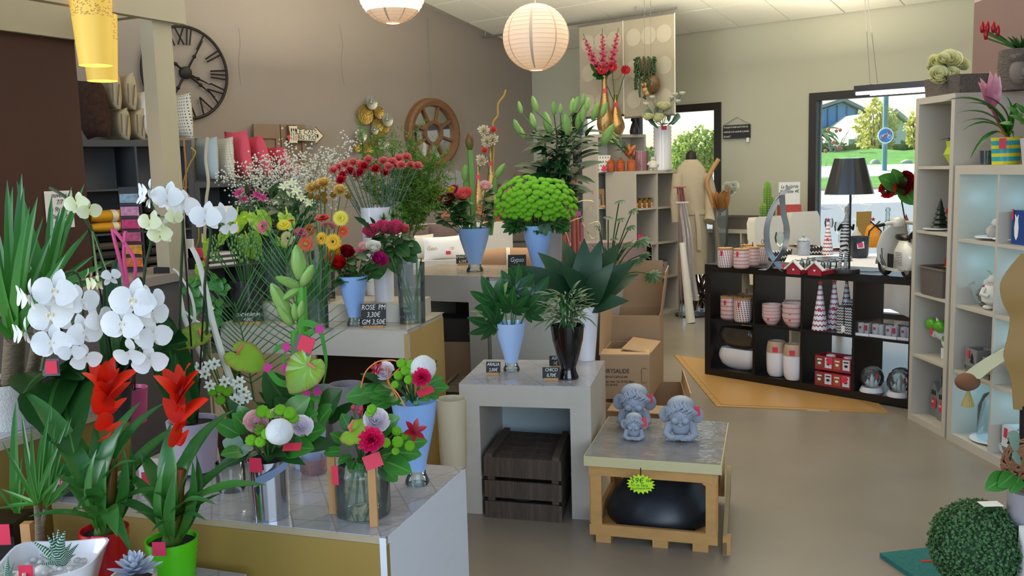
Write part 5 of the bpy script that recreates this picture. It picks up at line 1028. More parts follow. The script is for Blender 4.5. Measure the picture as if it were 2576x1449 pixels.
# ---------- tall white shelf ----------
p = KT(0,4,.62,.35);o = thing('lime_vase','lime green crumpled vase with a black bow in the top cell','vase',p);mb = MB().lathe([(.05,0),(.062,.02),(.085,.06),(.07,.1),(.075,.13),(.07,.13),(.06,.09),(0,.03)],14,T(p),1,sq=3);mb.sh = 20;mb.build('body',mat('lime_plastic','#b3c417',.15),o);mb = MB()
for k in range(6): mb.blade(.12,.035,6,.1,.8,M=T(p+V((0,0,.13))) @ RZ(k*1.1+1.0) @ RX(.5))
mb.build('black_bow',mat('black_satin','#1d1a1a',.3),o);tagon(o,p,.078,.085,.03,.03,.0)
mtr = mat('dark_green_tree','#1c2a22',.4,var=.4,scale=60)
for k,(fx,fd) in enumerate(((.3,.22),(.7,.6))):
    p = KT(0,3,fx,fd);o = thing('plate_tree',('left','right')[k]+' dark little fir tree standing on a white plate','ornament',p,'fir trees on plates');M = T(p);MB().lathe([(.05,0),(.09,.01),(.088,.013),(.05,.004),(0,.004)],28,M).build('plate',m_cer,o)
    pr = [];
    for j in range(6): rr = .048*(1-j/6.5);pr += [(rr,.015+.025*j),(rr*.6,.034+.025*j)]
    MB().lathe(pr+[(0,.175)],20,M,1,ripple=.08,rn=9).build('tree',mtr,o);MB().box((-.03,-.03,.115),(.016,.003,.05),M @ RY(.5)).build('price_tag',m_red,o,False)
p = KT(0,2,.5,.3);o,M = basket('wicker_basket','grey woven basket holding a red parcel in the tall white shelf',p,.26,.24,.15,wu.to_3d(),m_wick,.95);MB().box((.03,.0,.17),(.09,.06,.07),M @ RZ(.3)).build('red_parcel',m_redw,o,False);MB().lathe([(.0,0),(.03,.006),(.034,.014)],18,M @ T(.05,-.06,.15)).build('gold_dish',mat('gold_leaf','#b8963f',.3,.8),o)
p = KT(0,1,.58,.35);o = thing('piggy_bank','white piggy bank with green patches and a green bow tie','piggy bank',p);M = T(p) @ MX((wu.to_3d(),wd.to_3d(),V((0,0,1)))).transposed().to_4x4();mpg = mat('white_glaze','#dfe0dc',.15);mlg = mat('grass_green_satin','#54a81c',.3)
MB().ball((0.03,0,.1),(.1,.075,.072),20,14,M).build('body',mpg,o);MB().ball((-.075,-.02,.14),(.05,.05,.05),16,12,M).build('head',mpg,o);MB().lathe([(.024,0),(.026,.03),(0,.034)],16,M @ T(-.12,-.03,.12) @ RY(-PI/2)).build('snout',mpg,o)
for s in (-1,1): MB().lathe([(.022,0),(.014,.03),(0,.05)],10,M @ T(-.07,s*.03-.02,.18) @ RX(-s*.4) @ SC(1,.5,1)).build('ear',mpg,o)
for dx in (-.03,.09):
    for s in (-1,1): MB().lathe([(.02,0),(.022,.05),(.02,.06)],12,M @ T(dx,s*.035,0)).build('leg',mpg,o)
for s in (-1,1): MB().ball((-.09+s*.045,-.06,.175),(.045,.03,.035),12,8,M).build('bow_loop',mlg,o)
for a,b in ((.02,.12),(.08,.09),(.05,.05)): MB().lathe([(.016,0),(.015,.003),(0,.003)],14,M @ T(a,-.072+.02*abs(a-.03),b) @ RX(PI/2)).build('clover_patch',mat('clover_green','#5f8a3a',.5),o)
MB().box((-.06,-.1,.15),(.02,.003,.04),M).build('price_tag',m_red,o,False)
mzn = mat('zinc_grey','#7f7d7a',.6,var=.15,scale=6)
def houselantern(lab,p,w_,d,h,u,v_,grp='grey house lanterns',tagm=None):
    o = thing('house_lantern',lab,'lantern',p,grp);M = T(p) @ MX((u,v_,V((0,0,1)))).transposed().to_4x4()
    MB().prism([(-w_/2,0),(w_/2,0),(w_/2,h*.72),(0,h),(-w_/2,h*.72)],d,M @ T(0,d/2,0) @ RX(PI/2)).build('house',mzn,o,False);MB().box((w_*.2,d*.4,h*1.0),(.018,.018,.05),M).build('chimney',mzn,o,False)
    for j in (-1,0,1): MB().box((j*w_*.2,-.001,h*.68),(.008,.003,.026),M).build('window_slot',m_ink,o,False)
    q = M @ V((0,-.006,h*.36));t_ = MB().box((0,-.004,h*.4),(.045,.002,.05),M @ RY(.15)).build('price_tag',m_red,o,False);text('59€',.012,mat('chalk','#e9e6df',.8),o,M @ T(0,-.0058,h*.42) @ RX(PI/2));return o
for k,(fx,fd,h) in enumerate(((.2,.25,.2),(.55,.2,.2),(.86,.22,.17),(.75,.6,.2))): houselantern(['leftmost','second','rightmost','rearmost'][k]+' grey house lantern at the bottom of the tall white shelf',KT(0,0,fx,fd),.085,.09,h,wu.to_3d(),wd.to_3d())
# ---------- wide white shelf ----------
W3,D3 = wu.to_3d(),wd.to_3d();MW = MX((W3,D3,V((0,0,1)))).transposed().to_4x4();mfig = mat('figure_stone','#b9b2a8',.7,var=.3,scale=40);mfw = mat('figure_white','#d9d4c8',.8,var=.12,scale=40)
def figure(lab,p,h,m,grp,scarf=None):
    o = thing('christmas_figure',lab,'figurine',p,grp);M = T(p)
    for s in (-1,1): MB().ball((s*h*.13,-.0,h*.06),(h*.12,h*.15,h*.06),10,8,M).build('foot',m,o)
    MB().lathe([(h*.12,h*.1),(h*.27,h*.2),(h*.3,h*.38),(h*.2,h*.6),(h*.1,h*.66)],18,M).build('body',m,o);MB().ball((0,0,h*.74),h*.15,14,10,M).build('head',mfw,o);MB().ball((0,-h*.14,h*.72),h*.04,8,6,M).build('nose',mat('orange_nose','#c9743c',.6),o)
    for s in (-1,1): MB().tube([M @ V(q) for q in ((s*h*.07,0,h*.86),(s*h*.13,0,h*.96),(s*h*.2,0,h*.98))],h*.018,5).build('antler',mfig,o);MB().tube([M @ V(q) for q in ((s*h*.24,0,h*.52),(s*h*.36,-h*.1,h*.4),(s*h*.25,-h*.22,h*.36))],[h*.07,h*.06,h*.05],8).build('arm',m,o)
    if scarf: MB().lathe([(h*.17,h*.58),(h*.19,h*.62),(h*.15,h*.66)],16,M).build('scarf',scarf,o);MB().box((h*.2,-h*.2,h*.45),(h*.1,.003,h*.3),M @ RZ(.4)).build('price_tag',m_red,o,False)
    return o
figure('grey reindeer figure with a striped jumper in the white shelf',KW(0,2,.28,.3),.16,mat('figure_grey','#716b68',.8,var=.2,scale=30),'reindeer figures',m_redw);figure('white woolly reindeer figure in the white shelf',KW(0,2,.6,.22),.2,mfw,'reindeer figures',mfig);figure('small reindeer figure half behind in the white shelf',KW(0,2,.86,.45),.15,mfig,'reindeer figures')
p = KW(0,3,.45,.3);o = thing('figure_plate','white plate with a pair of small frosted figures on it','plate',p);MB().lathe([(.05,0),(.1,.014),(.097,.018),(.05,.005),(0,.005)],28,T(p)).build('plate',m_cer,o)
for dx in (-.02,.03): MB().ball((dx,0,.04),(.03,.025,.035),10,8,T(p),bumpy=.25).build('figure',mfig,o);MB().ball((dx+.01,-.01,.085),.02,10,8,T(p),bumpy=.2).build('figure_head',mfw,o)
tagon(o,p,.09,.015,.02,.03,.2)
p = KW(0,3,.86,.3);tag(MB().lathe([(.05,0),(.09,.014),(.087,.018),(.05,.005),(0,.005)],28,T(p)).build('plate',m_cer),'empty white plate right of the figure plate','plate')
p = KW(1,3,.3,.25);o = thing('fish_box','blue tin box with a white fish skeleton on it','box',p);MB().box((0,0,.08),(.12,.1,.16),T(p) @ MW).build('tin',mat('cobalt_blue','#0f3f86',.3),o);MB().prism([(0,-.06),(.012,-.04),(.016,0),(.01,.035),(.014,.06),(0,.045),(-.014,.06),(-.01,.035),(-.016,0),(-.012,-.04)],.003,T(p) @ MW @ T(-.02,-.052,.08) @ RX(PI/2)).build('fish_mark',m_pw,o,False);MB().box((-.05,-.053,.14),(.012,.002,.05),T(p) @ MW).build('price_tag',m_red,o,False)
p = KW(1,3,.66,.2);o = tag(MB().lathe([(.045,0),(.055,.01),(.055,.16),(.05,.16),(.045,.02),(0,.02)],28,T(p)).build('grey_beaker',mat('taupe_glaze','#8b8178',.4)),'grey beaker with a pale rim right of the blue fish tin','beaker')
for k in range(2):
    p = KW(1,2,.22+.34*k,.2);o = thing('tealight_house',('left','right')[k]+' little white gabled tealight house with a fir tree cutout','ornament',p,'tealight houses');M = T(p) @ MW
    MB().prism([(-.05,0),(.05,0),(0,.075)],.04,M @ T(0,.02,0) @ RX(PI/2)).build('house',mzn,o,False)
    for s in (-1,1): MB().box((0,0,0),(.1,.06,.008),M @ T(s*.028,.02,.045) @ RY(s*.98)).build('roof_board',m_roof,o,False)
    MB().prism([(-.015,0),(.015,0),(0,.035)],.003,M @ T(0,-.002,.012) @ RX(PI/2)).build('fir_cutout',m_ink,o,False);MB().box((-.035,-.01,.07),(.02,.003,.034),M @ RY(-.4)).build('price_tag',m_red,o,False)
def sled(lab,p,s=1.,m=mzn):
    o = thing('sled_box',lab,'planter',p,'sledge planters');M = T(p) @ MW @ SC(s);th_ = .006
    for c_,d_ in (((0,-.045,.085),(.1,th_,.09)),((0,.045,.085),(.1,th_,.09)),((-.05,0,.085),(th_,.09,.09)),((.05,0,.085),(th_,.09,.09)),((0,0,.045),(.1,.09,th_))): MB().box(c_,d_,M).build('board',m,o,False)
    for s_ in (-.035,.035):
        mb = MB();ribbon(mb,[M @ V(q) for q in ((.05,s_,.003),(-.05,s_,.003),(-.075,s_,.015),(-.08,s_,.035),(-.066,s_,.045),(-.056,s_,.036))],.01*s,.006,M.to_3x3() @ V((0,1,0)));mb.build('runner',m,o,False);MB().box((0,s_,.025),(.012,.01,.036),M).build('strut',m,o,False)
    MB().prism([(-.018,0),(.018,0),(.006,.02),(.014,.02),(0,.05),(-.014,.02),(-.006,.02)],.003,M @ T(.01,-.05,.06) @ RX(PI/2)).build('fir_cutout',m_ink,o,False);MB().box((-.03,-.052,.1),(.018,.003,.04),M @ RY(.1)).build('price_tag',m_red,o,False);return o
sled('front left grey sledge planter in the white shelf',KW(0,1,.38,.18),1.0);sled('front right grey sledge planter in the white shelf',KW(0,1,.82,.16),.85);sled('upper grey sledge planter stacked at the back of the white shelf',KW(0,1,.55,.62,.134),1.0);sled('lower grey sledge planter at the back of the white shelf',KW(0,1,.55,.62),1.0)
sled('white sledge planter in the bottom row of the white shelf',KW(1,0,.28,.25),1.15,m_roof)
p = KW(0,0,.52,.35);o = thing('glass_cloche','tall glass cloche on a white plate in the bottom of the white shelf','cloche',p);MB().lathe([(.08,0),(.12,.01),(.118,.014),(0,.006)],32,T(p)).build('plate',m_cer,o);MB().lathe([(.085,.015),(.085,.18),(.06,.24),(.02,.262),(0,.263)],32,T(p),0).build('dome',m_glw,o);MB().ball((0,0,.275),.012,10,8,T(p)).build('knob',m_glw,o);MB().box((-.07,-.1,.03),(.04,.02,.002),T(p)).build('price_tag',m_red,o,False)
p = KW(1,1,.45,.25);o = thing('striped_scarf_ball','white egg ornament wrapped in a striped scarf hanging over the shelf edge','ornament',p);MB().ball((0,0,.09),(.085,.085,.09),20,14,T(p)).build('egg',m_cer,o);pl_ = uvpat('tartan','#c9c5a0','#a5b84a','check',3,8,.5,.9)
mb = MB();ribbon(mb,smooth([T(p) @ MW @ V(q) for q in ((.09,.0,.12),(.0,-.02,.2),(-.08,-.06,.17),(-.14,-.14,.09),(-.17,-.19,.03))],4),.09,.02,(W3*.5+D3*.5));mb.build('scarf',pl_,o);mb = MB();mb.ball(tuple(T(p) @ MW @ V((-.18,-.2,.01))),(.06,.05,.045),14,10);mb.build('scarf_end',mat('brown_felt','#7a5238',.9),o);mb = MB()
for k in range(14): a = k*.45;mb.tube([T(p) @ MW @ V((-.17,-.2,-.03)),T(p) @ MW @ V((-.17+.025*math.cos(a),-.2+.025*math.sin(a),-.11))],[.006,.008],4)
mb.build('tassel',mat('straw_tassel','#b8a060',.9),o);redtag(o,T(p) @ MW @ V((.05,-.088,.12)),-D3,.05,.05)
# ---------- white divider shelf and what stands on it ----------
VU3,VD3 = vu.to_3d(),vd.to_3d();MV = MX((VU3,VD3,V((0,0,1)))).transposed().to_4x4();m_cop = mat('hammered_copper','#c4683a',.3,.7,bump=1,bscale=150);m_gold2 = mat('gold_pineapple','#a98335',.35,.7,bump=1,bscale=200)
for k in range(4):
    p = KV(0,3,.13+.24*k,.16);o = thing('gold_pineapple',['first','second','third','fourth'][k]+' gold pineapple from the left in the divider shelf','ornament',p,'gold pineapples');MB().lathe([(.018,0),(.03,.02),(.031,.05),(.02,.08)],16,T(p)).build('fruit',m_gold2,o);mb = MB()
    for j in range(9): mb.blade(.05,.018,4,.1,.9,M=T(p+V((0,0,.078))) @ RZ(j*.7) @ RX(1.0-.05*(j % 3)))
    mb.build('crown',m_gold2,o);MB().box((0,-.033,.025),(.02,.002,.042),T(p) @ MV).build('price_tag',m_pw,o,False);MB().box((0,-.0345,.025),(.012,.001,.03),T(p) @ MV).build('red_label',m_red,o,False)
vz = KV(0,4,.5,.5).z
p = KV(0,2,.5,.3);tag(MB().lathe([(.025,0),(.05,.02),(.055,.05),(.04,.09),(.035,.09),(.045,.05),(0,.02)],20,T(p)).build('pink_candle_glass',mat('pink_glass','#e0508a',.1,trans=.4)),'bright pink glass candle holder in the divider shelf','candle holder');p = KV(0,2,.2,.25);tag(MB().lathe([(.02,0),(.02,.16),(0,.16)],14,T(p)).build('pillar_candle',mat('greige_wax','#b9b3ab',.6)),'slim pale candle beside the pink glass holder','candle')
m_txs = mat('silver_scale','#a09c94',.35,.5,bump=1,bscale=90)
p = KV(1,1,.4,.3);o,M = basket('grey_basket','pale grey felt basket with a tan base in the divider shelf',p,.16,.14,.15,VU3,mat('grey_felt','#b0acab',.9));MB().lathe([(.498,0),(.502,.035)],24,M @ SC(.16,.14,1),0,sq=8).build('tan_base',mat('tan_felt','#b08a58',.8),o);MB().box((-.02,-.09,.11),(.02,.003,.03),M).build('price_tag',m_red,o,False)
p = KV(1,0,.42,.3);o = thing('oil_bottle','glass bottle with a wooden board at the bottom of the divider shelf','bottle',p);MB().lathe([(.03,0),(.032,.1),(.012,.14),(.012,.18)],18,T(p)).build('bottle',m_glw,o);MB().box((.05,.03,.12),(.035,.012,.24),T(p) @ MV).build('wood_board',m_wlid,o,False);MB().box((0,-.034,.14),(.02,.003,.04),T(p) @ MV).build('price_tag',m_red,o,False)
def vtop(x): # a point on the divider's top under picture column x
    q = onp(x,420,vp0.to_3d()+VD3*.12+V((0,0,1)),V((-VD3.x,-VD3.y,0)));q.z = vz;return q
for k,x in enumerate((1540,1563,1588)):
    p = vtop(x+35) if False else at(x,421,9.35);p.z = vz;p = V((at(x,421,9.2).x,9.2+.05*(2-k),vz));o = thing('copper_jar',['left','middle','right'][k]+' hammered copper candle jar on the divider shelf','jar',p,'copper candle jars');MB().lathe([(.038,0),(.042,.01),(.042,.085),(.038,.09)],20,T(p)).build('jar',m_cop,o);MB().lathe([(.043,.09),(.04,.1),(.02,.112),(.008,.118),(.012,.13),(0,.138)],20,T(p)).build('lid',m_cop,o)
    if k < 2: redtag(o,p+tocam(p)*.044+V((-.01,0,.05)),tocam(p),.02,.035)
p = V((at(1520,421,9.3).x,9.36,vz));o = thing('candle_box','white deer printed candle box at the left of the copper jars','box',p);MB().box((0,0,.08),(.13,.08,.16),T(p)).build('box',uvpat('deer_print','#d9d4cc','#5a544e','dots',5,4,.35,.6),o,False);MB().box((.0,-.042,.03),(.04,.003,.05),T(p)).build('price_tag',m_red,o,False)
p = V((at(1500,510,9.7).x,9.78,KB2(0,3,0,0).z));
p = KB2(0,3,.15,.3);o = thing('candle_lantern','pale wood framed candle holder in the back white shelf','candle holder',p);MB().box((0,.03,.09),(.13,.02,.18),T(p)).build('back_board',m_wlid,o,False);MB().box((0,-.01,.01),(.13,.08,.02),T(p)).build('base',m_wlid,o,False);MB().lathe([(.035,.02),(.035,.13)],16,T(p) @ T(0,-.01,0),0).build('glass',m_glw,o);MB().lathe([(.025,.02),(.025,.08),(0,.08)],14,T(p) @ T(0,-.01,0)).build('candle',m_cer,o);redtag(o,p+V((-.05,-.055,.15)),V((0,-1,0)),.025,.04)
for k,x in enumerate((1643,1667)):
    p = V((at(x,419,9.35).x,9.36+.05*k,vz));figure(('left','right')[k]+' small white sheep figure on the divider shelf',p,.15,mfw,'sheep figures',m_redw if k else None)
p = V((at(1617,420,9.3).x,9.42,vz));o = thing('tulip_tube','clear glass cylinder leaning full of orange tulip stems','vase',p);MB().lathe([(.07,0),(.07,.2)],24,T(p)).build('cylinder',m_gl,o);MB().lathe([(.074,.0),(.074,.19),(.071,.19)],24,T(p),0).build('pink_sleeve',glassm('pink_film','#e8b0b8',.25),o)
TU = o
# dress form with a bathrobe, scarves and driftwood beside the far window
p = at(1742,700,9.2);p.z = 0;mb_ = mat('robe_towelling','#b9a98e',.95,var=.07,scale=20,bump=.4,bscale=150);o = thing('bathrobe_mannequin','dress form wearing a beige bathrobe in front of the doorway window','mannequin',p);zt_ = at(1735,378,9.2).z
def ell(nm,segs,m,n=26,par=o):
    mb = MB();vs,fs = [],[]
    for (x,z,rx,ry) in segs:
        for i in range(n): a = 2*PI*i/n;w1 = 1+.05*math.sin(5*a+z*3);vs.append((p.x+x+rx*w1*math.cos(a),p.y+ry*w1*math.sin(a),z))
    for j in range(len(segs)-1):
        for i in range(n): a,b = j*n+i,j*n+(i+1) % n;fs.append((a,b,b+n,a+n))
    fs += [tuple(range(n))[::-1],tuple((len(segs)-1)*n+i for i in range(n))];return mb.add(vs,fs).build(nm,m,par)
ell('robe',[(0,.42,.15,.12),(0,.7,.145,.11),(0,.98,.13,.1),(0,1.06,.125,.095),(0,1.2,.14,.1),(0,1.36,.15,.1),(-.01,1.45,.13,.085),(-.01,1.5,.09,.07),(-.01,zt_-.09,.06,.055)],mb_);ell('belt',[(0,1.0,.14,.11),(0,1.05,.138,.107)],mb_);ell('neck_cap',[(-.01,zt_-.09,.055,.05),(-.01,zt_-.03,.045,.04),(-.01,zt_,.012,.012)],m_iron)
mb = MB().tube([p+V((.13,-.02,1.4)),p+V((.17,-.03,1.2)),p+V((.175,-.06,1.0)),p+V((.15,-.1,.93))],[.055,.062,.065,.06],14);mb.build('sleeve',mb_,o);mb = MB().tube([p+V((-.14,-.02,1.4)),p+V((-.16,-.03,1.15)),p+V((-.15,-.05,.93))],[.055,.062,.06],14);mb.build('sleeve',mb_,o);mb = MB();ribbon(mb,[p+V((.02,-.115,1.03)),p+V((.035,-.13,.85)),p+V((.04,-.13,.66))],.04,.012,(1,0,0));mb.build('belt_end',mb_,o)
MB().tube([p+V((0,0,0)),p+V((0,0,.45))],.018,8).build('stand_pole',m_iron,o)
mb = MB().lathe([(.17,0),(.17,.015),(0,.02)],24,T(p));mb.build('stand_base',m_iron,o)
for k,(x0,x1,dx,m,lb) in enumerate(((1710,1718,-.0,mat('rose_scarf','#b07a78',.9,bump=.3),'dusty rose scarf hanging beside the bathrobe'),(1716,1730,.0,mat('white_voile','#d9d2d0',.9,trans=.3),'white voile scarf hanging beside the bathrobe'))):
    a = at(x0,470+40*k,9.02-.06*k);b = at(x1+12,760,9.02-.06*k);b.z = .18;mb = MB();pts = smooth([a,a.lerp(b,.35)+V((.02,0,0)),a.lerp(b,.7),b],4);vs,fs = [],[]
    for i,q in enumerate(pts):
        for j in range(9): u = j/8-.5;vs.append((q.x+u*(.06+.09*i/len(pts)),q.y+.025*math.sin(j*2.2+i*.3),q.z))
    for i in range(len(pts)-1):
        for j in range(8): q = i*9+j;fs.append((q,q+1,q+10,q+9))
    o = thing('scarf',lb,'scarf',(b.x,b.y,b.z),'scarves by the bathrobe');mb.add(vs,fs).build('cloth',m,o);MB().tube([a+V((-.06,0,.0)),a+V((.06,0,.0))],.01,6).build('rolled_top',m,o);MB().tube([V((a.x,a.y+.02,a.z)),V((a.x,a.y+.04,0))],.008,6).build('hanging_stand',m_steel,o)
a = at(1725,640,9.1);tag(MB().tube([V((at(1718,640,8.85).x,8.88,.75)),V((at(1735,790,8.8).x,8.75,.0))],[.03,.045],14).build('rolled_oilcloth',mat('white_roll','#d6d2c8',.5)),'white roll leaning against the end of the divider shelf','roll')
# ---------- plants: shared leaf and bloom meshes ----------
TIP = {}
def lf(name,m,W,droop=.3,fold=.12,shape=None,n=7,**k):
    mb = MB();mb.blade(1,W,n,fold,droop,shape,**k);y = mb.v[-2][1];z = mb.v[-2][2];me = mb.mesh('leaf',m);TIP[me] = (y,z);return me
def leafto(par,me,b,t,f=(0,-.5,1),w=1.,name='leaf'):
    b,t = V(b),V(t);d = t-b;y = d.normalized();z = V(f)-y*V(f).dot(y);z = z.normalized() if z.length > .05 else y.orthogonal();ty,tz = TIP[me];L = math.hypot(ty,tz)
    O = MX((y.cross(z),y,z)).transposed().to_4x4();s = d.length/L
    return put(name,me,par,T(b) @ O @ RX(-math.atan2(tz,ty)) @ SC(s*w,s,s))
S_sword = lambda t: (1-t)**.55*min(1,.55+t*3);S_strap = lambda t: min(1,(1-t)*2.6)**.7*(.8+.2*math.sin(PI*t));S_oval = lambda t: math.sin(PI*min(1,t*.97+.015))**.75
S_lance = lambda t: (math.sin(PI*t**.75))**.9;S_heart = lambda t: (.78+.5*t-1.28*t*t)*min(1,(t*12+.35))
G = lambda a,b,**k: leafm('green_'+a[1:]+b[1:],a,b,**k)
L_yuc = lf('yucca',G('#4a8a2c','#2c6e3a',rough=.3),.1,.25,.2,S_sword);L_strap = lf('strap',G('#47802c','#2f6a34',rough=.25),.16,.9,.18,S_strap,9);L_strapd = lf('strap2',G('#3c7428','#2f6838',rough=.25),.13,1.5,.18,S_strap,10)
L_orch = lf('orch',G('#2a5a24','#1d4420',vein='#3a6e30',rough=.25),.34,.5,.1,S_oval);L_oval = lf('oval',G('#2f6628','#3c7c34',vein='#4c7f3c',rough=.3),.5,.5,.1,S_oval);L_salal = lf('salal',G('#34782c','#4a9038',vein='#62a04c',rough=.3),.62,.5,.08,lambda t: math.sin(PI*min(1,t**.8*.98+.01))**.7)
L_rose = lf('roseleaf',G('#264d24','#34642c',vein='#44703a',rough=.3),.6,.6,.1,S_oval);L_lily = lf('lily',G('#1b4020','#255428',rough=.45),.3,.7,.12,S_lance,9);L_grass = lf('grass',G('#2a6a2c','#3f8236'),.035,.5,.1,S_sword)
L_euc = lf('euc',G('#7da090','#8fb09c',rough=.5),.7,.3,.05,S_oval);L_asp = lf('aspid',G('#1a3a22','#214a2a',rough=.42),.3,.75,.09,S_lance,9,wave=.02);L_thin = lf('thin',G('#1d4f26','#2f6b33',rough=.35),.13,.9,.12,S_lance);L_dk = lf('dk',G('#1f4622','#2b5a28',rough=.3),.3,.5,.1,S_lance)
def heart(m):
    mb = MB();vs,fs,uv = [(0,0,0)],[],[(.5,.2)];K = 28
    ks = ((0,1),(20,.8),(50,.66),(90,.6),(130,.58),(155,.5),(172,.3),(180,.16))
    for j in (1,2,3):
        for i in range(K):
            th = 360*i/K;a = th if th <= 180 else 360-th
            for (a0,r0),(a1,r1) in zip(ks,ks[1:]):
                if a0 <= a <= a1: rr = r0+(r1-r0)*(a-a0)/(a1-a0)
            q = rr*j/3;x,y = q*math.sin(math.radians(th)),q*math.cos(math.radians(th));vs.append((x,y+.12,.1*q*q-.16*max(0,y)**2+.012*math.sin(a*.16)*j));uv.append((.5+.5*x/.7 if j < 3 else (1. if th < 180 else 0.),max(0,y)*.9))
    for i in range(K): fs.append((0,1+(i+1) % K,1+i));fs += [(1+j*K+i,1+j*K+(i+1) % K,1+(j+1)*K+(i+1) % K,1+(j+1)*K+i) for j in (0,1)]
    mb.sh = 80;return mb.add(vs,fs,None,uv).mesh('spathe',m)
L_hrt = heart(leafm('anthurium_green','#8ab634','#6f9c30',rough=.12,tr=.1,edge='#8a6a34'));L_hg = heart(leafm('anthurium_lime','#98c432','#86b42c',rough=.1,tr=.15))
m_stem = mat('stem_green','#3c6a2c',.5,var=.15);m_dstem = mat('dark_stem','#27402a',.5);m_soil = mat('potting_soil','#17110d',.95,var=.5,scale=60,bump=1,bscale=120)
def curve(b,t,sag=.0,n=6,bend=(0,0,0)): b,t = V(b),V(t);return [b.lerp(t,i/n)+V(bend)*math.sin(PI*i/n)+V((0,0,sag*math.sin(PI*i/n))) for i in range(n+1)]
def stem(par,b,t,r=.003,m=None,bend=(0,0,0),name='stem',sag=0): return MB().tube(curve(b,t,sag,6,bend),[r*1.1]*3+[r]*4,6).build(name,m or m_stem,par)
def rose(mo,n=15,R_=1.,open_=.25):
    mb = MB()
    for i in range(n):
        t = (i+.6)/n;a = i*2.39996;r0 = R_*(.16+.84*t**.85);h = R_*(1.25-.45*t);da = 1.25-.35*t;vs,fs,uv = [],[],[]
        for j in range(5):
            v = j/4;r = r0*(.25+.75*min(1,v*1.5)**.8)*(1+open_*t*max(0,v-.6)*2.2)
            for k in range(5): u = k/2-1;aa = a+u*da;zz = -.55*R_+(h*(.55+.45*t*0)+.55*R_)*v*(1-.16*u*u*v);vs.append((r*math.cos(aa),r*math.sin(aa),zz));uv.append((k/4,v))
        for j in range(4):
            for k in range(4): q = j*5+k;fs.append((q,q+1,q+6,q+5))
        mb.add(vs,fs,None,uv)
    mb.sh = 70;return mb.mesh('bloom',mo)
def frill(mo,n=60,R_=1.,up=.9,seed=1,lay=4,w_=.34):
    mb = MB();r = random.Random(seed)
    for i in range(n):
        t = (i+.5)/n;a = i*2.39996;el = PI/2*(1-t*1.05)*up;d = V((math.cos(a)*math.cos(el),math.sin(a)*math.cos(el),math.sin(el)));y = d;z = V((0,0,1)) if el < 1.2 else V((math.cos(a),math.sin(a),0));z = (z-y*z.dot(y)).normalized();O = MX((y.cross(z),y,z)).transposed().to_4x4()
        mb.blade(R_*r.uniform(.85,1.08),R_*w_,3,.25,-.3,lambda q: .25+.75*q if q < .9 else .85,M=O,wave=.12)
    mb.sh = 60;return mb.mesh('bloom',mo)
def daisy(mo,mc,n=26,inner='#2b1a12'):
    mb = MB()
    for lay,(R_,z,k,el) in enumerate(((1.,0,n,.08),(.8,.06,n,.2),(.45,.1,16,.5))):
        for i in range(k): mb.blade(R_,.2 if lay < 2 else .12,4,.1,.12,lambda q: min(1,.35+q*1.4)*min(1,(1-q)*5)**.5,M=RZ(2*PI*(i+.5*lay)/k) @ T(0,0,z) @ RX(el))
    me = mb.mesh('petals',mo);c = MB().ball((0,0,.08),(.22,.22,.14),14,8,bumpy=.15).mesh('flower_centre',mc);return me,c
def button(mo): mb = MB();mb.lathe([(.0,-.3),(.6,-.2),(.95,.1),(.92,.35),(.7,.55),(.4,.62),(.12,.5),(0,.5)],20,None,0,ripple=.06,rn=10);mb.sh = 70;return mb.mesh('bloom',mo)
def star6(mo,n=6,w_=.42,up=.5,droop=.5):
    mb = MB()
    for i in range(n): mb.blade(1,w_,5,.12,droop,S_oval,M=RZ(2*PI*i/n) @ RX(up))
    return mb.mesh('bloom',mo)
def P_(n,a,b,**k): return leafm('petal_'+n,a,b,**k)
RO = {k: rose(P_(k,*v)) for k,v in {'red': ('#b8141c','#d8201c'),'dark': ('#5e0a14','#8a1020'),'pink': ('#e8c4c0','#e2598a'),'blush': ('#f6e2dc','#f4bcc0'),'white': ('#dfe2cf','#f0efe6'),'magenta': ('#c43a86','#b01a6a'),'yellow': ('#e8b81a','#f0c814'),'peach': ('#e89a80','#d85a68'),'cream': ('#d8dc9a','#e9e6bc'),'lilac': ('#f0e4ee','#f6eef4'),'coral': ('#e88a7e','#ee6f70')}.items()}
FR = {k: frill(P_(k,*v)) for k,v in {'cpink': ('#e0606a','#f08a84'),'cred': ('#b0122c','#d81c3a'),'cyel': ('#dcae48','#f0d27e'),'chot': ('#c4144e','#ee2a6a')}.items()}
m_disc = mat('dark_disc','#2a1a12',.8);m_discg = mat('green_disc','#a8b83a',.8,bump=.5)
GE = {k: daisy(P_('g'+k,*v),c) for k,v,c in (('pink',('#d8566e','#e8788c'),m_disc),('yellow',('#e8d21c','#f2e24a'),m_discg),('cream',('#d4d08a','#e6e2a8'),m_disc),('red',('#b8101a','#d01c20'),m_disc),('orange',('#e05a10','#ee4a14'),m_discg),('gold',('#e8a810','#f2c814'),m_disc),('dusty',('#c87c80','#d89a98'),m_discg),('mag',('#a00c4c','#b81860'),m_disc),('rust',('#b85a14','#c8701c'),m_disc))}
B_green = button(mat('green_mum','#6fb412',.8,var=.2,scale=30,bump=.5,bscale=150));B_wmum = MB().ball((0,0,0),(1,1,.8),26,16,bumpy=.08).mesh('bloom',mat('white_mum','#f6faf6',.8,bump=.5,bscale=140,trans=.15))
A_white = star6(P_('awhite','#cfdc9a','#eef0e4'));A_mag = star6(P_('amag','#a01a60','#c03a84'));A_red = star6(P_('ared','#8e0c20','#c01c34'),up=.8);O_white = star6(P_('orn','#dfe8d0','#f4f7f2'),6,.5,.35,.1);D_red = star6(P_('dred','#b01420','#d43040'),12,.4,.5,-.3)
def head(par,me,p,d,R_,name='bloom',c=None):
    o = put(name,me,par,T(p) @ frame(d) @ RZ(random.random()*6) @ SC(R_));
    if c: put('flower_centre',c,o,WM[o])
    return o
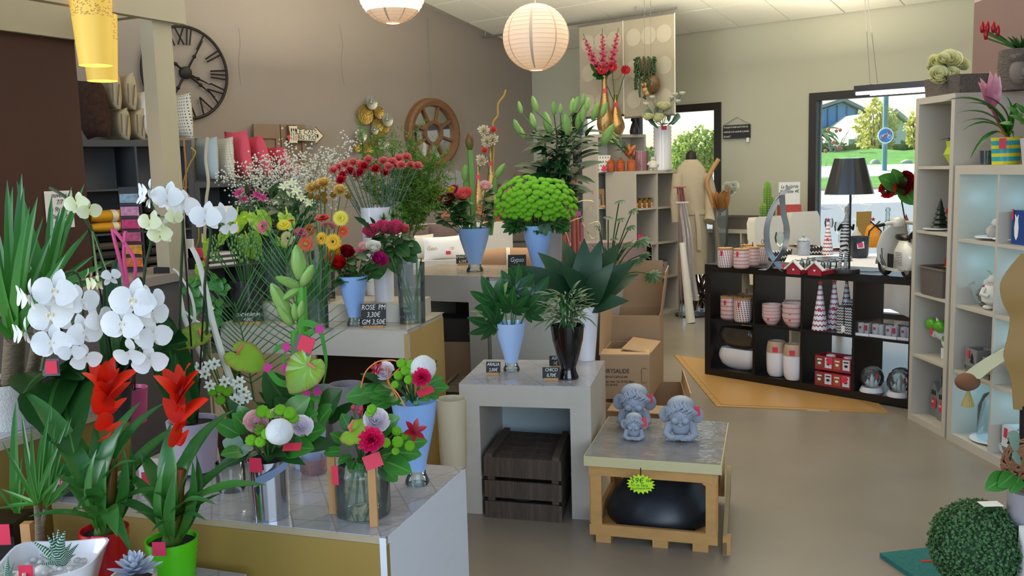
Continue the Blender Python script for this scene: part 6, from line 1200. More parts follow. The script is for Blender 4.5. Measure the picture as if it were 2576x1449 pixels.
def cut(name,lab,cat,grp,b,p,me,R_,d=None,r=.0028,c=None,leaves=0,Lm=None,Ll=.07,m=None,bend=(0,0,0)):
    """one cut flower: root, stem, bloom and some leaves"""
    b,p = V(b),V(p);d = V(d) if d else ((p-b).normalized()*.5+tocam(p)*.7+V((random.uniform(-.25,.25),0,.35)));o = thing(name,lab,cat,b,grp)
    stem(o,b,p-V(d).normalized()*R_*.35,r,m,bend);head(o,me,p,d,R_,'bloom',c)
    for k in range(leaves):
        q = b.lerp(p,.45+.5*k/max(1,leaves));a = RND.random()*6.28;t = q+V((math.cos(a),math.sin(a)*.8-.25,RND.uniform(-.35,.35)))*Ll;leafto(o,Lm or L_rose,q,t,(0,-.6,.8))
    return o
def footed(lab,p,H,R_,m,foot=None,grp='footed flower vases'):
    o = thing('flower_vase',lab,'vase',p,grp);M = T(p)
    MB().lathe([(R_*.5,0),(R_*.53,.006),(R_*.5,H*.06),(R_*.40,H*.12),(R_*.39,H*.17)],32,M).build('foot',foot or m_gl,o)
    MB().lathe([(0,H*.165),(R_*.39,H*.17),(R_*.46,H*.28),(R_*.66,H*.5),(R_*.86,H*.74),(R_,H),(R_*.96,H),(R_*.82,H*.74),(R_*.62,H*.5),(R_*.4,H*.26),(0,H*.24)],36,M,0).build('body',m,o);return o
m_frost = mat('frosted_blue_glass','#a2c8fa',.18,var=.05,trans=.2,coat=.3);m_frw = mat('frosted_white_glass','#bcd6fa',.18,var=.03,trans=.2,coat=.3)
def cyl(lab,p,H,R0,R1,m,water=0.,name='flower_vase',grp='glass cylinder vases',cat='vase'):
    o = thing(name,lab,cat,p,grp);M = T(p);MB().lathe([(R0,0),(R1,H),(R1*.97,H)]+([(R0*.95,.01),(0,.01)] if m not in (m_gl,m_glw) else []),32,M).build('body',m,o)
    if water: MB().lathe([(R0*.96,.006),(R0+(R1-R0)*water-.002,H*water),(0,H*water)],28,M).build('water',glassm('vase_water','#dfe9dc',.08),o)
    return o
m_slate = mat('slate_black','#2b2a29',.7);m_chalk = mat('chalk','#e9e6df',.8)
def slate(lab,x,y,z,w_,h,txt,ts,yaw=0.,tilt=.2):
    p = oz(x,y,z);o = thing('chalk_sign',lab,'sign',p,'chalk price signs');s = mpp(p.y);M = T(p) @ RZ(yaw);w_,h = w_*s,h*s
    MB().box((0,0,.006),(w_*.8,.02,.012),M).build('wooden_foot',m_wlid,o,False);B_ = M @ T(0,0,.01) @ RX(-tilt);MB().box((0,0,h/2),(w_,.004,h),B_).build('slate',m_slate,o,False)
    n = len(txt)
    for k,t in enumerate(txt): text(t,ts*s,m_chalk,o,B_ @ T(0,-.0025,h*(1-(k+.5)/n)) @ RX(PI/2),.15,sx=.8)
    return o
# ---------- aralia table ----------
zt = zB+.0035
p = oz(1287,932,zt);footed('frosted pale vase holding the aralia leaves',p,.222,.072,m_frw);mo = p+V((0,0,.215))
def palmate(m):
    mb = MB()
    for k,(a,L) in enumerate(((-2.0,.5),(-1.35,.75),(-.68,.92),(0,1),(.68,.92),(1.35,.75),(2.0,.5))): mb.blade(L,.3*L+.06,6,.08,.35,lambda t: (math.sin(PI*min(1,.12+t*.88)))**.8,M=RZ(a))
    return mb.mesh('leaf',m)
PM = palmate(G('#1c4a20','#245a26',vein='#3d7038',rough=.25));PMl = palmate(G('#7faa62','#86ae6a',vein='#a8c890',rough=.3))
for k,(x,y,s,dy,f,me) in enumerate(((1240,752,.15,-.02,(-.5,-.8,.6),PM),(1345,745,.15,.03,(.3,-.9,.5),PM),(1297,720,.14,.04,(-.1,-1,.3),PM),(1232,815,.14,-.06,(-.3,-1,-.1),PM),(1262,742,.12,.0,(-.9,-.3,.5),PMl),(1330,775,.13,-.05,(.4,-.8,.5),PM),(1287,770,.12,-.06,(-.1,-1,.5),PM),(1215,790,.08,-.05,(-.4,-.3,1),PMl),(1310,715,.13,.06,(.5,-.7,.2),PM))):
    c = at(x,y,p.y+dy);o = thing('aralia_leaf',['large aralia leaf at the left of the pale vase','aralia leaf leaning right over the pale vase','tallest upright aralia leaf at the back','aralia leaf drooping lowest left of the vase','pale backed aralia leaf standing at the left','aralia leaf at the right front of the vase','small aralia leaf in the middle of the bunch','pale yellow green aralia leaf sticking out left','aralia leaf at the back right of the bunch'][k],'leaf',mo,'aralia leaves in the pale vase')
    d = (c-mo);d = d if d.length > .03 else V((0,0,1));y_ = (d.normalized()+V((0,0,.15))).normalized();z_ = V(f)-y_*V(f).dot(y_);z_.normalize();stem(o,mo-V((0,0,.1)),c-y_*s*.15,.003);put('leaf',me,o,T(c-y_*s*.2) @ MX((y_.cross(z_),y_,z_)).transposed().to_4x4() @ SC(s))
p = oz(1430,951,zt);cf = thing('black_vase','glossy black footed vase with a tuft of narrow leaves','vase',p);MB().lathe([(.045,0),(.046,.01),(.035,.035),(.034,.05),(.05,.1),(.066,.17),(.074,.235),(.071,.235),(.05,.12),(0,.08)],36,T(p)).build('body',mat('black_gloss','#0d0b0c',.06,var=0,coat=.5),cf)
mo = p+V((0,0,.23));o = thing('beargrass_tuft','dense tuft of narrow dark leaves in the black vase','foliage',mo)
for k in range(170):
    a = RND.random()*6.28;e = RND.random();b = mo+V((math.cos(a),math.sin(a),0))*.08*RND.random()+V((0,0,.02+.12*RND.random()));leafto(o,L_thin,b,b+V((math.cos(a)*(.03+.07*e),math.sin(a)*(.03+.07*e),RND.uniform(-.05,.05))),(0,-.3,1))
for k in range(8): a = k*.785;stem(o,mo+V((0,0,-.12)),mo+V((.03*math.cos(a),.03*math.sin(a),.1)),.003)
p2 = oz(1476,905,zt);cyl('white vase behind the black vase holding the aspidistra leaves',p2,.26,.04,.062,m_cer,grp=None);mo = p2+V((0,0,.25))
for k,(x,y,dy,w_,lb) in enumerate(((1283,668,-.08,1.1,'long aspidistra leaf reaching far left'),(1352,634,.05,1.1,'aspidistra leaf leaning left at the back'),(1415,602,.12,1,'upright aspidistra leaf with a notched tip'),(1470,600,.02,1.15,'aspidistra leaf standing upright in the middle'),(1512,603,-.02,1.1,'aspidistra leaf right of the middle one'),(1558,612,.06,1.2,'bluish aspidistra leaf leaning right'),(1603,652,-.05,1.0,'aspidistra leaf reaching right, upper'),(1606,690,.1,.9,'aspidistra leaf reaching right, middle'),(1582,757,-.14,1.3,'aspidistra leaf hanging down at the right'),(1405,660,-.1,1.2,'dark aspidistra leaf in the left centre'),(1370,700,.1,1,'short aspidistra leaf low at the left back'),(1545,660,-.12,1.3,'broad aspidistra leaf at the right front'))):
    t = at(x,y,p2.y+dy);o = thing('aspidistra_leaf',lb,'leaf',mo,'aspidistra leaves');stem(o,mo-V((0,0,.12)),mo+V((0,0,.03)),.004,m_dstem);leafto(o,L_asp,mo+V((RND.uniform(-.02,.02),0,.0)),t+V((0,0,-.0)),(.2*(1 if x < 1450 else -1),-.9,.5),w_)
slate('chalk sign for aralia left of the pale vase',1241,943,zt,37,28,('ARALIA','2,00€'),8.5,-.18);slate('chalk sign half hidden behind the black vase',1397,926,zt,30,26,('ASPI','1€'),8.5,-.05);slate('chalk sign in front of the black vase',1387,957,zt,45,28,('CHICO','0,70€'),9,-.1)
# cherub busts on the silver cover
m_pl = mat('grey_plaster','#9aa1ae',.5,var=.06,scale=20,bump=.15,bscale=60)
def cherub(lab,x,y,s):
    p = oz(x,y,.3605);o = thing('cherub_bust',lab,'statue',p,'grey cherub busts');M = T(p) @ RZ(-.12+math.atan2(-p.x,p.y)*.6) @ SC(s)
    mb = MB();mb.ball((0,0,.3),(.23,.23,.3),18,12,M);mb.v = [(a,b,max(c,p.z+.002)) for a,b,c in mb.v];mb.build('shoulders',m_pl,o)
    mb = MB();mb.ball((0,-.08,.62),(.3,.29,.32),22,16,M);mb.ball((-.12,-.3,.5),(.1,.07,.09),10,8,M);mb.ball((.12,-.3,.5),(.1,.07,.09),10,8,M);mb.ball((0,-.36,.57),(.042,.05,.05),10,8,M);mb.ball((0,-.345,.475),(.055,.03,.02),10,6,M);mb.ball((0,-.345,.44),(.05,.03,.018),10,6,M);mb.ball((0,-.3,.39),(.07,.06,.05),10,8,M)
    for e in (-1,1): mb.ball((e*.115,-.34,.625),(.05,.025,.028),10,6,M);mb.tube([M @ V((e*.05,-.365,.69)),M @ V((e*.12,-.36,.71)),M @ V((e*.19,-.31,.69))],.012*s,5)
    mb.sh = 70;mb.build('face',m_pl,o)
    mb = MB();mb.ball((0,.02,.78),(.33,.3,.24),20,12,M);r = random.Random(int(x))
    for k in range(26): a = -PI/2+(k/25-.5)*4.4;rr = .31;z = .86-.25*abs(math.sin((k/25-.5)*PI))**1.2+.03*(k % 2);mb.tube([M @ V((rr*math.cos(a)*q+.03*math.sin(w_*6),rr*math.sin(a)*q-.06,z-.1*w_)) for q,w_ in ((.7,-.9),(.98,-.3),(1.08,.3),(1.0,.8),(.92,.5))],[.03*s,.045*s,.045*s,.04*s,.02*s],7)
    mb.sh = 70;mb.build('curls',m_pl,o)
    for e in (-1,1): MB().tube([M @ V(q) for q in ((e*.26,0,.34),(e*.33,-.16,.12),(e*.2,-.3,.08),(-e*.04,-.36,.1))],[.1*s,.1*s,.085*s,.06*s],12).build('arm',m_pl,o);
    for e in (-1,1):
        mb = MB()
        for j in range(4): mb.tube([M @ V((e*(-.02+.035*j),-.36-.02*(e > 0),.13+.03*(e > 0))),M @ V((e*(-.1+.03*j),-.42,.1+.03*(e > 0))),M @ V((e*(-.13+.03*j),-.42,.05+.03*(e > 0)))],[.026*s,.024*s,.018*s],6)
        mb.build('hand',m_pl,o)
        mb = MB()
        for j in range(9): mb.blade(.34-.02*abs(j-3),.13,5,.1,.5,S_oval,M=M @ T(e*.2,.14,.5) @ RY(0) @ MX((V((0,1,0)),V((e,.15,0)),V((0,0,1)))).transposed().to_4x4() @ RX(1.15-.24*j) if False else M @ T(e*.2,.12,.45+.015*j) @ frame((e*.1,-1,.1),(0,0,1)) @ RZ(-e*(.25+.2*j)))
        mb.ball((e*.36,.15,.52),(.17,.05,.2),12,8,M);w_ = mb.build('wing',m_pl,o)
        if e > 0: redtag(o,M @ V((.37,-.02,.66)),(M.to_3x3() @ V((.1,-1,.1))),.028,.04,.1)
cherub('largest cherub bust at the back left with curls',1596,1068,.18);cherub('small cherub bust in front of the large one',1595,1103,.108);cherub('cherub bust at the right with its wing tagged',1713,1101,.175)
c = at(1612,1218,3.455);n = V((-.25,-.97,0));o = thing('star_price_sign','fluorescent yellow starburst price sign hanging on the crate','sign',c);Mf = face(c,n);s = mpp(3.5)
MB().prism([((37 if k % 2 == 0 else 29)*s*math.cos(a)*1.0,(27 if k % 2 == 0 else 20)*s*math.sin(a)) for k,a in [(k,2*PI*k/36) for k in range(36)]],.002,Mf).build('card',mat('fluo_yellow','#c4ee1c',.6,var=.02),o,False);mg = mat('green_pen','#1f5c38',.7)
text('59€',15*s,mg,o,Mf @ T(-9*s,9*s,.0015),.15);text('75€',7*s,mg,o,Mf @ T(20*s,10*s,.0015),.2);text('Fin de Série',7.5*s,mg,o,Mf @ T(-4*s,-3*s,.0015),.15,sx=.9);text('Pied de Parasol en Granit',6*s,mg,o,Mf @ T(0,-11*s,.0015) @ RZ(.08),.15,sx=.55);MB().box((20*s,10*s,.002),(14*s,1*s,.001),Mf @ RZ(0)).build('strike_line',mg,o,False)
MB().tube([Mf @ V((0,24*s,0)),Mf @ V((0,44*s,.004))],.002,4).build('string',m_ink,o)
# ---------- amaryllis table ----------
zt = zE+.0035;p = oz(1195,683,zt);footed('pale blue footed vase of mixed roses on the tall table',p,.262,.098,m_frost);mo = p+V((0,0,.25))
for k,(x,y,c,r) in enumerate(((1095,490,'red',19),(1108,497,'white',18),(1126,503,'dark',19),(1140,480,'magenta',14),(1148,497,'blush',19),(1167,490,'coral',20),(1082,518,'magenta',18),(1229,498,'cream',19),(1222,470,'blush',15),(1135,480,'yellow',10))): 
    cut('rose','%s rose in the tall table bunch, %s' % ({'red': 'bright red','white': 'white','dark': 'dark red','magenta': 'magenta','blush': 'blush pink','coral': 'coral pink','cream': 'cream','yellow': 'small yellow'}[c],['at the far upper left','left of the dark red one','in the left centre','peeping over the top','in the centre','right of the blush one','hanging out lowest left','at the right end','above the cream one','peeping between two others'][k]),'rose','roses in the tall table vase',mo+V((.02*math.sin(k),0,-.1)),at(x,y,p.y+.04*math.sin(k*2)),RO[c],r*mpp(p.y),None,.003,None,8,L_rose,.075)
footed('second pale blue vase with green chrysanthemums on the tall box',oz(1355,697,zt),.29,.083,m_frost);p = oz(1355,697,zt);mo = p+V((0,0,.27));o = thing('chrysanthemum_bunch','round bunch of lime green button chrysanthemums in a blue vase','flowers',mo);r = random.Random(21);pts = []
while len(pts) < 92:
    x = r.uniform(1248,1445);y = r.uniform(448,548);q = ((x-1347)/100)**2+((y-520)/78)**2
    if q > 1 or (y > 535 and abs(x-1347) < 30 and r.random() < .6) or any(abs(x-a)+abs(y-b) < 13 for a,b,_ in pts): continue
    pts.append((x,y,math.sqrt(max(0,1-q))))
for x,y,h in pts: c = at(x,y,p.y-.19*h+.06);head(o,B_green,c,(c-mo).normalized()+V((0,-.4,.1)),11.5*mpp(p.y))
mb = MB()
for x,y,h in pts: q = at(x,y,p.y-.19*h+.06);mb.tube(curve(mo+V(((x-1347)*.0003,0,-.03)),q,-.02,3),.002,4)
mb.build('stems',m_stem,o)['kind'] = 'stuff'
def lobed(m,n=5):
    mb = MB()
    for a,L in ((-1.3,.55),(-.6,.8),(0,1),(.6,.8),(1.3,.55)): mb.blade(L,.42*L,5,.08,.5,lambda t: (.35+.65*math.sin(PI*min(1,t)))*(1 if t < .95 else .3),M=RZ(a))
    me = mb.mesh('leaf',m);TIP[me] = (.85,-.2);return me
L_lob = lobed(G('#1f4a1e','#2c6426',vein='#3e7434',rough=.4))
for k in range(75): 
    x = r.uniform(1262,1432);y = r.uniform(535,575);q = at(x,y,p.y+r.uniform(-.12,.08));leafto(o,L_lob,q.lerp(mo,.25),q+V((r.uniform(-.02,.02),-.02,r.uniform(-.03,.0))),(0,-.8,.5))
for x,y in ((1373,590),(1378,580)): q = at(x,y,p.y-.1);leafto(o,L_lob,at(1368,565,p.y-.09),q,(0,-1,.1),1.2)
slate('chalk sign reading a price beside the rose vase on the tall table',1164,667,zt,32,22,('AMARYLIS','6,50€'),7.5,.1);slate('larger chalk sign leaning by the chrysanthemum vase',1301,697,zt,46,52,('Gypso','4€'),12,-.12)
# lilies
b0 = at(1388,700,5.68);b0.z = zt;cyl('grey tub holding the tall lilies behind the chrysanthemums',b0,.3,.06,.075,m_tubg,grp=None);mo = b0+V((0,0,.28));BUD = MB().lathe([(.0,0),(.12,.04),(.19,.3),(.2,.5),(.14,.82),(.03,1)],6,None,0);BUD.sh = 60;BUD = BUD.mesh('bud',leafm('lily_bud','#a4c470','#7cb04a',rough=.4,tr=.1));uvb = None
lil = [(1345,262,44),(1393,272,36),(1440,268,44),(1449,262,40),(1467,250,34),(1468,285,46),(1498,280,50),(1520,275,40),(1528,340,66),(1340,305,46),(1377,308,58),(1425,312,58),(1455,303,46),(1300,318,40),(1310,330,40),(1308,270,34),(1410,275,30),(1478,262,36)]
for g in range(6):
    bs = lil[g::6];cx = sum(q[0] for q in bs)/len(bs);q0 = at((cx+1390)/2+(cx-1390)*.3,350,5.68+.06*math.sin(g*2));o = thing('lily_stem','lily stem with closed green buds, %s of the bunch from the left' % ['first','second','third','fourth','fifth','sixth'][g],'lily',mo,'budding lilies');stem(o,mo-V((0,0,.2)),q0,.005)
    for x,y,L in bs: c = at(x,y,5.6+.12*math.sin(x));L *= mpp(5.65)*.95;d = (c-q0).normalized()*.6+V((0,0,1)) if L < .15 else V((.6,-.2,1));d.normalize();stem(o,q0,c-d*L*.5,.003);put('bud',BUD,o,T(c-d*L*.5) @ frame(d) @ SC(L))
    for k in range(24):
        q = mo.lerp(q0,.15+.95*k/24)+V((RND.uniform(-.09,.09),RND.uniform(-.05,.05),0));a = RND.random()*6.28;L = RND.uniform(.12,.2)*(1.15 if k < 13 else .85);t = q+V((math.cos(a)*1.2,math.sin(a)*.6-.15,RND.uniform(-.35,.55)))*L;leafto(o,L_lily,q,t,(0,-.4,1),RND.uniform(1,1.6))
# coral sticks with ribbons
o = thing('coral_stick_bundle','bundle of coral painted sticks tied with pink and cream ribbon','sticks',(at(1450,640,6.05).x,6.05,0));mcs = mat('coral_stick','#b8685a',.6,var=.15);mcs2 = mat('pink_stick','#c95f72',.6)
for k,(x0,y0,x1,y1) in enumerate(((1398,640,1387,395),(1408,645,1403,408),(1415,650,1410,420),(1422,650,1417,425),(1430,640,1426,425),(1440,640,1437,428),(1446,640,1443,430),(1452,640,1451,445),(1460,640,1447,540),(1470,640,1453,548),(1434,640,1400,560),(1444,600,1420,540),(1480,640,1462,560))):
    t = at(x1,y1,6.02+.03*(k % 3));b = at(x0,y0,6.02+.03*(k % 3));d = (b-t);b2_ = t+d*((t.z-.02)/(t.z-b.z));b2_.x = min(b2_.x,.46);MB().tube([b2_,t],.0085,7).build('stick',mcs if k % 4 else mcs2,o)
for y,m in ((545,mat('pink_ribbon','#c86a9a',.4)),(480,mat('pink_ribbon','#c86a9a',.4))): a,b = at(1388,y,5.93),at(1462 if y > 500 else 1455,y-8,5.93);ribbon(MB(),[a,a.lerp(b,.5)+V((0,-.03,0)),b],.03,.003,(0,0,1)).build('tie',m,o)
mr = mat('cream_ribbon','#cbb48a',.5)
for pl_ in (((1400,580),(1440,555),(1465,545),(1480,520),(1487,540),(1475,570),(1490,600),(1510,580),(1505,558),(1480,565)),((1440,515),(1465,505),(1492,508),(1470,530),(1465,560),(1482,585),(1475,600)),((1392,570),(1420,580),(1432,610))): ribbon(MB(),smooth([at(x,y,5.86) for x,y in pl_],4),.016,.002,(.2,1,.3)).build('ribbon',mr,o)
# amaryllis, gold vases with paper flowers, wooden sheep and houses on the console
zc = at(1250,535,9.1).z+.021
for k,(x,xb,lb) in enumerate(((1182,1192,'dark red amaryllis bud on a thick stem above the roses'),(1172,1172,'green amaryllis stem left of the dark red bud'),(1246,1232,'leaning amaryllis with pale green bud right of the roses'))):
    y = (345,425,415)[k];t = at(x,y+34,5.75);b = at(xb,590,5.62);o = thing('amaryllis',lb,'amaryllis',b,'amaryllis stems in the rose vase');stem(o,b,t,.017,mat('amaryllis_stem','#5f8f3a',.4));
    for j,(dx,dz) in enumerate(((0,.09),(-.035,.06),(.035,.065))[:3 if k != 1 else 2]): put('bud',BUD,o,T(t) @ frame((dx*6+(.7 if k == 2 else 0),-.1,1)) @ SC(.11 if j == 0 else .085)).data = BUD
    if k == 0:
        BR = BUD.copy();BR.materials[0] = leafm('red_bud','#6a8a3a','#8a1420');
        for c_ in o.children:
            if c_.data == BUD: c_.data = BR
m_gv = mat('brushed_gold','#b58f5c',.3,.75,bump=.4,bscale=40)
def goldvase(lab,x,yb,yt,w_,Y,zb,taper=.22):
    b = at(x,yb,Y);b.z = zb;H = at(x,yt,Y).z-zb;R_ = w_/2*mpp(Y);o = thing('gold_vase',lab,'vase',b,'gold bottle vases');MB().lathe([(R_*.7,0),(R_,H*.16),(R_*.97,H*.26),(R_*.6,H*.5),(R_*taper*1.2,H*.72),(R_*taper,H*.96),(R_*taper*1.15,H),(R_*taper*.8,H),(0,H*.8)],28,T(b)).build('body',m_gv,o);redtag(o,b+V((0,-R_*taper*1.5,H*.74)),V((0,-1,0)),.035,.04);return b+V((0,0,H))
PAP = frill(P_('paper','#d9cfb0','#e9e2cc'),34,1,.9,2);
for (x,yb,yt,w_,lb,fl) in ((1205,500,415,28,'left conical gold vase on the console',((1218,330),(1212,405),(1225,357))),(1237,500,370,34,'right conical gold vase on the console',((1240,352),))):
    m_ = goldvase(lb,x,yb,yt,w_,9.2,zc)
    for j,(fx,fy) in enumerate(fl): cut('paper_flower','cream paper dahlia, %s above the console' % {330: 'highest of three',405: 'lowest of three',357: 'middle of three',352: 'by the rightmost vase'}[fy],'flower','cream paper dahlias',m_-V((0,0,.1)),at(fx,fy,9.15),PAP,17*mpp(9.15),(0,-1,.2),.003,None,0,None,0,mat('dry_twig','#8a6a3a',.8))
for j,(x,y) in enumerate(((1241,326),(1219,378))): cut('pink_silk_rose','small pink silk rose, %s beside the paper dahlias' % ('upper','lower')[j],'flower','pink silk roses',at(1237,470,9.2),at(x,y,9.1),RO['coral'],8*mpp(9.1),(0,-1,.4),.003)
MB_ = MB().tube(smooth([at(x,y,9.2) for x,y in ((1238,440),(1243,350),(1240,310),(1252,290),(1253,262),(1268,240),(1272,226))],4),.01,7);tag(MB_.build('twisted_branch',mat('hazel_branch','#a8843f',.7)),'twisted bare hazel branch rising above the console','branch')
for k,x in enumerate((1136,1160)): q = at(x,505,9.2);q.z = zc;o = thing('tin_house',('left','right')[k]+' little grey tin house with a white window on the console','ornament',q,'grey tin houses');H = at(x,428,9.2).z-zc;MB().prism([(-.045,0),(.045,0),(.045,H*.9),(-.03,H),(-.045,H)],.05,T(q) @ RX(PI/2)).build('house',mzn,o,False);[MB().box((sx*.014,-.028,H*.36+sz*.014),(.018,.004,.018),T(q)).build('window_pane',m_cup,o,False) for sx in (-.8,.8) for sz in (-.8,.8)]
for k,x in enumerate((1266,1326)): 
    q = at(x,485,9.2);q.z = zc;o = thing('wool_sheep',('left','right')[k]+' woolly toy sheep on the console behind the lilies','figurine',q,'toy sheep');mw_ = mat('wool','#8f7a66',.95,var=.3,scale=40,bump=1,bscale=120);M = T(q);MB().ball((.05,0,.17),(.13,.08,.09),16,10,M,bumpy=.1).build('body',mw_,o);MB().ball((-.1,-.03,.2),(.05,.045,.07),12,10,M).build('head',mat('felt_brown','#5f4c40',.9),o)
    for lx in (-.03,.03,.1,.14): MB().tube([M @ V((lx,-.02,.1)),M @ V((lx,-.02,0))],.01,6).build('leg',m_leath,o)
    for e in (-1,1): MB().ball((-.1+e*.055,-.03,.25),(.03,.02,.015),8,6,M).build('ear',mat('felt_brown','#5f4c40',.9),o)
    if k: MB().lathe([(.05,.26),(.03,.32),(0,.4)],14,M @ T(-.1,-.03,0)).build('hat',mat('felt_brown','#5f4c40',.9),o)
# ---------- rose table ----------
zt = zD+.0035;LRg = lambda i,n: ['first','second','third','fourth','fifth','sixth','seventh','eighth','ninth','tenth','eleventh','twelfth','thirteenth','fourteenth','fifteenth','sixteenth'][i]
a,b = V((-1.3,4.72)),V((-.5,4.5));u = (b-a).normalized();n_ = V((-u.y,u.x));tag(MB().quad([a,b,b+n_*.3,a+n_*.3],zt,zt+.085).build('display_riser',m_plyh,smooth=False),'low limed wood riser at the back of the rose table','riser');zr = zt+.0855
p = oz(893,818,zt);footed('pale blue footed vase of mixed roses at the front of the rose table',p,.24,.073,m_frost);mo = p+V((0,0,.23))
for k,(x,y,c,r) in enumerate(((832,652,'peach',16),(844,632,'yellow',19),(851,663,'red',20),(873,636,'dark',19),(896,646,'pink',20),(940,622,'white',18),(953,653,'magenta',20),(916,622,'blush',14))):
    cut('rose',{'peach': 'peach rose at the left edge of the front rose vase','yellow': 'yellow rose of the front rose vase','red': 'scarlet rose low at the front of the front rose vase','dark': 'dark red rose in the middle of the front rose vase','pink': 'white and pink rose in the middle of the front rose vase','white': 'white rose standing right in the front rose vase','magenta': 'magenta rose at the right edge of the front rose vase','blush': 'pale rose at the back of the front rose vase'}[c],'rose','roses in the front rose vase',mo-V((0,0,.1)),at(x,y,p.y+.05*math.sin(k*2)-.02),RO[c],r*mpp(p.y),None,.003,None,6,L_rose,.07)
p = oz(968,757,zr);p.y = max(p.y,4.68);p = at(968,757,4.66);p.z = zr;cyl('tall white cylinder vase holding the pink edged roses',p,.25,.048,.052,m_cer,grp=None);mo = p+V((0,0,.24))
PK = rose(P_('pinkedge','#e9b7b4','#d83a78',edge='#c81e60'),15)
for k,(x,y,r) in enumerate(((933,585,20),(966,574,20),(997,575,20),(1017,577,13))): cut('rose','pink edged rose of the tall white vase, %s from the left' % LRg(k,4),'rose','pink edged roses',mo-V((0,0,.1)),at(x,y,4.58),PK if k < 3 else RO['peach'],r*mpp(4.6),(-.1+.1*k,-.8,.7),.003,None,7,L_rose,.08)
o = thing('rose_foliage','drooping rose leaves spilling over the clear glass cylinder','foliage',mo)
for k,(x,y) in enumerate(((955,700),(925,705),(1000,640),(1030,645),(1060,635),(1050,660),(1005,690),(985,650),(1010,610),(905,560),(890,545),(930,545))): t = at(x,y,4.5+.05*(k % 3));leafto(o,L_rose if k < 9 else L_dk,t.lerp(mo+V((0,0,.1)),.45),t,(0,-1,.4),1.1)
for x,y in ((955,700),(1030,645),(925,560)): stem(o,mo,at(x,y,4.52),.003,m_dstem)
o = thing('green_dianthus','fuzzy green sweet william balls behind the pink edged roses','flowers',mo);FZ = MB();r = random.Random(5)
for k in range(160): d = V((r.gauss(0,1),r.gauss(0,1),r.gauss(0,1))).normalized();FZ.blade(1.05,.1,2,.1,.3,lambda t: 1-t*.9,M=frame(d) @ RX(PI/2))
FZ = FZ.mesh('bloom',G('#2f6a16','#4f9a20',rough=.7))
for x,y,R_ in ((965,552,18),(988,543,18),(1008,528,17),(1018,548,18),(1005,563,15)): c = at(x,y,4.78);stem(o,mo,c,.003);put('bloom',FZ,o,T(c) @ SC(R_*mpp(4.78)))
p = at(1038,803,4.5);p.z = zt;g = cyl('clear glass cylinder with bare stems standing in water',p,.29,.062,.068,m_gl,.55)
for k,(x0,x1) in enumerate(((1000,1040),(1008,1052),(1022,1060),(1048,1058),(1060,1035))): stem(g,p+V(((x1-1038)*.0012,.02*math.sin(k*3),.01)),at(x0-15 if k < 3 else x0,650,4.5+.02*k),.004,m_stem)
p = at(951,640,4.95);p.z = zr;cyl('wide white cylinder vase of carnations at the back of the rose table',p,at(951,521,4.95).z-zr,.07,.083,m_cer,grp=None);mo = at(951,522,4.95)
for k,(x,y,c) in enumerate(((840,431,'p'),(852,424,'p'),(869,417,'p'),(889,412,'p'),(906,417,'p'),(927,405,'p'),(964,408,'p'),(986,410,'p'),(1002,402,'p'),(1022,398,'p'),(1010,418,'p'),(994,417,'p'),(1033,418,'p'),(1050,420,'p'),(978,422,'p'),(881,433,'r'),(898,443,'r'),(918,421,'r'),(945,428,'r'),(969,437,'r'),(864,444,'r'),(858,456,'r'),(908,436,'r'))):
    cut('carnation',('%s carnation, %s of its colour from the left at the back of the rose table' % ('pink' if c == 'p' else 'red',LRg(k if c == 'p' else k-15,0))),'carnation','pink and red carnations',mo+V(((x-951)*.0006,.02*math.sin(k),-.1)),at(x,y,4.88+.07*math.sin(k*1.7)),FR['cpink' if c == 'p' else 'cred'],14*mpp(4.9),None,.0025,None,3,L_grass,.1,mat('glaucous_stem','#4f6f66',.5))
def sprays(name,lab,cat,grp,base,heads,mk,m,ms,rs=.0025,seed=1,Y=5):
    for k,(x,y) in enumerate(heads):
        r = random.Random(seed+k);t = at(x,y,Y+.12*math.sin(k*2.3));o = thing(name,lab % LRg(k,0),cat,base,grp);mb = MB();mb.tube(curve(base,t,.02,6),rs,5);tw = []
        for j in range(26):
            q = V(base).lerp(t,.5+.5*r.random());e = q+V((r.uniform(-.11,.11),r.uniform(-.08,.08),r.uniform(.0,.11)));mb.tube([q,q.lerp(e,.6)+V((0,0,.01)),e],rs*.4,3);tw.append((q,e))
        mb.build('stems',ms,o)['kind'] = 'stuff';mb = MB();mk(mb,tw,r,t);mb.build('florets',m,o,False)['kind'] = 'stuff'
def mk_gyp(mb,tw,r,t):
    for q,e in tw:
        for j in range(9): c = e+V((r.gauss(0,.022),r.gauss(0,.022),r.gauss(0,.022)));s = r.uniform(.004,.0075);mb.add([(s,0,0),(-s,0,0),(0,s,0),(0,-s,0),(0,0,s),(0,0,-s)],[(0,2,4),(2,1,4),(1,3,4),(3,0,4),(2,0,5),(1,2,5),(3,1,5),(0,3,5)],T(c))
def mk_sol(mb,tw,r,t):
    for q,e in tw:
        for j in range(34): c = q.lerp(e+(e-q)*.4,r.random())+V((r.gauss(0,.006),r.gauss(0,.006),0));s = r.uniform(.006,.013);mb.add([(0,0,0),(s*.4,s,0),(0,2*s,.3*s),(-s*.4,s,0)],[(0,1,2,3)],T(c) @ frame((r.uniform(-1,1),r.uniform(-1,.3),r.uniform(0,1))) @ RZ(r.random()*6))
mg_ = mat('baby_breath','#dcd9cc',.7);gb = at(720,640,5.15);gb.z = zr
cyl('frosted clear bucket of white baby breath at the back left',gb,.3,.1,.12,glassm('bucket_plastic','#dfe4e6',.35),grp=None)
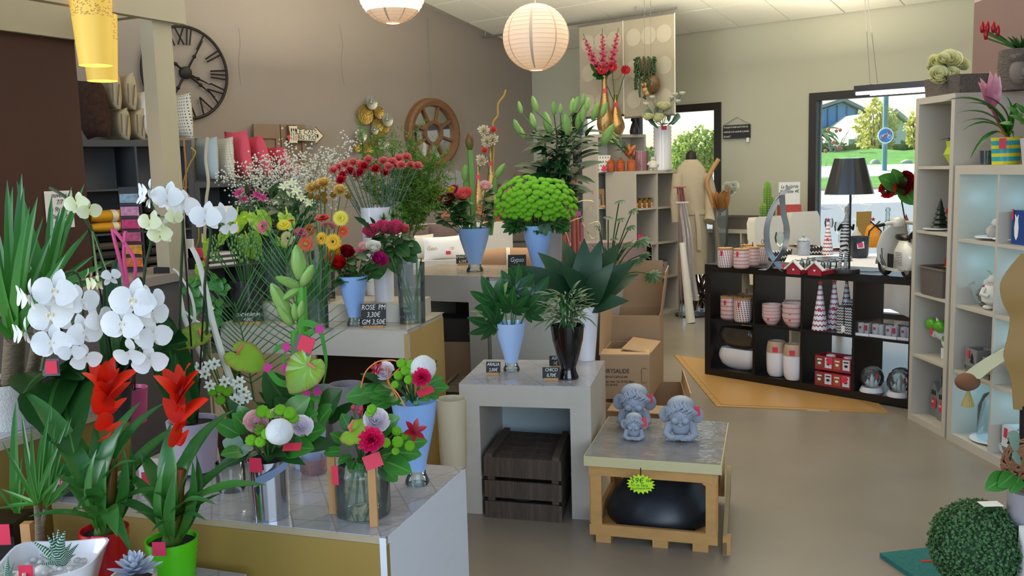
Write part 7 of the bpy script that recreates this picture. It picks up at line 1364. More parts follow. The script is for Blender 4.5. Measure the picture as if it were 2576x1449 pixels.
sprays('gypsophila','white baby breath spray, %s from the left behind the rose table','gypsophila','baby breath sprays',gb+V((0,0,.1)),((590,445),(625,430),(660,415),(640,455),(700,420),(735,385),(775,375),(815,370),(845,390),(790,420),(840,440),(745,440)),mk_gyp,mg_,mat('grey_green_stem','#6a7a5a',.7),.002,3,5.15)
sb = at(1005,640,5.25);sb.z = zr;cyl('grey tub of goldenrod behind the carnations',sb,.25,.07,.08,m_tubg,grp=None)
sprays('goldenrod','feathery yellow green goldenrod plume, %s of the bunch behind the carnations','goldenrod','goldenrod plumes',sb+V((0,0,.1)),((910,375),(940,350),(985,370),(1030,350),(1060,385),(1090,400),(1110,430),(1075,450),(1045,420),(1100,475),(1050,490)),mk_sol,leafm('goldenrod_leaf','#57801c','#9aa42a',rough=.6,tr=.3),m_stem,.003,30,5.2)
# yellow carnations and craspedia, alstroemeria, gerberas in glass
p = at(815,690,4.75);p.z = zr;cyl('clear glass cylinder of yellow carnations and craspedia',p,.26,.05,.06,m_gl,.6);mo = p+V((0,0,.06))
for k,(x,y) in enumerate(((786,478),(817,465),(856,483),(803,473))): cut('carnation','pale yellow carnation, %s from the left' % ['first','third','last','second'][k],'carnation','pale yellow carnations',mo,at(x,y,4.7),FR['cyel'],20*mpp(4.7),None,.003)
CR_ = MB().ball((0,0,0),1,12,8,bumpy=.15).mesh('bloom',mat('craspedia','#c8941a',.8,bump=1,bscale=200))
for k,(x,y) in enumerate(((781,493),(798,497),(815,489),(816,505),(838,490),(876,492))): cut('craspedia','round mustard craspedia ball, %s from the left' % LRg(k,0),'craspedia','craspedia balls',mo,at(x,y,4.72),CR_,8*mpp(4.7),None,.0015)
p = at(690,700,4.85);p.z = zr;cyl('clear glass cylinder of white and magenta alstroemeria',p,.3,.06,.07,m_gl,.6);mo = p+V((0,0,.08))
for k,(x,y,c) in enumerate(((600,487,'m'),(622,478,'m'),(612,503,'m'),(645,492,'m'),(660,500,'m'),(716,470,'w'),(735,462,'w'),(730,492,'w'),(702,508,'w'),(757,498,'w'),(778,512,'w'),(745,480,'w'))):
    cut('alstroemeria','%s alstroemeria head, %s of its colour from the left' % ('magenta' if c == 'm' else 'white',LRg(k if c == 'm' else k-5,0)),'alstroemeria','alstroemeria stems',mo+V(((x-690)*.0003,0,0)),at(x,y,4.78+.05*math.sin(k)),A_mag if c == 'm' else A_white,17*mpp(4.8),None,.003,None,5,L_dk,.11)
o = thing('alstroemeria_foliage','leafy green alstroemeria shoots filling the glass at the back','foliage',mo);r = random.Random(8)
for k in range(60): x = r.uniform(600,785);y = r.uniform(455,580);q = at(x,y,4.9+r.uniform(-.1,.1));leafto(o,L_dk,q.lerp(mo,.12),q.lerp(mo,.12)+V((r.uniform(-.1,.1),r.uniform(-.08,.02),r.uniform(-.01,.1))),(0,-.7,.6),1)
MB_ = MB();[MB_.tube(curve(mo,at(615+13*k,540,4.85),0,4),.003,4) for k in range(14)];MB_.build('stems',m_stem,o)['kind'] = 'stuff'
p = at(800,815,4.42);p.z = zt;cyl('tall clear glass cylinder of gerberas at the front',p,.32,.05,.058,m_gl,.5);mo = p+V((0,0,.02))
for k,(x,y,c,d,r_) in enumerate(((662,570,'pink',(-.45,-.8,.25),20),(714,566,'yellow',(0,-.75,.75),20),(722,600,'cream',(.75,-.7,.1),20),(733,555,'red',(0,-.2,.8),9),(778,578,'rust',(.6,-.8,.2),17),(757,585,'mag',(.3,-.5,.8),20),(769,613,'orange',(0,-1,.15),21),(811,548,'red',(0,-.35,1),23),(827,566,'dusty',(-.1,-.4,-.7),24),(857,549,'yellow',(.1,-1,.15),21),(862,582,'orange',(.15,-1,.1),17),(809,600,'gold',(-.35,-.9,.1),18),(838,608,'gold',(0,-1,.1),22))):
    me,cc = GE[c];cut('gerbera',{'pink': 'pink gerbera at the far left','cream': 'cream gerbera seen from the side','rust': 'rust orange gerbera behind the orange one','mag': 'magenta gerbera seen edge on','dusty': 'dusty pink gerbera seen from below',}.get(c,['','pale yellow gerbera left of the others','','small red gerbera behind','','','large orange gerbera low in the middle','red gerbera seen edge on at the top','','pale yellow gerbera highest at the right','orange red gerbera at the right end','golden gerbera left of the largest','largest golden gerbera in front'][k])+' of the gerbera vase','gerbera','gerberas in the glass cylinder',mo+V((.03*math.sin(k),.02*math.cos(k),0)),at(x,y,4.3+.06*math.sin(k*2)),me,r_*mpp(4.3),d,.0032,cc,0,None,0,None,(0,0,.02))
r = random.Random(3);o = thing('steel_grass','fan of thin steel grass blades in the gerbera vase','grass',mo)
for k in range(34): leafto(o,L_grass,mo+V((r.uniform(-.03,.03),0,.02)),at(r.uniform(745,830),r.uniform(590,680),4.4+r.uniform(-.1,.1)),(0,-1,.3),.5)
# black vase of lime anthuriums and green ornithogalum buds at the left of the rose table
p = oz(625,806,zt);o = cyl('glossy black cylinder vase of lime anthuriums at the left of the rose table',p,.2,.058,.066,mat('black_gloss','#0d0b0c',.06,var=0,coat=.5),grp=None);MB().lathe([(.075,.0),(.08,.21)],28,T(p),0).build('clear_sleeve',glassm('cellophane','#f6f8f8',.03,.05),o);mo = p+V((0,0,.1))
for k,(x,y,s,f,lb) in enumerate(((600,545,.13,(-.2,-.8,.6),'large lime anthurium at the top'),(648,545,.13,(.5,-.7,.5),'lime anthurium right of the top one'),(572,575,.12,(-.6,-.6,.5),'lime anthurium at the left'),(520,610,.1,(-.7,-.5,.2),'lime anthurium low at the far left'),(625,600,.13,(.1,-.95,.1),'lime anthurium facing the front'),(718,545,.1,(.6,-.5,.6),'lime anthurium leaning right above the gerberas'),(505,665,.09,(-.6,-.7,.3),'lowest lime anthurium at the left'),(700,610,.07,(.4,-.3,.9),'small lime anthurium by the gerberas'))):
    c = at(x,y,p.y-.04*(k % 3));o = thing('anthurium',lb+' of the black vase','anthurium',mo,'lime anthuriums');z_ = V(f).normalized();y_ = (V((.3*math.sin(k*2),0,-1))-z_*V((.3*math.sin(k*2),0,-1)).dot(z_)).normalized();stem(o,mo,c,.0035)
    sp = put('spathe',L_hg,o,T(c) @ MX((y_.cross(z_),y_,z_)).transposed().to_4x4() @ SC(s*.78));MB().tube([c,c+z_*.02+y_*.0,c+z_*.03-y_*.04],[.006,.006,.003],7).build('spadix',mat('lime_spadix','#b9c84a',.5),o)
for g,(x,y) in enumerate(((562,580),(590,600),(540,620),(632,590),(580,560),(650,620),(610,625))):
    t = at(x,y,p.y-.1);o = thing('ornithogalum','green ornithogalum spike in bud, %s of the black vase' % LRg(g,0),'ornithogalum',mo,'ornithogalum spikes');stem(o,mo,t,.003);r = random.Random(g);mb = MB()
    for j in range(22): z = j/22;a = j*2.4;rr = .022*(1-z*.75);mb.ball((rr*math.cos(a),rr*math.sin(a),-.07+.13*z),(.006*(1.2-z*.6),.006*(1.2-z*.6),.01*(1.2-z*.5)),6,5,T(t))
    mb.build('buds',leafm('orn_bud','#4f8a3a','#8fb86a',rough=.5),o)['kind'] = 'stuff'
o = thing('ivy_foliage','rounded green leaves trailing down left of the black vase','foliage',mo);r = random.Random(2)
for k in range(30): q = at(r.uniform(480,560),r.uniform(690,800),p.y-.08);leafto(o,L_salal,q,q+V((r.uniform(-.07,.07),-.03,r.uniform(-.07,.03))),(0,-1,.3),1.3)
for x,y,w_,h,t,s,lb,ya in ((940,825,64,56,('ROSE  PM','3,30€','GM 3,50€'),13,'largest chalk sign in front of the rose vases',-.05),(1026,812,38,34,('Rose','PM 3,50€'),9.5,'small chalk sign for roses before the clear cylinder',.15),(851,800,40,26,('CRASPEDIA','1,10€'),8,'chalk sign for craspedia left of the rose vase',0),(684,792,42,26,('ALSTRO','2€'),8.5,'chalk sign behind the palm leaves',-.1),(625,815,78,24,('ANTHURIUM','4,00€'),9,'chalk sign under the black anthurium vase',0),(985,795,36,28,('Dianthus','1,50€'),7,'chalk sign behind the largest one, right',0),(833,757,22,28,('OEILLET','1€'),7,'chalk sign at the back left of the rose vase',.1)): slate(lb,x,y,zt if y > 790 else zr,w_,h,t,s,ya)
# philodendron behind the aspidistra
p = at(1530,690,6.25);o = thing('philodendron','philodendron with deeply cut leaves on arching stems behind the aspidistra','plant',(p.x,p.y,0));MB().lathe([(.1,0),(.14,p.z-.05),(.13,p.z-.05),(0,p.z-.1)],24,T(p.x,p.y,0)).build('pot',m_white,o)
PHI = MB()
for a,L in ((-2.6,.45),(-2.1,.6),(-1.6,.7),(-1.1,.75),(-.55,.85),(0,1),(.55,.85),(1.1,.75),(1.6,.7),(2.1,.6),(2.6,.45)): PHI.blade(L*.62,.15,4,.1,.4,S_oval,M=RZ(a))
PHI = PHI.mesh('leaf',G('#1f4f2c','#2a6438',vein='#4a8050'));
for x,y,s in ((1558,505,.1),(1592,528,.1),(1560,550,.09),(1530,545,.09),(1585,570,.09),(1612,605,.15),(1640,690,.15),(1578,612,.1),(1505,570,.08),(1545,600,.08),(1620,640,.1),(1600,655,.1)):
    t = at(x,y,6.0);b = V((p.x,p.y,p.z-.08));stem(o,b,t,.004,m_stem,(0,0,.05));d = (t-b);d.z *= .2;y_ = (d.normalized()+V((0,-.2,-.5))).normalized();z_ = V((0,-.9,.5));z_ = (z_-y_*z_.dot(y_)).normalized();put('leaf',PHI,o,T(t) @ MX((y_.cross(z_),y_,z_)).transposed().to_4x4() @ SC(s))
for k in range(40): r = random.Random(k);leafto(o,L_thin,V((p.x,p.y,p.z-.06)),at(r.uniform(1480,1600),r.uniform(600,680),6.1+r.uniform(-.1,.1)),(0,-.6,.8),.5)
# ---------- foreground left: yucca, orchids, bromeliads, succulents ----------
zg = zG+.0035;m_bark = mat('yucca_bark','#6b5c46',.9,var=.3,scale=14,stretch=(1,1,5),bump=.8,bscale=40);m_jute = mat('white_jute','#c9c6bf',.9,var=.06,scale=40,bump=.5,bscale=200)
def pot(par,p,rb,rt,h,m,soil=True,rim=.006,rib=0):
    pr = [(rb,0)]+[(rb+(rt-rb)*t+(rib*(i % 2)),h*t) for i,t in enumerate([k/14 for k in range(1,14)])]+[(rt,h),(rt-rim,h),(rt-rim*1.5,h*.9),(0,h*.88)];MB().lathe(pr,36,T(p)).build('pot',m,par)
    if soil: MB().lathe([(rt-rim*1.3,h*.9),(0,h*.93)],28,T(p),0).build('soil',m_soil,par)
p = oz(28,1068,zg);o = thing('yucca','big yucca with long sword leaves in a white jute basket at the left edge','plant',p);H = .15;pot(o,p,.1,.12,H,m_jute);t0 = at(38,845,2.82);MB().tube([p+V((.015,0,H*.85)),t0],[.034,.03],14).build('trunk',m_bark,o)
t1 = at(118,735,3.0);MB().tube([p+V((.05,.05,H*.85)),t1],[.02,.018],12).build('trunk',m_bark,o)
for b,Y,tips in ((t0,2.78,((18,452),(55,437),(95,495),(-30,480),(32,470),(130,590),(165,640),(-10,560),(-40,640),(75,520),(110,545),(150,760),(-60,760),(60,470),(0,600),(170,705))),(t1,2.98,((42,455),(130,492),(213,462),(175,560),(228,572),(240,640),(285,655),(90,600),(152,520),(200,600),(245,700),(60,640),(180,470),(300,690)))):
    for k,(x,y) in enumerate(tips): leafto(o,L_yuc,b+V((.01*math.sin(k),0,-.01)),at(x,y,Y+.14*math.sin(k*1.9)),(.3*math.cos(k),-.9,.3),RND.uniform(.9,1.3))
# moth orchids
def petal(w_,shp,m): mb = MB();mb.blade(1,w_,6,.06,.25,shp,cup=.05);return mb.mesh('petal',m)
OW = P_('orchid','#e4e8ea','#f2f4f6',rough=.5,tr=.3);OY = P_('orchidy','#d5dba0','#e6ead2',rough=.5,tr=.3);S_rnd = lambda t: (math.sin(PI*min(1,t**.72*.985+.01)))**.55
ORP = {k: (petal(1.15,S_rnd,m),petal(.62,S_oval,m),MB().ball((0,-.12,.12),(.12,.2,.1),10,8).ball((-.12,.02,.14),(.06,.14,.12),8,6).ball((.12,.02,.14),(.06,.14,.12),8,6).ball((0,.1,.14),(.07,.08,.1),8,6).mesh('lip',mat('lip_'+k,c,.4,col2=c2,scale=4,contrast=2.5))) for k,m,c,c2 in (('w',OW,'#ece6d8','#d8a81c'),('y',OY,'#7a0f4a','#e6d6a8'))}
def obloom(par,p,d,R_,k,roll=0):
    M = T(p) @ frame(d) @ RZ(roll);f = put('flower',ORP[k][2],par,M @ SC(R_))
    for a,me,s in ((PI/2,0,1),(-PI/2,0,1),(0,1,.95),(2.35,1,.9),(-2.35,1,.9)): put('petal',ORP[k][me],f,M @ RZ(a) @ T(0,0,-.01 if me else .012) @ RX(.12) @ SC(R_*s))
def orchid(lab,b,pm,stems,leaves,Y,potr=.07,poth=.13,stake=True):
    o = thing('moth_orchid',lab,'orchid',b,'moth orchids');pot(o,b,potr*.78,potr,poth,pm);top = b+V((0,0,poth))
    for pts,fl in stems:
        q = smooth([top]+[at(x,y,Y2) for x,y,Y2 in pts],4);MB().tube(q,.0045,7).build('flower_stem',mat('orchid_stem','#35492c',.5),o)
        if stake and len(pts) > 2: e = at(*pts[-3][:2],pts[-3][2]+.015);MB().tube([top+V((.01,.01,-.03)),e],.003,5).build('stake',m_ink,o)
        for x,y,r_,k,d in fl: c = at(x,y,Y-.12+.04*math.sin(x));q0 = min(q,key=lambda w_: (w_-c).length);MB().tube([q0,c-V(d).normalized()*.01],.002,5).build('flower_stalk',m_stem,o);obloom(o,c,d,r_*mpp(Y),k,.12*math.sin(x))
    for x,y,Y2,w_ in leaves: leafto(o,L_orch,top-V((0,0,.01)),at(x,y,Y2),(0,-.7,.7),w_)
    return o
F = (0,-1,.12);FL = (-.75,-.65,0);FR_ = (.75,-.65,0);m_zp = mat('whitewashed_zinc','#c3cbd6',.5,var=.05)
o1 = orchid('large white moth orchid in a zinc pot at the left',oz(185,1036,zg),m_zp,[(((205,850,2.7),(200,700,2.65),(160,690,2.6),(130,740,2.55),(120,850,2.5),(105,930,2.5)),[(143,733,56,'w',F),(202,757,44,'w',FR_),(133,793,58,'w',F),(68,745,44,'w',FL),(57,837,40,'w',FL),(135,862,52,'w',F),(208,835,48,'w',FR_),(215,900,38,'w',(.5,-.8,-.3)),(240,800,44,'w',(.9,-.4,0)),(182,880,34,'w',(.2,-.9,-.3))])],[(58,990,2.62,.95),(210,955,2.75,.8),(300,1020,2.7,.9),(185,1140,2.45,.8),(120,1090,2.55,.9)],2.5,.098,.15);redtag(o1,at(128,924,2.66),(0,-1,0),.05,.05,0,mat('tag_grey','#5f5a60',.5));redtag(o1,at(129,924,2.655),(0,-1,0),.034,.038)
b2 = oz(335,1062,.6);o = orchid('large white moth orchid in a pink pot right of the zinc pot',b2,mat('pink_pot','#c8548a',.35),[(((355,880,2.75),(360,720,2.7),(340,705,2.6),(320,790,2.5),(345,900,2.45)),[(338,757,58,'w',F),(312,815,54,'w',(-.1,-1,.1)),(378,790,44,'w',FR_),(385,845,46,'w',(.5,-.8,0)),(378,908,44,'w',(.3,-.9,-.1)),(330,888,42,'w',(-.1,-.8,-.4)),(375,750,36,'w',(.8,-.5,.2))])],[(430,820,2.8,.7),(470,860,2.85,.8),(250,980,2.75,.7)],2.5,.06,.13)
b3 = at(290,1010,3.0);b3.z = zg;orchid('greenish moth orchid with purple lips on arching stems',b3,mat('dark_pot','#2a2628',.5),[(((265,850,2.9),(258,660,2.8),(220,560,2.72),(170,500,2.7),(125,472,2.7)),[(197,512,31,'y',(0,-1,.1)),(222,528,30,'y',(.6,-.8,-.2)),(240,712,26,'y',(-.6,-.7,0)),(233,690,22,'y',(-.8,-.3,.3)),(277,697,24,'w',(.5,-.6,.5))]),(((355,850,2.9),(362,700,2.8),(378,620,2.75),(392,560,2.7),(400,540,2.7)),[(382,558,30,'y',(-.1,-1,.1)),(405,588,31,'y',(.1,-1,.05)),(432,545,24,'y',FR_),(368,500,30,'w',(-.7,-.5,.3))])],[(300,640,3.0,.5),(400,740,3.0,.5)],2.65,.055,.12);
b4 = at(480,1000,3.05);b4.z = .52;orchid('white moth orchid with two tall stems in a lilac pot',b4,mat('lilac_pot','#b8a8bc',.6,bump=.2,bscale=200),[(((455,850,3.0),(455,700,2.9),(460,560,2.8),(440,490,2.75),(420,470,2.72)),[(425,495,40,'w',F),(462,518,40,'w',(.25,-1,-.1)),(370,478,28,'w',FL)]),(((520,850,3.0),(515,720,2.9),(530,600,2.82),(525,560,2.8)),[(520,545,40,'w',F),(562,540,32,'w',FR_),(572,570,24,'w',(.6,-.6,-.4))])],[(400,770,2.95,.9),(440,890,2.9,.7)],2.72,.085,.17)
# bud chains and pink curly willow twigs
tw = thing('pink_twig','three pink painted willow twigs standing among the orchids','twig',at(330,720,3.05));mp_ = mat('hot_pink_paint','#e0568a',.6)
for pts in (((318,720),(300,650),(287,600),(282,575)),((335,720),(340,660),(312,610),(286,578)),((322,720),(312,650),(313,610),(316,582))): MB().tube(smooth([at(x,y,2.95) for x,y in pts]+[],3),.006,6).build('twig',mp_,tw)
# bromeliads
m_bract = leafm('bract','#c81e10','#e83418',rough=.35,tr=.25,base=None)
L_br = lf('bract',m_bract,.28,.45,.12,lambda t: (1-t)**.6*min(1,.5+t*2.5),7)
def bromeliad(lab,b,pm,potr,poth,crown,top,tips,btips,Y):
    o = thing('bromeliad',lab,'bromeliad',b,'red bromeliads');pot(o,b,potr*.76,potr,poth,pm,True,.005,.0012);c = at(*crown,Y);s0 = b+V((0,0,poth*.85));MB().tube([s0,c.lerp(s0,.5),c],[.03,.02,.012],10).build('stem',leafm('brom_stem','#3c6a22','#8a3a1c'),o)
    for k,(x,y,dy) in enumerate(tips): leafto(o,L_strap if k % 3 else L_strapd,s0.lerp(c,.08+.3*(k % 5)/5),at(x,y,Y+dy),(0,-.3,1),RND.uniform(.8,1.1))
    for k in range(9): a = k*2.4;leafto(o,L_strap,s0,c+V((.05*math.cos(a),.05*math.sin(a),.02+.02*math.sin(k*3))),(math.cos(a),math.sin(a),.4),.8)
    for k,(x,y,t) in enumerate(btips): q = s0.lerp(at(*top,Y),.5+.4*t);leafto(o,L_br,q,at(x,y,Y+(-.09 if k % 2 == 0 else .04)),(0,-.6,.7),2.1)
    return o
zl = .3835;b = oz(272,1436,zl);b = at(272,1460,2.5);b.z = zl
r1 = bromeliad('red bromeliad in a red ribbed pot at the front left',b,mat('red_gloss','#b8141c',.2),.066,.148,(285,1150),(275,905),((60,985,.15),(70,1300,-.1),(130,1190,-.05),(190,1290,-.2),(295,1350,-.25),(180,1290,-.22),(420,1010,.1),(400,1130,.1),(470,1060,.15),(345,1160,-.1),(120,1150,.1),(240,1060,.1),(330,1390,-.2),(430,1230,-.05),(150,1060,.15),(355,1010,.1),(225,1230,-.2)),((205,938,.75),(225,905,.85),(345,935,.75),(287,895,.98),(262,910,.95),(300,925,.9),(245,960,.65),(320,1000,.5),(238,985,.5),(310,1060,.25),(272,1100,.15),(330,960,.7),(255,1040,.3)),2.5)
b = at(440,1470,2.46);b.z = zl
r2 = bromeliad('red bromeliad in a lime green pot right of the red pot',b,mat('lime_gloss','#4fb80c',.25),.07,.13,(455,1180),(460,920),((260,1260,.05),(330,1290,-.1),(300,1180,.1),(350,1250,-.15),(670,1220,-.1),(560,1240,.0),(545,1270,-.15),(430,1060,.05),(350,1130,.12),(590,1030,.15),(540,1180,.1),(500,1090,.1),(520,1310,-.1),(610,1150,.1),(380,1340,-.1)),((385,945,.75),(410,925,.85),(500,935,.8),(447,915,.98),(480,915,.95),(410,1000,.5),(525,1005,.45),(430,960,.7),(490,960,.7),(460,1000,.4),(445,1060,.2),(475,1080,.15)),2.46)
for o_,x,y,Y in ((r1,247,1367,2.425),(r2,400,1381,2.38)): redtag(o_,at(x,y,Y),(-.1,-1,0),.037,.038,0,mat('pink_note','#c8284e',.6))
# dracaena, aloe, dish of haworthia, grey echeveria, bags
b = at(60,1400,2.5);b.z = .3835;o = thing('dracaena','small dracaena with two tufted stems at the lower left','plant',b);MB().tube([at(103,1390,2.5),at(98,1310,2.5),at(92,1270,2.5)],[.014,.011,.008],9).build('trunk',m_bark,o);MB().tube([at(103,1330,2.5),at(115,1280,2.5)],[.008,.007],8).build('trunk',m_bark,o)
for cx,cy,Y,tips in ((92,1268,2.5,((5,1110),(55,1045),(80,1070),(125,1030),(0,1230),(-20,1280),(165,1190),(85,1140),(105,1085),(140,1130),(30,1150),(170,1060),(60,1120),(20,1270))),(115,1275,2.55,((130,1020),(195,1110),(260,1130),(150,1100),(240,1190),(165,1160),(140,1060),(210,1210),(180,1050)))):
    for k,(x,y) in enumerate(tips): leafto(o,L_yuc,at(cx,cy,Y),at(x,y,Y+.1*math.sin(k*2)),(.2,-.8,.5),.75)
b = at(40,1400,2.62);b.z = .3835;o = thing('aloe','spiky aloe in a dark glass planter with a wooden corner post','plant',b);c = at(45,1290,2.62)
for k,(x,y) in enumerate(((40,1010),(25,1190),(70,1200),(5,1240),(85,1240),(-20,1210),(55,1150))): leafto(o,L_yuc,c,at(x,y,2.6+.05*math.sin(k*2)),(0,-1,.2),1.1)
MB().box((c.x-.05,2.62,(c.z-.01+.3835)/2),(.13,.12,c.z-.01-.3835)).build('dark_planter',mat('dark_glass','#1c1716',.1),o,False);q = at(68,1370,2.53);MB().box((q.x,2.54,(c.z-.3835)/2+.3835),(.027,.027,c.z-.3835)).build('wooden_post',m_wlid,o,False);redtag(o,at(3,1345,2.53),(0,-1,0),.05,.06)
b = at(140,1470,2.3);b.z = .3835;c = at(140,1425,2.3);o = thing('haworthia_dish','silver rimmed white dish with a striped haworthia and white pebbles','plant',b);H = c.z-.3835+.02;mb = MB();M = T(b) @ RZ(.15)
mb.lathe([(.07,0),(.105,H*.8),(.12,H),(.114,H),(.1,H*.8),(0,H*.7)],32,M,1,sq=5);mb.v = [(x,y,z+.009*((x-b.x)**2)/.01*(z > b.z+H*.8)) for x,y,z in mb.v];mb.build('dish',m_cer,o);hw = uvpat('haworthia_bands','#24503c','#b8cfbe','rings',1,14,.35,.5);HB = MB().tube([(0,0,0),(0,.3,.05),(0,.65,.05),(0,1,0)],[.11,.12,.075,.01],7,flat=1.3).mesh('leaf',hw);TIP[HB] = (1,0)
c = at(155,1405,2.3)
for k,(x,y) in enumerate(((82,1362),(100,1395),(120,1348),(133,1338),(147,1330),(163,1337),(180,1365),(198,1368),(105,1420),(172,1400),(140,1385),(125,1375),(155,1372),(190,1395))): leafto(o,HB,c+V((.006*math.sin(k),0,-.01)),at(x,y,2.3+.05*math.sin(k*2.1)),(0,-.6,.8),1)
PB_ = MB().ball((0,0,0),(1,.9,.75),10,7).mesh('pebble',mat('white_pebble','#cfc9c4',.4));r = random.Random(4)
for k in range(26): q = at(r.uniform(45,225),1405,2.3)+V((0,r.uniform(-.04,.05),0));q.z = b.z+H*.86;put('pebble',PB_,o,T(q) @ SC(.022 if k < 2 else r.uniform(.006,.011)))
redtag(o,at(65,1440,2.18),(0,-1,.1),.035,.035)
b = at(338,1475,2.2);b.z = .3835;o = thing('echeveria','powdery grey echeveria rosette at the bottom edge','plant',b);c = at(338,1445,2.2);pot(o,b,.05,.055,c.z-.3835,m_white);L_ech = lf('ech',mat('grey_leaf','#a9b2c2',.6,var=.05),.42,-.5,.2,lambda t: math.sin(PI*min(1,.15+t*.83))**.6)
for k in range(30): a = k*2.4;t = k/30;leafto(o,L_ech,c+V((0,0,.02*(1-t))),c+V((math.cos(a)*(.015+.055*t),math.sin(a)*(.015+.055*t),.06-.045*t)),(-math.cos(a),-math.sin(a),.8),1)
b = at(15,1475,2.15);b.z = .3835;o = thing('small_haworthia','small banded haworthia at the bottom left corner','plant',b);c = at(20,1455,2.15);pot(o,b,.04,.045,c.z-.3835,m_white)
for k,(x,y) in enumerate(((5,1420),(20,1400),(36,1415),(12,1430),(30,1430),(42,1440))): leafto(o,HB,c,at(x,y,2.15),(0,-.6,.8),1.1)
for k,(x,y,w_,h,Y,lb) in enumerate(((185,1245,75,150,2.9,'dark gift bag with the shop label behind the dracaena'),(395,1215,60,110,3.0,'white gift pot half hidden between the bromeliads'))):
    c = at(x,y,Y);s = mpp(Y);o = thing('gift_bag',lb,'bag',(c.x,c.y,.5035));zt_ = c.z+h*s/2;MB().box((c.x,Y,(zt_+.5035)/2),(w_*s,.09,zt_-.5035)).build('bag',(mat('dark_bag','#2c2d33',.4),m_cer)[k],o,False)
    redtag(o,(c.x,Y-.047,zt_-.04),(0,-1,0),.06,.045,0,(mat('tag_grey','#5f5a60',.5),m_red)[k])
    if k == 0: redtag(o,(c.x+.004,Y-.049,zt_-.035),(0,-1,0),.05,.03);text('atipiir',.016,m_chalk,o,face((c.x+.004,Y-.0505,zt_-.033),(0,-1,0)))
# ---------- bouquets on the front platform ----------
za = .5035;m_tin = mat('mirror_tin','#c3c8d0',.08,.95,var=.02)
def bouquet(name,lab,mo,items,leaves,Y,grp='bouquets on the front platform'):
    o = thing(name,lab,'bouquet',mo,grp)
    for x,y,k,r_ in items:
        h = max(.0,1-((x-items[0][0])/90)**2)*.05;c = at(x,y,Y-.17-h+(y < items[0][1])*.05);d = (c-mo).normalized()*.5+tocam(c)*.7+V((0,0,.3));stem(o,mo,c-d.normalized()*.01,.003)
        me = B_green if k == 'g' else B_wmum if k == 'w' else FR['chot'] if k == 'h' else A_red if k == 'a' else O_white if k == 'o' else RO[k];head(o,me,c,d,r_*mpp(Y))
    for x,y,k in leaves:
        t = at(x,y,Y-.06+.07*math.sin(x*3.1));b = t.lerp(mo+V((0,-.03,.05)),.5 if k != 'd' else .7);leafto(o,{'s': L_salal,'e': L_euc,'d': L_dk,'r': L_rose}[k],b,t,(0,-.7,.6),1.1)
    return o
p = oz(683,1296,za);cyl('shiny silver tin vase under the left bouquet',p,at(683,1152,p.y).z-za,.055,.06,m_tin,grp=None);s = mpp(p.y);mo = p+V((0,0,.16));tn = [c for c in COL.objects if c.type == 'EMPTY'][-1]
redtag(tn,at(643,1170,p.y-.062),(-.4,-1,0),.042,.042,.05);ribbon(MB(),[at(x,y,p.y-.063) for x,y in ((640,1215),(683,1195),(725,1165))],.03,.002,(.3,0,1)).build('lettered_ribbon',mat('grey_ribbon','#6f7f9a',.4),tn)
o = bouquet('bouquet','round bouquet of green mums, white mum and pink roses in the silver vase',mo,((703,1086,'w',32),(645,1064,'blush',27),(757,1072,'lilac',25),(655,1082,'g',16),(672,1092,'g',15),(632,1108,'g',15),(655,1112,'g',14),(660,1036,'g',17),(680,1042,'g',13),(705,1032,'g',15),(728,1040,'g',17),(738,1052,'g',14),(692,1040,'cream',12),(712,1042,'cream',12)),[(560,1110,'e'),(590,1140,'e'),(610,1125,'e'),(555,1145,'s'),(540,1060,'s'),(600,1020,'s'),(570,1000,'d'),(790,1130,'s'),(820,1080,'s'),(830,1105,'d'),(780,1000,'s'),(760,1010,'r'),(745,1125,'r'),(700,1140,'d'),(650,1145,'d'),(620,1155,'d'),(725,1150,'d'),(770,1170,'d'),(540,1180,'d'),(860,1120,'d'),(800,1040,'s'),(585,1040,'s'),(770,1140,'s'),(680,1150,'d')],p.y);redtag(o,at(735,1124,p.y-.14),(0,-.5,1),.05,.03)
g_ = thing('glass_vase','round clear glass vase of water between two wooden posts','vase',oz(915,1290,za));p = oz(915,1290,za);MB().lathe([(.07,0),(.08,.012),(.08,.125),(.075,.14),(.06,.15)],36,T(p)).build('body',m_gl,g_);MB().lathe([(.078,.004),(.078,.085),(0,.085)],32,T(p)).build('water',glassm('vase_water','#dfe9dc',.08),g_);mo = p+V((0,0,.15))
for x,y in ((840,1290),(942,1322)): q = oz(x,y,za);MB().box((q.x,q.y,za+.085),(.022,.022,.17)).build('wooden_post',m_wlid,g_,False)
o = bouquet('bouquet','bouquet with a hot pink carnation and lilac rose in the clear glass vase',mo,((933,1108,'h',34),(946,1058,'lilac',29),(1040,1086,'a',36),(1000,1112,'g',15),(997,1085,'g',13),(1018,1098,'g',11),(970,1114,'g',13),(1030,1122,'g',14),(995,1135,'g',10),(935,1030,'g',13),(930,1040,'g',11)),[(815,1140,'s'),(850,1165,'s'),(870,1120,'s'),(905,1200,'s'),(880,1190,'s'),(1060,1145,'s'),(1035,1190,'s'),(1000,1210,'s'),(985,1160,'s'),(1075,1110,'s'),(860,1040,'s'),(885,1045,'d'),(1005,1050,'s'),(985,1050,'r'),(1020,1150,'s'),(830,1090,'s'),(950,1170,'s'),(925,1190,'s'),(1010,1170,'s'),(870,1160,'s')],p.y)
for k,q in enumerate(((.03,0),(-.02,.02),(-.04,-.02),(.045,-.01),(0,.03))): stem(o,mo+V((q[0]*.3,q[1]*.3,.02)),p+V((q[0]*1.2,q[1],.02)),.004)
for x,y in ((889,1026),(908,1030),(905,1037)): c = at(x,y,p.y);stem(o,mo,c,.002);put('berry',CR_,o,T(c) @ SC(7*mpp(p.y))).data = MB().ball((0,0,0),(1,1,1.2),10,8).mesh('berry',mat('red_berry','#c8384a',.3))
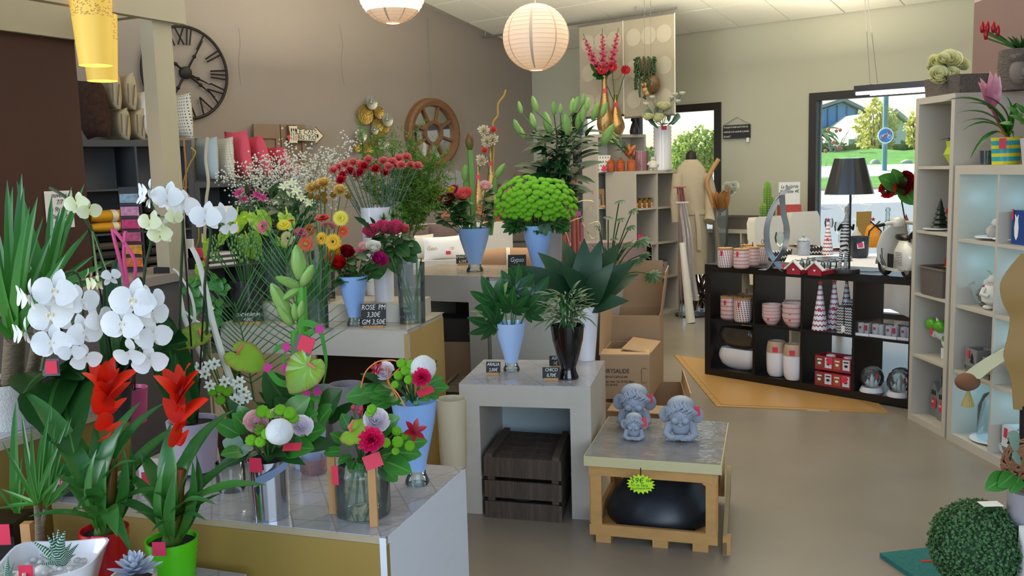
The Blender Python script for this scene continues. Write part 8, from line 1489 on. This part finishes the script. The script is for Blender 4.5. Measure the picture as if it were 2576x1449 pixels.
def anth(o,x,y,Y,s,f,roll=0.,me=L_hrt,mo=mo):
    c = at(x,y,Y);z_ = V(f).normalized();d = V((math.sin(roll),0,-math.cos(roll)));y_ = (d-z_*d.dot(z_)).normalized();stem(o,mo,c,.003);put('spathe',me,o,T(c) @ MX((y_.cross(z_),y_,z_)).transposed().to_4x4() @ SC(s));MB().tube([c+z_*.003,c+z_*.016-y_*.0,c+z_*.02-y_.cross(z_)*s*.3],[.0055,.0055,.003],8).build('spadix',mat('salmon_spadix','#d8705c',.5),o)
anth(o,885,1085,p.y-.16,.075,(-.3,-.5,.8),.9);redtag(o,at(938,1160,p.y-.13),(.1,-1,.1),.05,.04,.3);redtag(o,at(843,1196,p.y-.08),(-.3,-1,0),.02,.055,0)
p = oz(1050,1216,za);footed('tall pale blue footed vase at the back right of the front platform',p,.27,.073,m_frost);mo = p+V((0,0,.26))
o = bouquet('bouquet','bouquet with orange wire loops in the pale blue footed vase',mo,((1060,951,'h',25),(1065,926,'w',31),(968,936,'lilac',22),(950,930,'a',22),(1022,932,'g',15),(1003,945,'g',13),(1028,956,'g',12),(994,968,'g',10),(1038,938,'g',11),(1010,915,'g',13),(1035,918,'g',13)),[(940,985,'s'),(930,1000,'s'),(960,1010,'s'),(985,960,'s'),(1100,920,'s'),(1130,975,'s'),(1115,950,'s'),(1100,905,'r'),(1080,1010,'s'),(1050,1025,'s'),(1105,1000,'s'),(910,990,'s'),(915,970,'d'),(1020,1010,'s'),(1000,1025,'s'),(950,960,'r'),(905,940,'d'),(1070,1000,'s'),(980,1020,'s'),(930,1030,'s'),(870,1000,'s'),(1040,990,'s')],p.y)
mb = MB()
for pl_ in (((908,975),(920,935),(950,910),(985,906),(1000,910)),((1093,920),(1090,905),(1050,915),(1010,925),(985,945),(975,960),(1000,990),(1020,1025)),((975,920),(978,960),(1000,1000))): mb.tube(smooth([at(x,y,p.y-.13) for x,y in pl_],4),.0022,5)
mb.build('orange_wire',mat('orange_wire','#e8822e',.3),o);redtag(o,at(1070,985,p.y-.15),(0,-.6,.7),.05,.025,.4)
for x,y,w_,h,m,lb in ((790,1188,70,40,glassm('pink_glass_bowl','#e8b8b0',.2),'low pink glass bowl behind the silver vase'),(583,1232,76,75,m_gl,'clear empty glass vase left of the silver vase')): q = oz(x,y,za);s = mpp(q.y);tag(MB().lathe([(w_*.42*s,0),(w_*.5*s,.01),(w_*.5*s,h*s),(w_*.46*s,h*s)],30,T(q),1).build('glass_bowl',m),lb,'bowl')
# amaryllis gift arrangement with green ribbon, anthurium arrangement with a white branch and palm fronds
b = V((at(770,1000,3.1).x,3.1,za));o = thing('amaryllis_arrangement','tall amaryllis arrangement with green ribbon and magenta squares','plant',b);pot(o,b,.05,.06,.12,m_frw);mo = b+V((0,0,.1));mas = mat('amaryllis_thick','#4f9a2c',.35)
for (x0,y0,x1,y1,bds) in ((778,1030,757,722,((750,655,92),(721,708,66),(775,690,72),(728,742,56))),(755,1030,745,832,((702,750,95),(715,790,70),(741,782,50),(757,775,52)))):
    t = at(x1,y1,3.02);MB().tube([mo,at(x0,y0-40,3.02),at((x0+x1)/2-4,(y0+y1)/2,3.02),t],.018,12).build('flower_stem',mas,o)
    for x,y,L in bds: c = at(x,y,3.0);d = (c-t).normalized();L *= mpp(3.0);put('bud',BUD,o,T(c-d*L*.55) @ frame(d) @ SC(L*1.05,L*1.05,L))
anth(o,778,915,2.9,.1,(.05,-1,.25),-.6,L_hrt,mo);mgr = mat('green_ribbon','#3f8a2c',.35);mmg = mat('magenta_square','#b8187a',.5)
for pl_ in (((800,1020),(820,930),(815,870),(803,828),(770,812),(745,822)),((672,925),(690,880),(722,868)),((672,925),(700,960),(740,970)),((720,875),(712,900),(718,925)),((735,985),(770,990),(800,1005)),((760,845),(803,828))): ribbon(MB(),smooth([at(x,y,2.93) for x,y in pl_],4),.022,.002,(.5,0,1)).build('ribbon',mgr,o)
for k,(x,y) in enumerate(((803,828),(720,873),(718,926),(770,992),(798,985),(673,925))): redtag(o,at(x,y,2.915),(0,-1,.2),.024,.026,.5*k,mmg,'felt_square')
redtag(o,at(765,868,2.91),(-.1,-1,.1),.06,.06,-.35,mat('tag_grey','#5f5a60',.5));redtag(o,at(770,866,2.906),(-.1,-1,.1),.048,.048,-.35)
for x,y,k in ((665,935,L_rose),(650,985,L_dk),(690,1000,L_rose),(860,980,L_rose),(905,1010,L_dk),(840,1020,L_salal),(640,1010,L_dk),(780,1080,L_salal)): t = at(x,y,3.0);leafto(o,k,t.lerp(mo,.6),t,(0,-.7,.6),1)
b = V((at(590,1000,3.2).x,3.2,za));o = thing('anthurium_arrangement','arrangement of green anthuriums, white stars and a bare white branch','plant',b);pot(o,b,.06,.075,.12,m_dkbrown);mo = b+V((0,0,.11));mwb = mat('white_branch','#d9d6c8',.6)
for pts,r_ in (((( 605,1010),(575,940),(540,830),(520,740),(500,660),(482,622)),[.013,.008]),(((530,830),(490,805),(460,780)),[.006,.003]),(((535,780),(515,745),(503,720)),[.007,.005]),(((510,900),(475,830),(462,790),(455,765)),[.009,.008]),(((475,830),(490,800),(480,740),(450,690),(435,676)),[.006,.003]),(((465,795),(455,740),(452,715)),[.005,.002])):
    q = smooth([at(x,y,3.05) for x,y in pts],4);n = len(q);MB().tube(q,[r_[0]+(r_[1]-r_[0])*i/(n-1) for i in range(n)],8).build('white_branch',mwb,o)
anth(o,505,840,3.0,.1,(-.1,-.55,.8),-.9,L_hrt,mo);anth(o,598,890,3.0,.1,(.3,-.6,.7),.9,L_hrt,mo)
for x,y in ((500,925),(525,920),(515,940),(540,915),(528,970),(565,960),(603,960),(613,985),(590,1005),(600,1010),(620,1000),(595,965)): c = at(x,y,3.0);stem(o,mo,c,.002);head(o,O_white,c,tocam(c)+V((0,0,.3)),17*mpp(3),'bloom');put('flower_centre',CR_,o,T(c+tocam(c)*.006) @ SC(.004))
for x,y in ((535,985),(555,978),(572,985),(555,1007)): c = at(x,y,3.02);stem(o,mo,c,.002);head(o,B_green,c,tocam(c)+V((0,0,.5)),14*mpp(3))
for k,(bx,by,tx,ty,n) in enumerate(((640,1010,590,760,15),(770,960,715,620,17))):
    b_,t = at(bx,by,3.35),at(tx,ty,3.4);fr_ = put('palm_frond',MB().tube([b_,b_.lerp(t,.5)+V((0,.02,0)),t],[.004,.003,.002],6).mesh('rib',m_stem),o)
    for j in range(n):
        q = b_.lerp(t,.18+.82*j/n)
        for e in (-1,1): leafto(fr_,L_grass,q,q+V((e*(.2-.006*j),RND.uniform(-.04,.04),.12+.006*j)),(0,-1,.2),.65)
# ---------- plants at the back and right ----------
zk = KB2(0,5,0,0).z
m1 = goldvase('taller gold vase with foxgloves on the white back shelf',1522,332,190,40,9.42,zk,.3);m2 = goldvase('shorter gold vase with red dahlias on the white back shelf',1549,332,238,46,9.5,zk,.2)
BELL = MB().lathe([(.12,0),(.3,.3),(.34,.7),(.5,1)],8,None,0).mesh('bloom',P_('fox','#d84a7a','#d8808a'))
for k,(x0,y0,x1,y1) in enumerate(((1502,170,1467,85),(1518,175,1515,72),(1535,170,1556,70))):
    b_,t = at(x0,y0,9.4),at(x1,y1,9.4);o = thing('foxglove',['left','middle','right'][k]+' pink silk foxglove spike in the gold vase','foxglove',m1,'silk foxgloves');stem(o,m1-V((0,0,.1)),b_,.004);MB().tube([b_,t],.004,5).build('flower_stem',m_stem,o)
    for j in range(26): z = j/26;a = j*2.4;put('bloom',BELL,o,T(b_.lerp(t,z*.9)) @ frame((math.cos(a),math.sin(a)-.4,-.7)) @ SC(.055*(1-.6*z)));
for x,y in ((1485,165),(1490,190),(1500,200),(1545,165)): leafto(thing('silk_leaf',{1485: 'uppermost left',1490: 'middle left',1500: 'lowest left',1545: 'right hand'}[x]+' dark silk leaf under the foxgloves','leaf',m1,'silk leaves'),L_rose,m1,at(x,y,9.38),(0,-.8,.5),1.2)
for k,(x,y) in enumerate(((1513,180),(1540,172),(1573,180))): cut('dahlia',['left','middle','right'][k]+' red silk dahlia in the gold vase','dahlia','red silk dahlias',m2-V((0,0,.1)),at(x,y,9.38),D_red,17*mpp(9.4),(0,-1,.35),.004)
c = at(1622,168,9.2);o = thing('hanging_plant','trailing string plant in a stone pot hung before the curtain','plant',c-V((0,0,.08)));MB().ball((0,0,0),(.07,.07,.085),16,10,T(c)).build('pot',mat('stone_pot','#7a5f48',.8),o);r = random.Random(6)
MB().tube([c+V((0,0,.08)),c+V((0,0,ctop(c)))],.002,4).build('cord',m_cord,o)
for k in range(13):
    a = k*.5;mb = MB();L = r.uniform(.15,.4);x0 = .075*math.cos(a);y0 = .06*math.sin(a)
    for j in range(int(L/.013)): mb.ball((x0*1.25+r.gauss(0,.006),y0*1.2-.02,.08-j*.013),.011,6,4,T(c))
    mb.build('strand',G('#2c4a2a','#3f6a38',rough=.5),o)['kind'] = 'stuff'
c = at(1638,212,9.2);o = thing('hanging_glass_bulb','amber glass bulb with wooden balls hanging below the string plant','ornament',c);MB().ball((0,0,0),(.09,.09,.1),20,14,T(c)).build('glass',glassm('amber_glass_thin','#d8a878',.2),o);MB().tube([c+V((0,0,.1)),c+V((0,0,ctop(c)))],.002,4).build('cord',m_cord,o)
for dx,dz in ((-.08,-.01),(-.07,-.06),(-.05,-.09)): MB().ball((dx,-.07,dz),.03,10,8,T(c)).build('wooden_ball',m_wlid,o)
p = V((at(1667,418,9.42).x,9.42,vz));H = at(1667,318,9.5).z-vz;o = thing('protea_vase','white ribbed vase with silk proteas on the divider shelf','vase',p);MB().lathe([(.085+.006*(i % 2),H*i/24) for i in range(25)]+[(.075,H),(0,H*.9)],32,T(p)).build('body',m_cer,o);redtag(o,p+V((0,-.095,H-.02)),(0,-1,0),.05,.04);mo = p+V((0,0,H))
for x,y,s in ((1655,298,.075),(1670,268,.07),(1628,295,.06)): c = at(x,y,9.14);stem(o,mo,c,.004);head(o,RO['cream'],c,(0,-.5,1),s*.85,'protea')
for x,y in ((1625,262),(1640,245),(1705,255),(1716,235),(1698,238),(1690,245)): c = at(x,y,9.12);stem(o,mo,c,.002);head(o,RO['white'],c,(0,-.3,1),.028,'bud')
for x,y in ((1620,285),(1635,310),(1660,315),(1700,305),(1690,280),(1712,295),(1645,275),(1680,310)): leafto(o,L_euc,at(x,y,9.15).lerp(mo,.5),at(x,y,9.15),(0,-.9,.4),1.2)
p = V((at(1596,330,9.66).x,9.66,zk));o = thing('cat_figurine','dark seated cat figurine on the white back shelf','figurine',p);mk_ = mat('dark_bronze','#2c1c1c',.4);MB().lathe([(.045,0),(.05,.03),(.035,.09),(.022,.12),(.02,.13)],14,T(p)).build('body',mk_,o);MB().ball((-.01,-.01,.145),(.028,.026,.025),12,8,T(p)).build('head',mk_,o);[MB().lathe([(.01,0),(0,.025)],6,T(p+V((-.01+e*.016,-.01,.163)))).build('ear',mk_,o) for e in (-1,1)]
q = V((at(1612,412,9.4).x,9.42,vz+.02))
for k,(x,y) in enumerate(((1533,343),(1540,350),(1548,338),(1552,352),(1558,345),(1545,360),(1562,358))): cut('tulip','orange pink tulip lying over the glass cylinder, %s from the left' % LRg(k,0),'tulip','orange tulips',q+V((.008*k-.02,0,0)),at(x,y,9.35),BUD,.055,(-1,-.2,.6),.004,None,3,L_thin,.1).children[1].data = TUL if k else (TUL := (lambda m: (m.materials.__setitem__(0,P_('tulip','#e0504a','#f0a860')),m)[1])(BUD.copy()))
# top of the tall shelf: textured planters with silk peonies and tulips
m_tex = mat('carved_stone','#5f544c',.8,bump=1.2,bscale=90,var=.25,scale=60);zq = KT(0,5,0,0).z;p = KT(0,5,.35,.35);M = T(p) @ MW
o = thing('long_planter','long carved stone planter of cream silk peonies on the tall shelf','planter',p);MB().lathe([(.46,0),(.5,.1),(.47,.1),(0,.08)],28,M @ SC(.38,.2,1),1,sq=9).build('planter',m_tex,o)
for x,y,r_ in ((2362,192,24),(2388,152,25),(2358,158,20),(2398,185,16),(2415,165,20),(2372,150,16),(2345,172,14)): c = at(x,y,p.y-.05+.04*math.sin(x));stem(o,p+V((0,0,.08)),c,.003);head(o,RO['cream'],c,(-.2,-.8,.5),r_*mpp(p.y),'peony')
p = KT(0,5,.95,.5)+V((.1,-.12,0));H = .2;o = thing('head_planter','carved stone pot with a face and red silk tulips on the tall shelf','planter',p);MB().lathe([(.085,0),(.1,H*.6),(.095,H),(.085,H),(0,H*.9)],28,T(p)).build('pot',m_tex,o);q = p+tocam(p)*.085+V((0,0,.085));MB().ball((0,0,0),(.045,.04,.065),16,12,T(q)).ball((0,-.04,-.005),(.01,.012,.022),8,6,T(q)).ball((0,-.036,-.035),(.018,.01,.006),8,6,T(q)).build('face',mat('pale_stone','#75695f',.8),o);MB().ball((0,.01,.065),(.048,.04,.03),14,8,T(q),bumpy=.2).build('hair',m_tex,o)
TR = BUD.copy();TR.materials[0] = P_('rtulip','#a8101c','#d01828')
for x,y in ((2471,68),(2480,85),(2484,68),(2499,68),(2510,77)): c = at(x,y,p.y);stem(o,p+V((0,0,H)),c-V((0,0,.02)),.004);put('tulip',TR,o,T(c-V((0,0,.03))) @ SC(.06))
for k in range(9): leafto(o,L_dk,p+V((0,0,H*.9)),p+V((.06*math.cos(k*.7),.06*math.sin(k*.7),H+.07)),(0,-.6,.6),.9)
p = KW(0,4,.62,.3);zw = p.z;o = thing('bromeliad','pink bromeliad in a turquoise and yellow striped pot at the right','bromeliad',p);H = .13;MB().lathe([(.062,0),(.07,H),(.064,H),(0,H*.9)],28,T(p)).build('pot',uvpat('striped_pot','#2aa0a8','#d8c81c','rings',1,3.4,.42,.3),o);redtag(o,p+tocam(p)*.07+V((-.03,-.02,.1)),tocam(p),.03,.05)
for k,(x,y) in enumerate(((2375,255),(2405,285),(2415,310),(2420,330),(2440,400),(2560,260),(2540,300),(2470,240),(2530,240),(2430,260),(2550,350))): leafto(o,L_strapd,p+V((0,0,H)),at(x,y,p.y-.1+.1*math.sin(k)),(0,-.3,1),.6)
L_pk = lf('pink',P_('pinkbr','#c8447a','#e2b0b4'),.25,.4,.1,S_lance);c = at(2492,265,p.y);MB().tube([p+V((0,0,H)),c],[.012,.008],8).build('stem',mat('pink_stem','#b84a70',.4),o)
for x,y in ((2465,195),(2490,178),(2515,190),(2520,215),(2460,205),(2505,182)): leafto(o,L_pk,c+V((0,0,-.02)),at(x,y,p.y-.03),(0,-.8,.6),1.3)
p = KW(1,4,.35,.25);o = thing('leafy_pot_plant','bushy green pot plant in a pale textured pot at the right edge','plant',p);pot(o,p,.05,.065,.12,mat('pale_lilac_pot','#c8bcc0',.5,bump=.6,bscale=150));r = random.Random(3)
for k in range(60): d = V((r.uniform(-1,1),r.uniform(-1,1),r.uniform(-.3,1.2))).normalized();q = p+V((0,0,.17))+d*.1*r.random();leafto(o,L_salal,q,q+d*.06,(0,-.6,.8),1)
p = KW(1,4,.5,.7);o = thing('tall_bottle','tall clear glass bottle full of green stems at the right edge','bottle',p);MB().lathe([(.06,0),(.07,.02),(.07,.3),(.035,.39),(.03,.52)],28,T(p)).build('body',m_glw,o)
for k in range(12): stem(o,p+V((.04*math.cos(k),.04*math.sin(k),.01)),p+V((.02*math.cos(k),.02*math.sin(k),.55)),.003,m_dstem)
mb = MB();leafcloud(mb,p+V((0,0,.6)),(.1,.1,.08),200,.04,r);mb.build('foliage',G('#1f4622','#2b5a28',rough=.3),o,False)['kind'] = 'stuff';redtag(o,p+tocam(p)*.035+V((0,0,.43)),tocam(p),.04,.045,.2)
p = KW(0,4,.22,.25);tag(MB().lathe([(.03,0),(.034,.07),(.031,.07)],20,T(p),1).build('tumbler',mat('mirror_tumbler','#5a6266',.15,.6)),'small silvered tumbler left of the striped pot','tumbler')
p = KW(0,0,.8,.3);o = thing('succulent','dark succulent in a small white pot by the glass cloche','plant',p);pot(o,p,.03,.04,.07,m_white);[leafto(o,HB,p+V((0,0,.07)),p+V((.05*math.cos(k),.04*math.sin(k),.11+.02*(k % 3))),(0,-.5,.8),.6) for k in range(10)]
# poinsettia, dried flowers and driftwood by the windows
c = at(2262,470,6.4);o = thing('red_silk_roses','red silk rose branch with green leaves before the big window','flowers',V((c.x+.15,6.5,tz)));[head(o,RO['dark' if k % 2 else 'red'],at(x,y,6.4),(-.2,-1,.2),20*mpp(6.4)) for k,(x,y) in enumerate(((2230,478),(2275,452),(2292,462),(2268,470)))];[leafto(o,L_salal,c,at(x,y,6.38),(0,-1,.2),1.2) for x,y in ((2210,445),(2222,462),(2245,425),(2238,490),(2280,445),(2300,515),(2260,490))];stem(o,V((c.x+.15,6.5,tz)),c,.005,m_dstem)
p = at(1812,700,9.1);p.z = 0;H = at(1812,520,9.1).z;o = thing('dried_flower_vase','tall glass vase of dried orange flowers beside the doorway window','vase',p);MB().lathe([(.07,0),(.075,H),(.072,H)],24,T(p)).build('body',m_glw,o);mdr = P_('dried','#a86a34','#c08a4c',rough=.8);r = random.Random(1);L_dr = lf('dried',mdr,.35,.6,.2,S_lance)
for k in range(26): leafto(o,L_dr,p+V((0,0,H-.05)),at(r.uniform(1785,1842),r.uniform(465,520),9.05+r.uniform(-.08,.05)),(0,-.8,.5),1)
for x,y in ((1838,480),(1846,468),(1830,470)): c = at(x,y,9.0);head(o,RO['white'],c,(0,-1,.3),.045)
MB().tube(smooth([p+V((0,0,H*.5)),at(1792,510,9.1),at(1778,462,9.1),at(1790,430,9.1),at(1808,400,9.1)],4),.022,9).build('driftwood',mat('driftwood','#b58a58',.8,var=.25),o)
p = at(1764,765,9.5);p.z = 0;o = thing('driftwood_bundle','bundle of driftwood and twigs on the floor by the doorway window','wood',p);[MB().tube(smooth([p+V((.1*math.cos(k*1.3),.08*math.sin(k*1.3),.01)),p+V((.03*math.cos(k),.02,.2)),p+V((-.09*math.cos(k*1.3),.0,.38+.02*(k % 4)))],3),.012 if k % 2 else .006,6).build('twig',mat(('driftwood','dark_twig')[k % 2],('#b58a58','#3a2a20')[k % 2],.8,var=.25),o) for k in range(11)]
# floor pieces at the lower right
p = at(2458,1372,2.75);R_ = .135;o = thing('topiary_ball','dense clipped box topiary ball at the lower right','plant',(p.x,p.y,0));MB().ball((0,0,0),R_*.93,24,16,T(p)).build('core',mat('topiary_core','#1f3a1c',.9),o);MB().lathe([(.07,0),(.1,p.z-R_*.8),(0,p.z-R_*.8)],24,T(p.x,p.y,0)).build('pot',m_tubg,o);mb = MB();r = random.Random(7)
for k in range(5200): d = V((r.gauss(0,1),r.gauss(0,1),r.gauss(0,1))).normalized();s = r.uniform(.008,.014);mb.add([(0,0,0),(s*.45,s*.5,s*.2),(0,s,0),(-s*.45,s*.5,s*.2)],[(0,1,2,3)],T(p+d*R_*r.uniform(.92,1.03)) @ frame(d+V((r.gauss(0,.5),r.gauss(0,.5),r.gauss(0,.5)))) @ RZ(r.random()*6),[(.5,0),(1,.5),(.5,1),(0,.5)])
mb.build('foliage',G('#2f5a2c','#5f8a52',rough=.5),o,False)['kind'] = 'stuff';MB().box((p.x+.02,p.y-.03,p.z+R_+.008),(.06,.04,.002)).build('price_tag',m_pw,o,False)
q0,q1 = xy(oz(2213,1402)),xy(oz(2350,1386));u = (q1-q0).normalized();n_ = V((u.y,-u.x));q = [q0+n_*.45,q0+u*.6+n_*.45,q0+u*.6,q0];o = thing('door_mat','turquoise coir doormat with red antlers at the lower right','mat',((q[0]+q[2])/2).to_3d());MB().quad(q,0,.018).build('coir',mat('turquoise_coir','#2f7f7a',.95,var=.25,scale=60,bump=1,bscale=200),o);mb = MB();c = q0+u*.2+n_*.1
for (a0,b0),(a1,b1) in (((-.1,0),(.15,.03)),((-.05,.0),(-.08,.05)),((0,.01),(-.02,-.05)),((.05,.02),(.02,.07)),((.08,.02),(.07,-.04))): w0,w1_ = c+u*a0+n_*b0,c+u*a1+n_*b1;mb.quad(strip4(w0,w1_,.016,c+n_*9),.018,.0195)
mb.build('antler_print',mat('red_print_coir','#b03a2c',.95),o,False)
p = at(2580,1400,2.6);tag(MB().box((p.x+.07,p.y,(p.z+.07)/2),(.12,.12,p.z+.07)).build('gift_carton',m_pw,smooth=False),'white carton corner at the lower right edge','box')
p = at(2590,820,2.9);o = thing('pod_ornament','tall tan and grey curled leaf sculpture cut by the right edge','ornament',(p.x+.02,p.y,0));mb = MB();ribbon(mb,smooth([at(x,y,2.9) for x,y in ((2600,640),(2553,700),(2550,750),(2572,800),(2566,850),(2556,900),(2575,960),(2580,1030))],4),.07,.02,(.9,-.4,0));mb.build('curled_leaf',mat('tan_leather','#8a6a34',.6),o);MB().tube([V((p.x+.03,p.y,0)),at(2592,1020,2.9)],.03,10).build('stand',m_iron,o)
p = at(2575,1170,2.72);o = thing('wicker_nest','twisted wicker ball with leaves at the right edge','ornament',(p.x+.02,p.y,p.z-.09));mb = MB();r = random.Random(2)
for k in range(22): M = T(p+V((.02,0,0))) @ frame((r.uniform(-1,1),r.uniform(-1,1),r.uniform(-1,1)));mb.tube([(.075*math.cos(a),.075*math.sin(a),.02*math.sin(3*a)) for a in [2*PI*j/18 for j in range(19)]],.0045,4,M)
mb.build('wicker',mat('brown_wicker','#7a5236',.7),o);[leafto(o,(L_euc,L_salal)[k > 1],at(x,y,2.62).lerp(p+V((0,-.03,.02)),.5),at(x,y,2.62),(0,-.8,.5),1) for k,(x,y) in enumerate(((2535,1090),(2545,1150),(2478,1232),(2510,1225),(2540,1240)))];MB().lathe([(.05,0),(.06,p.z-.08),(0,p.z-.08)],16,T(p.x+.02,p.y,0)).build('stand',m_tubg,o)
# counter things: card rack, leaflets, card terminal, paper notice
zc_ = 1.0005;c = V((at(335,650,4.95).x,4.95,zc_));o = thing('card_rack','dark rack of flower postcards on the sales counter','rack',c);H = at(335,470,4.95).z-zc_;w_ = 54*mpp(4.95);MB().box((0,.02,H/2),(w_,.012,H),T(c)).build('back_board',mat('rack_black','#202124',.5),o,False)
for k in range(6): z = H*(.86-.15*k);MB().box((0,.005,z),(w_*.84,.004,H*.12),T(c)).build('postcard',mat('card%d' % k,('#8aa4b4','#c888a8','#c02868','#b84870','#d8901c','#d86a1c')[k],.5,var=.5,scale=40,contrast=2),o,False);MB().tube([c+V((-w_*.42,-.01,z-H*.05)),c+V((w_*.42,-.01,z-H*.05))],.0025,4).build('wire',m_ink,o)
c = V((at(470,655,5.05).x,5.05,zc_));o = thing('leaflet_box','red and white leaflet holders at the end of the counter','box',c)
for dx,w_,h,m in ((-.06,.05,.12,m_red),(.0,.08,.16,m_pw),(.06,.09,.11,m_red),(.04,.1,.06,m_ink)): MB().box((dx,-.02 if m is m_ink else 0,h/2),(w_,.03,h),T(c)).build('leaflets',m,o,False)
c = V((at(425,680,4.9).x-.02,4.9,zc_));o = thing('card_terminal','black card terminal lying on the counter','terminal',c);MB().box((0,0,.015),(.08,.11,.03),T(c)).build('body',m_ink,o,False);MB().box((0,.03,.031),(.06,.03,.002),T(c)).build('screen',mat('grey_screen','#5f6a6a',.2),o,False)
pn_ = BE+V((0,0,0));c = onp(150,527,pn_+bn*.004,bn);o = thing('paper_notice','white handwritten notice taped on the brown partition','notice',c);Mf = face(c,bn);s = mpp(4.7);MB().box((0,0,0),(82*s,95*s,.002),Mf).build('paper',m_pw,o,False);text('ouverte\n7/7\nde 9h à 19h\nDimanche\n9h-13h',13*s,m_ink,o,Mf @ T(0,0,.002),.3,sx=.8)
o = thing('curly_willow','orange stick, yellow curly willow and pale rope beside the cream post','branch',V((at(465,690,5.3).x,5.3,0)))
for pts,r_,m in (((( 462,350),(468,440),(463,560),(470,700)),.006,mat('orange_stick','#b0763a',.6)),(((480,372),(492,385),(474,420),(462,470),(490,520),(500,600),(480,700)),.004,mat('yellow_willow','#b8962c',.6)),(((522,345),(517,400),(524,460),(518,520),(516,690)),.009,mat('pale_rope','#c9bfa8',.8))): q = [at(x,y,5.3) for x,y in pts];q.append(V((q[-1].x,5.3,.01)));MB().tube(smooth(q,4),r_,6).build('stem',m,o)
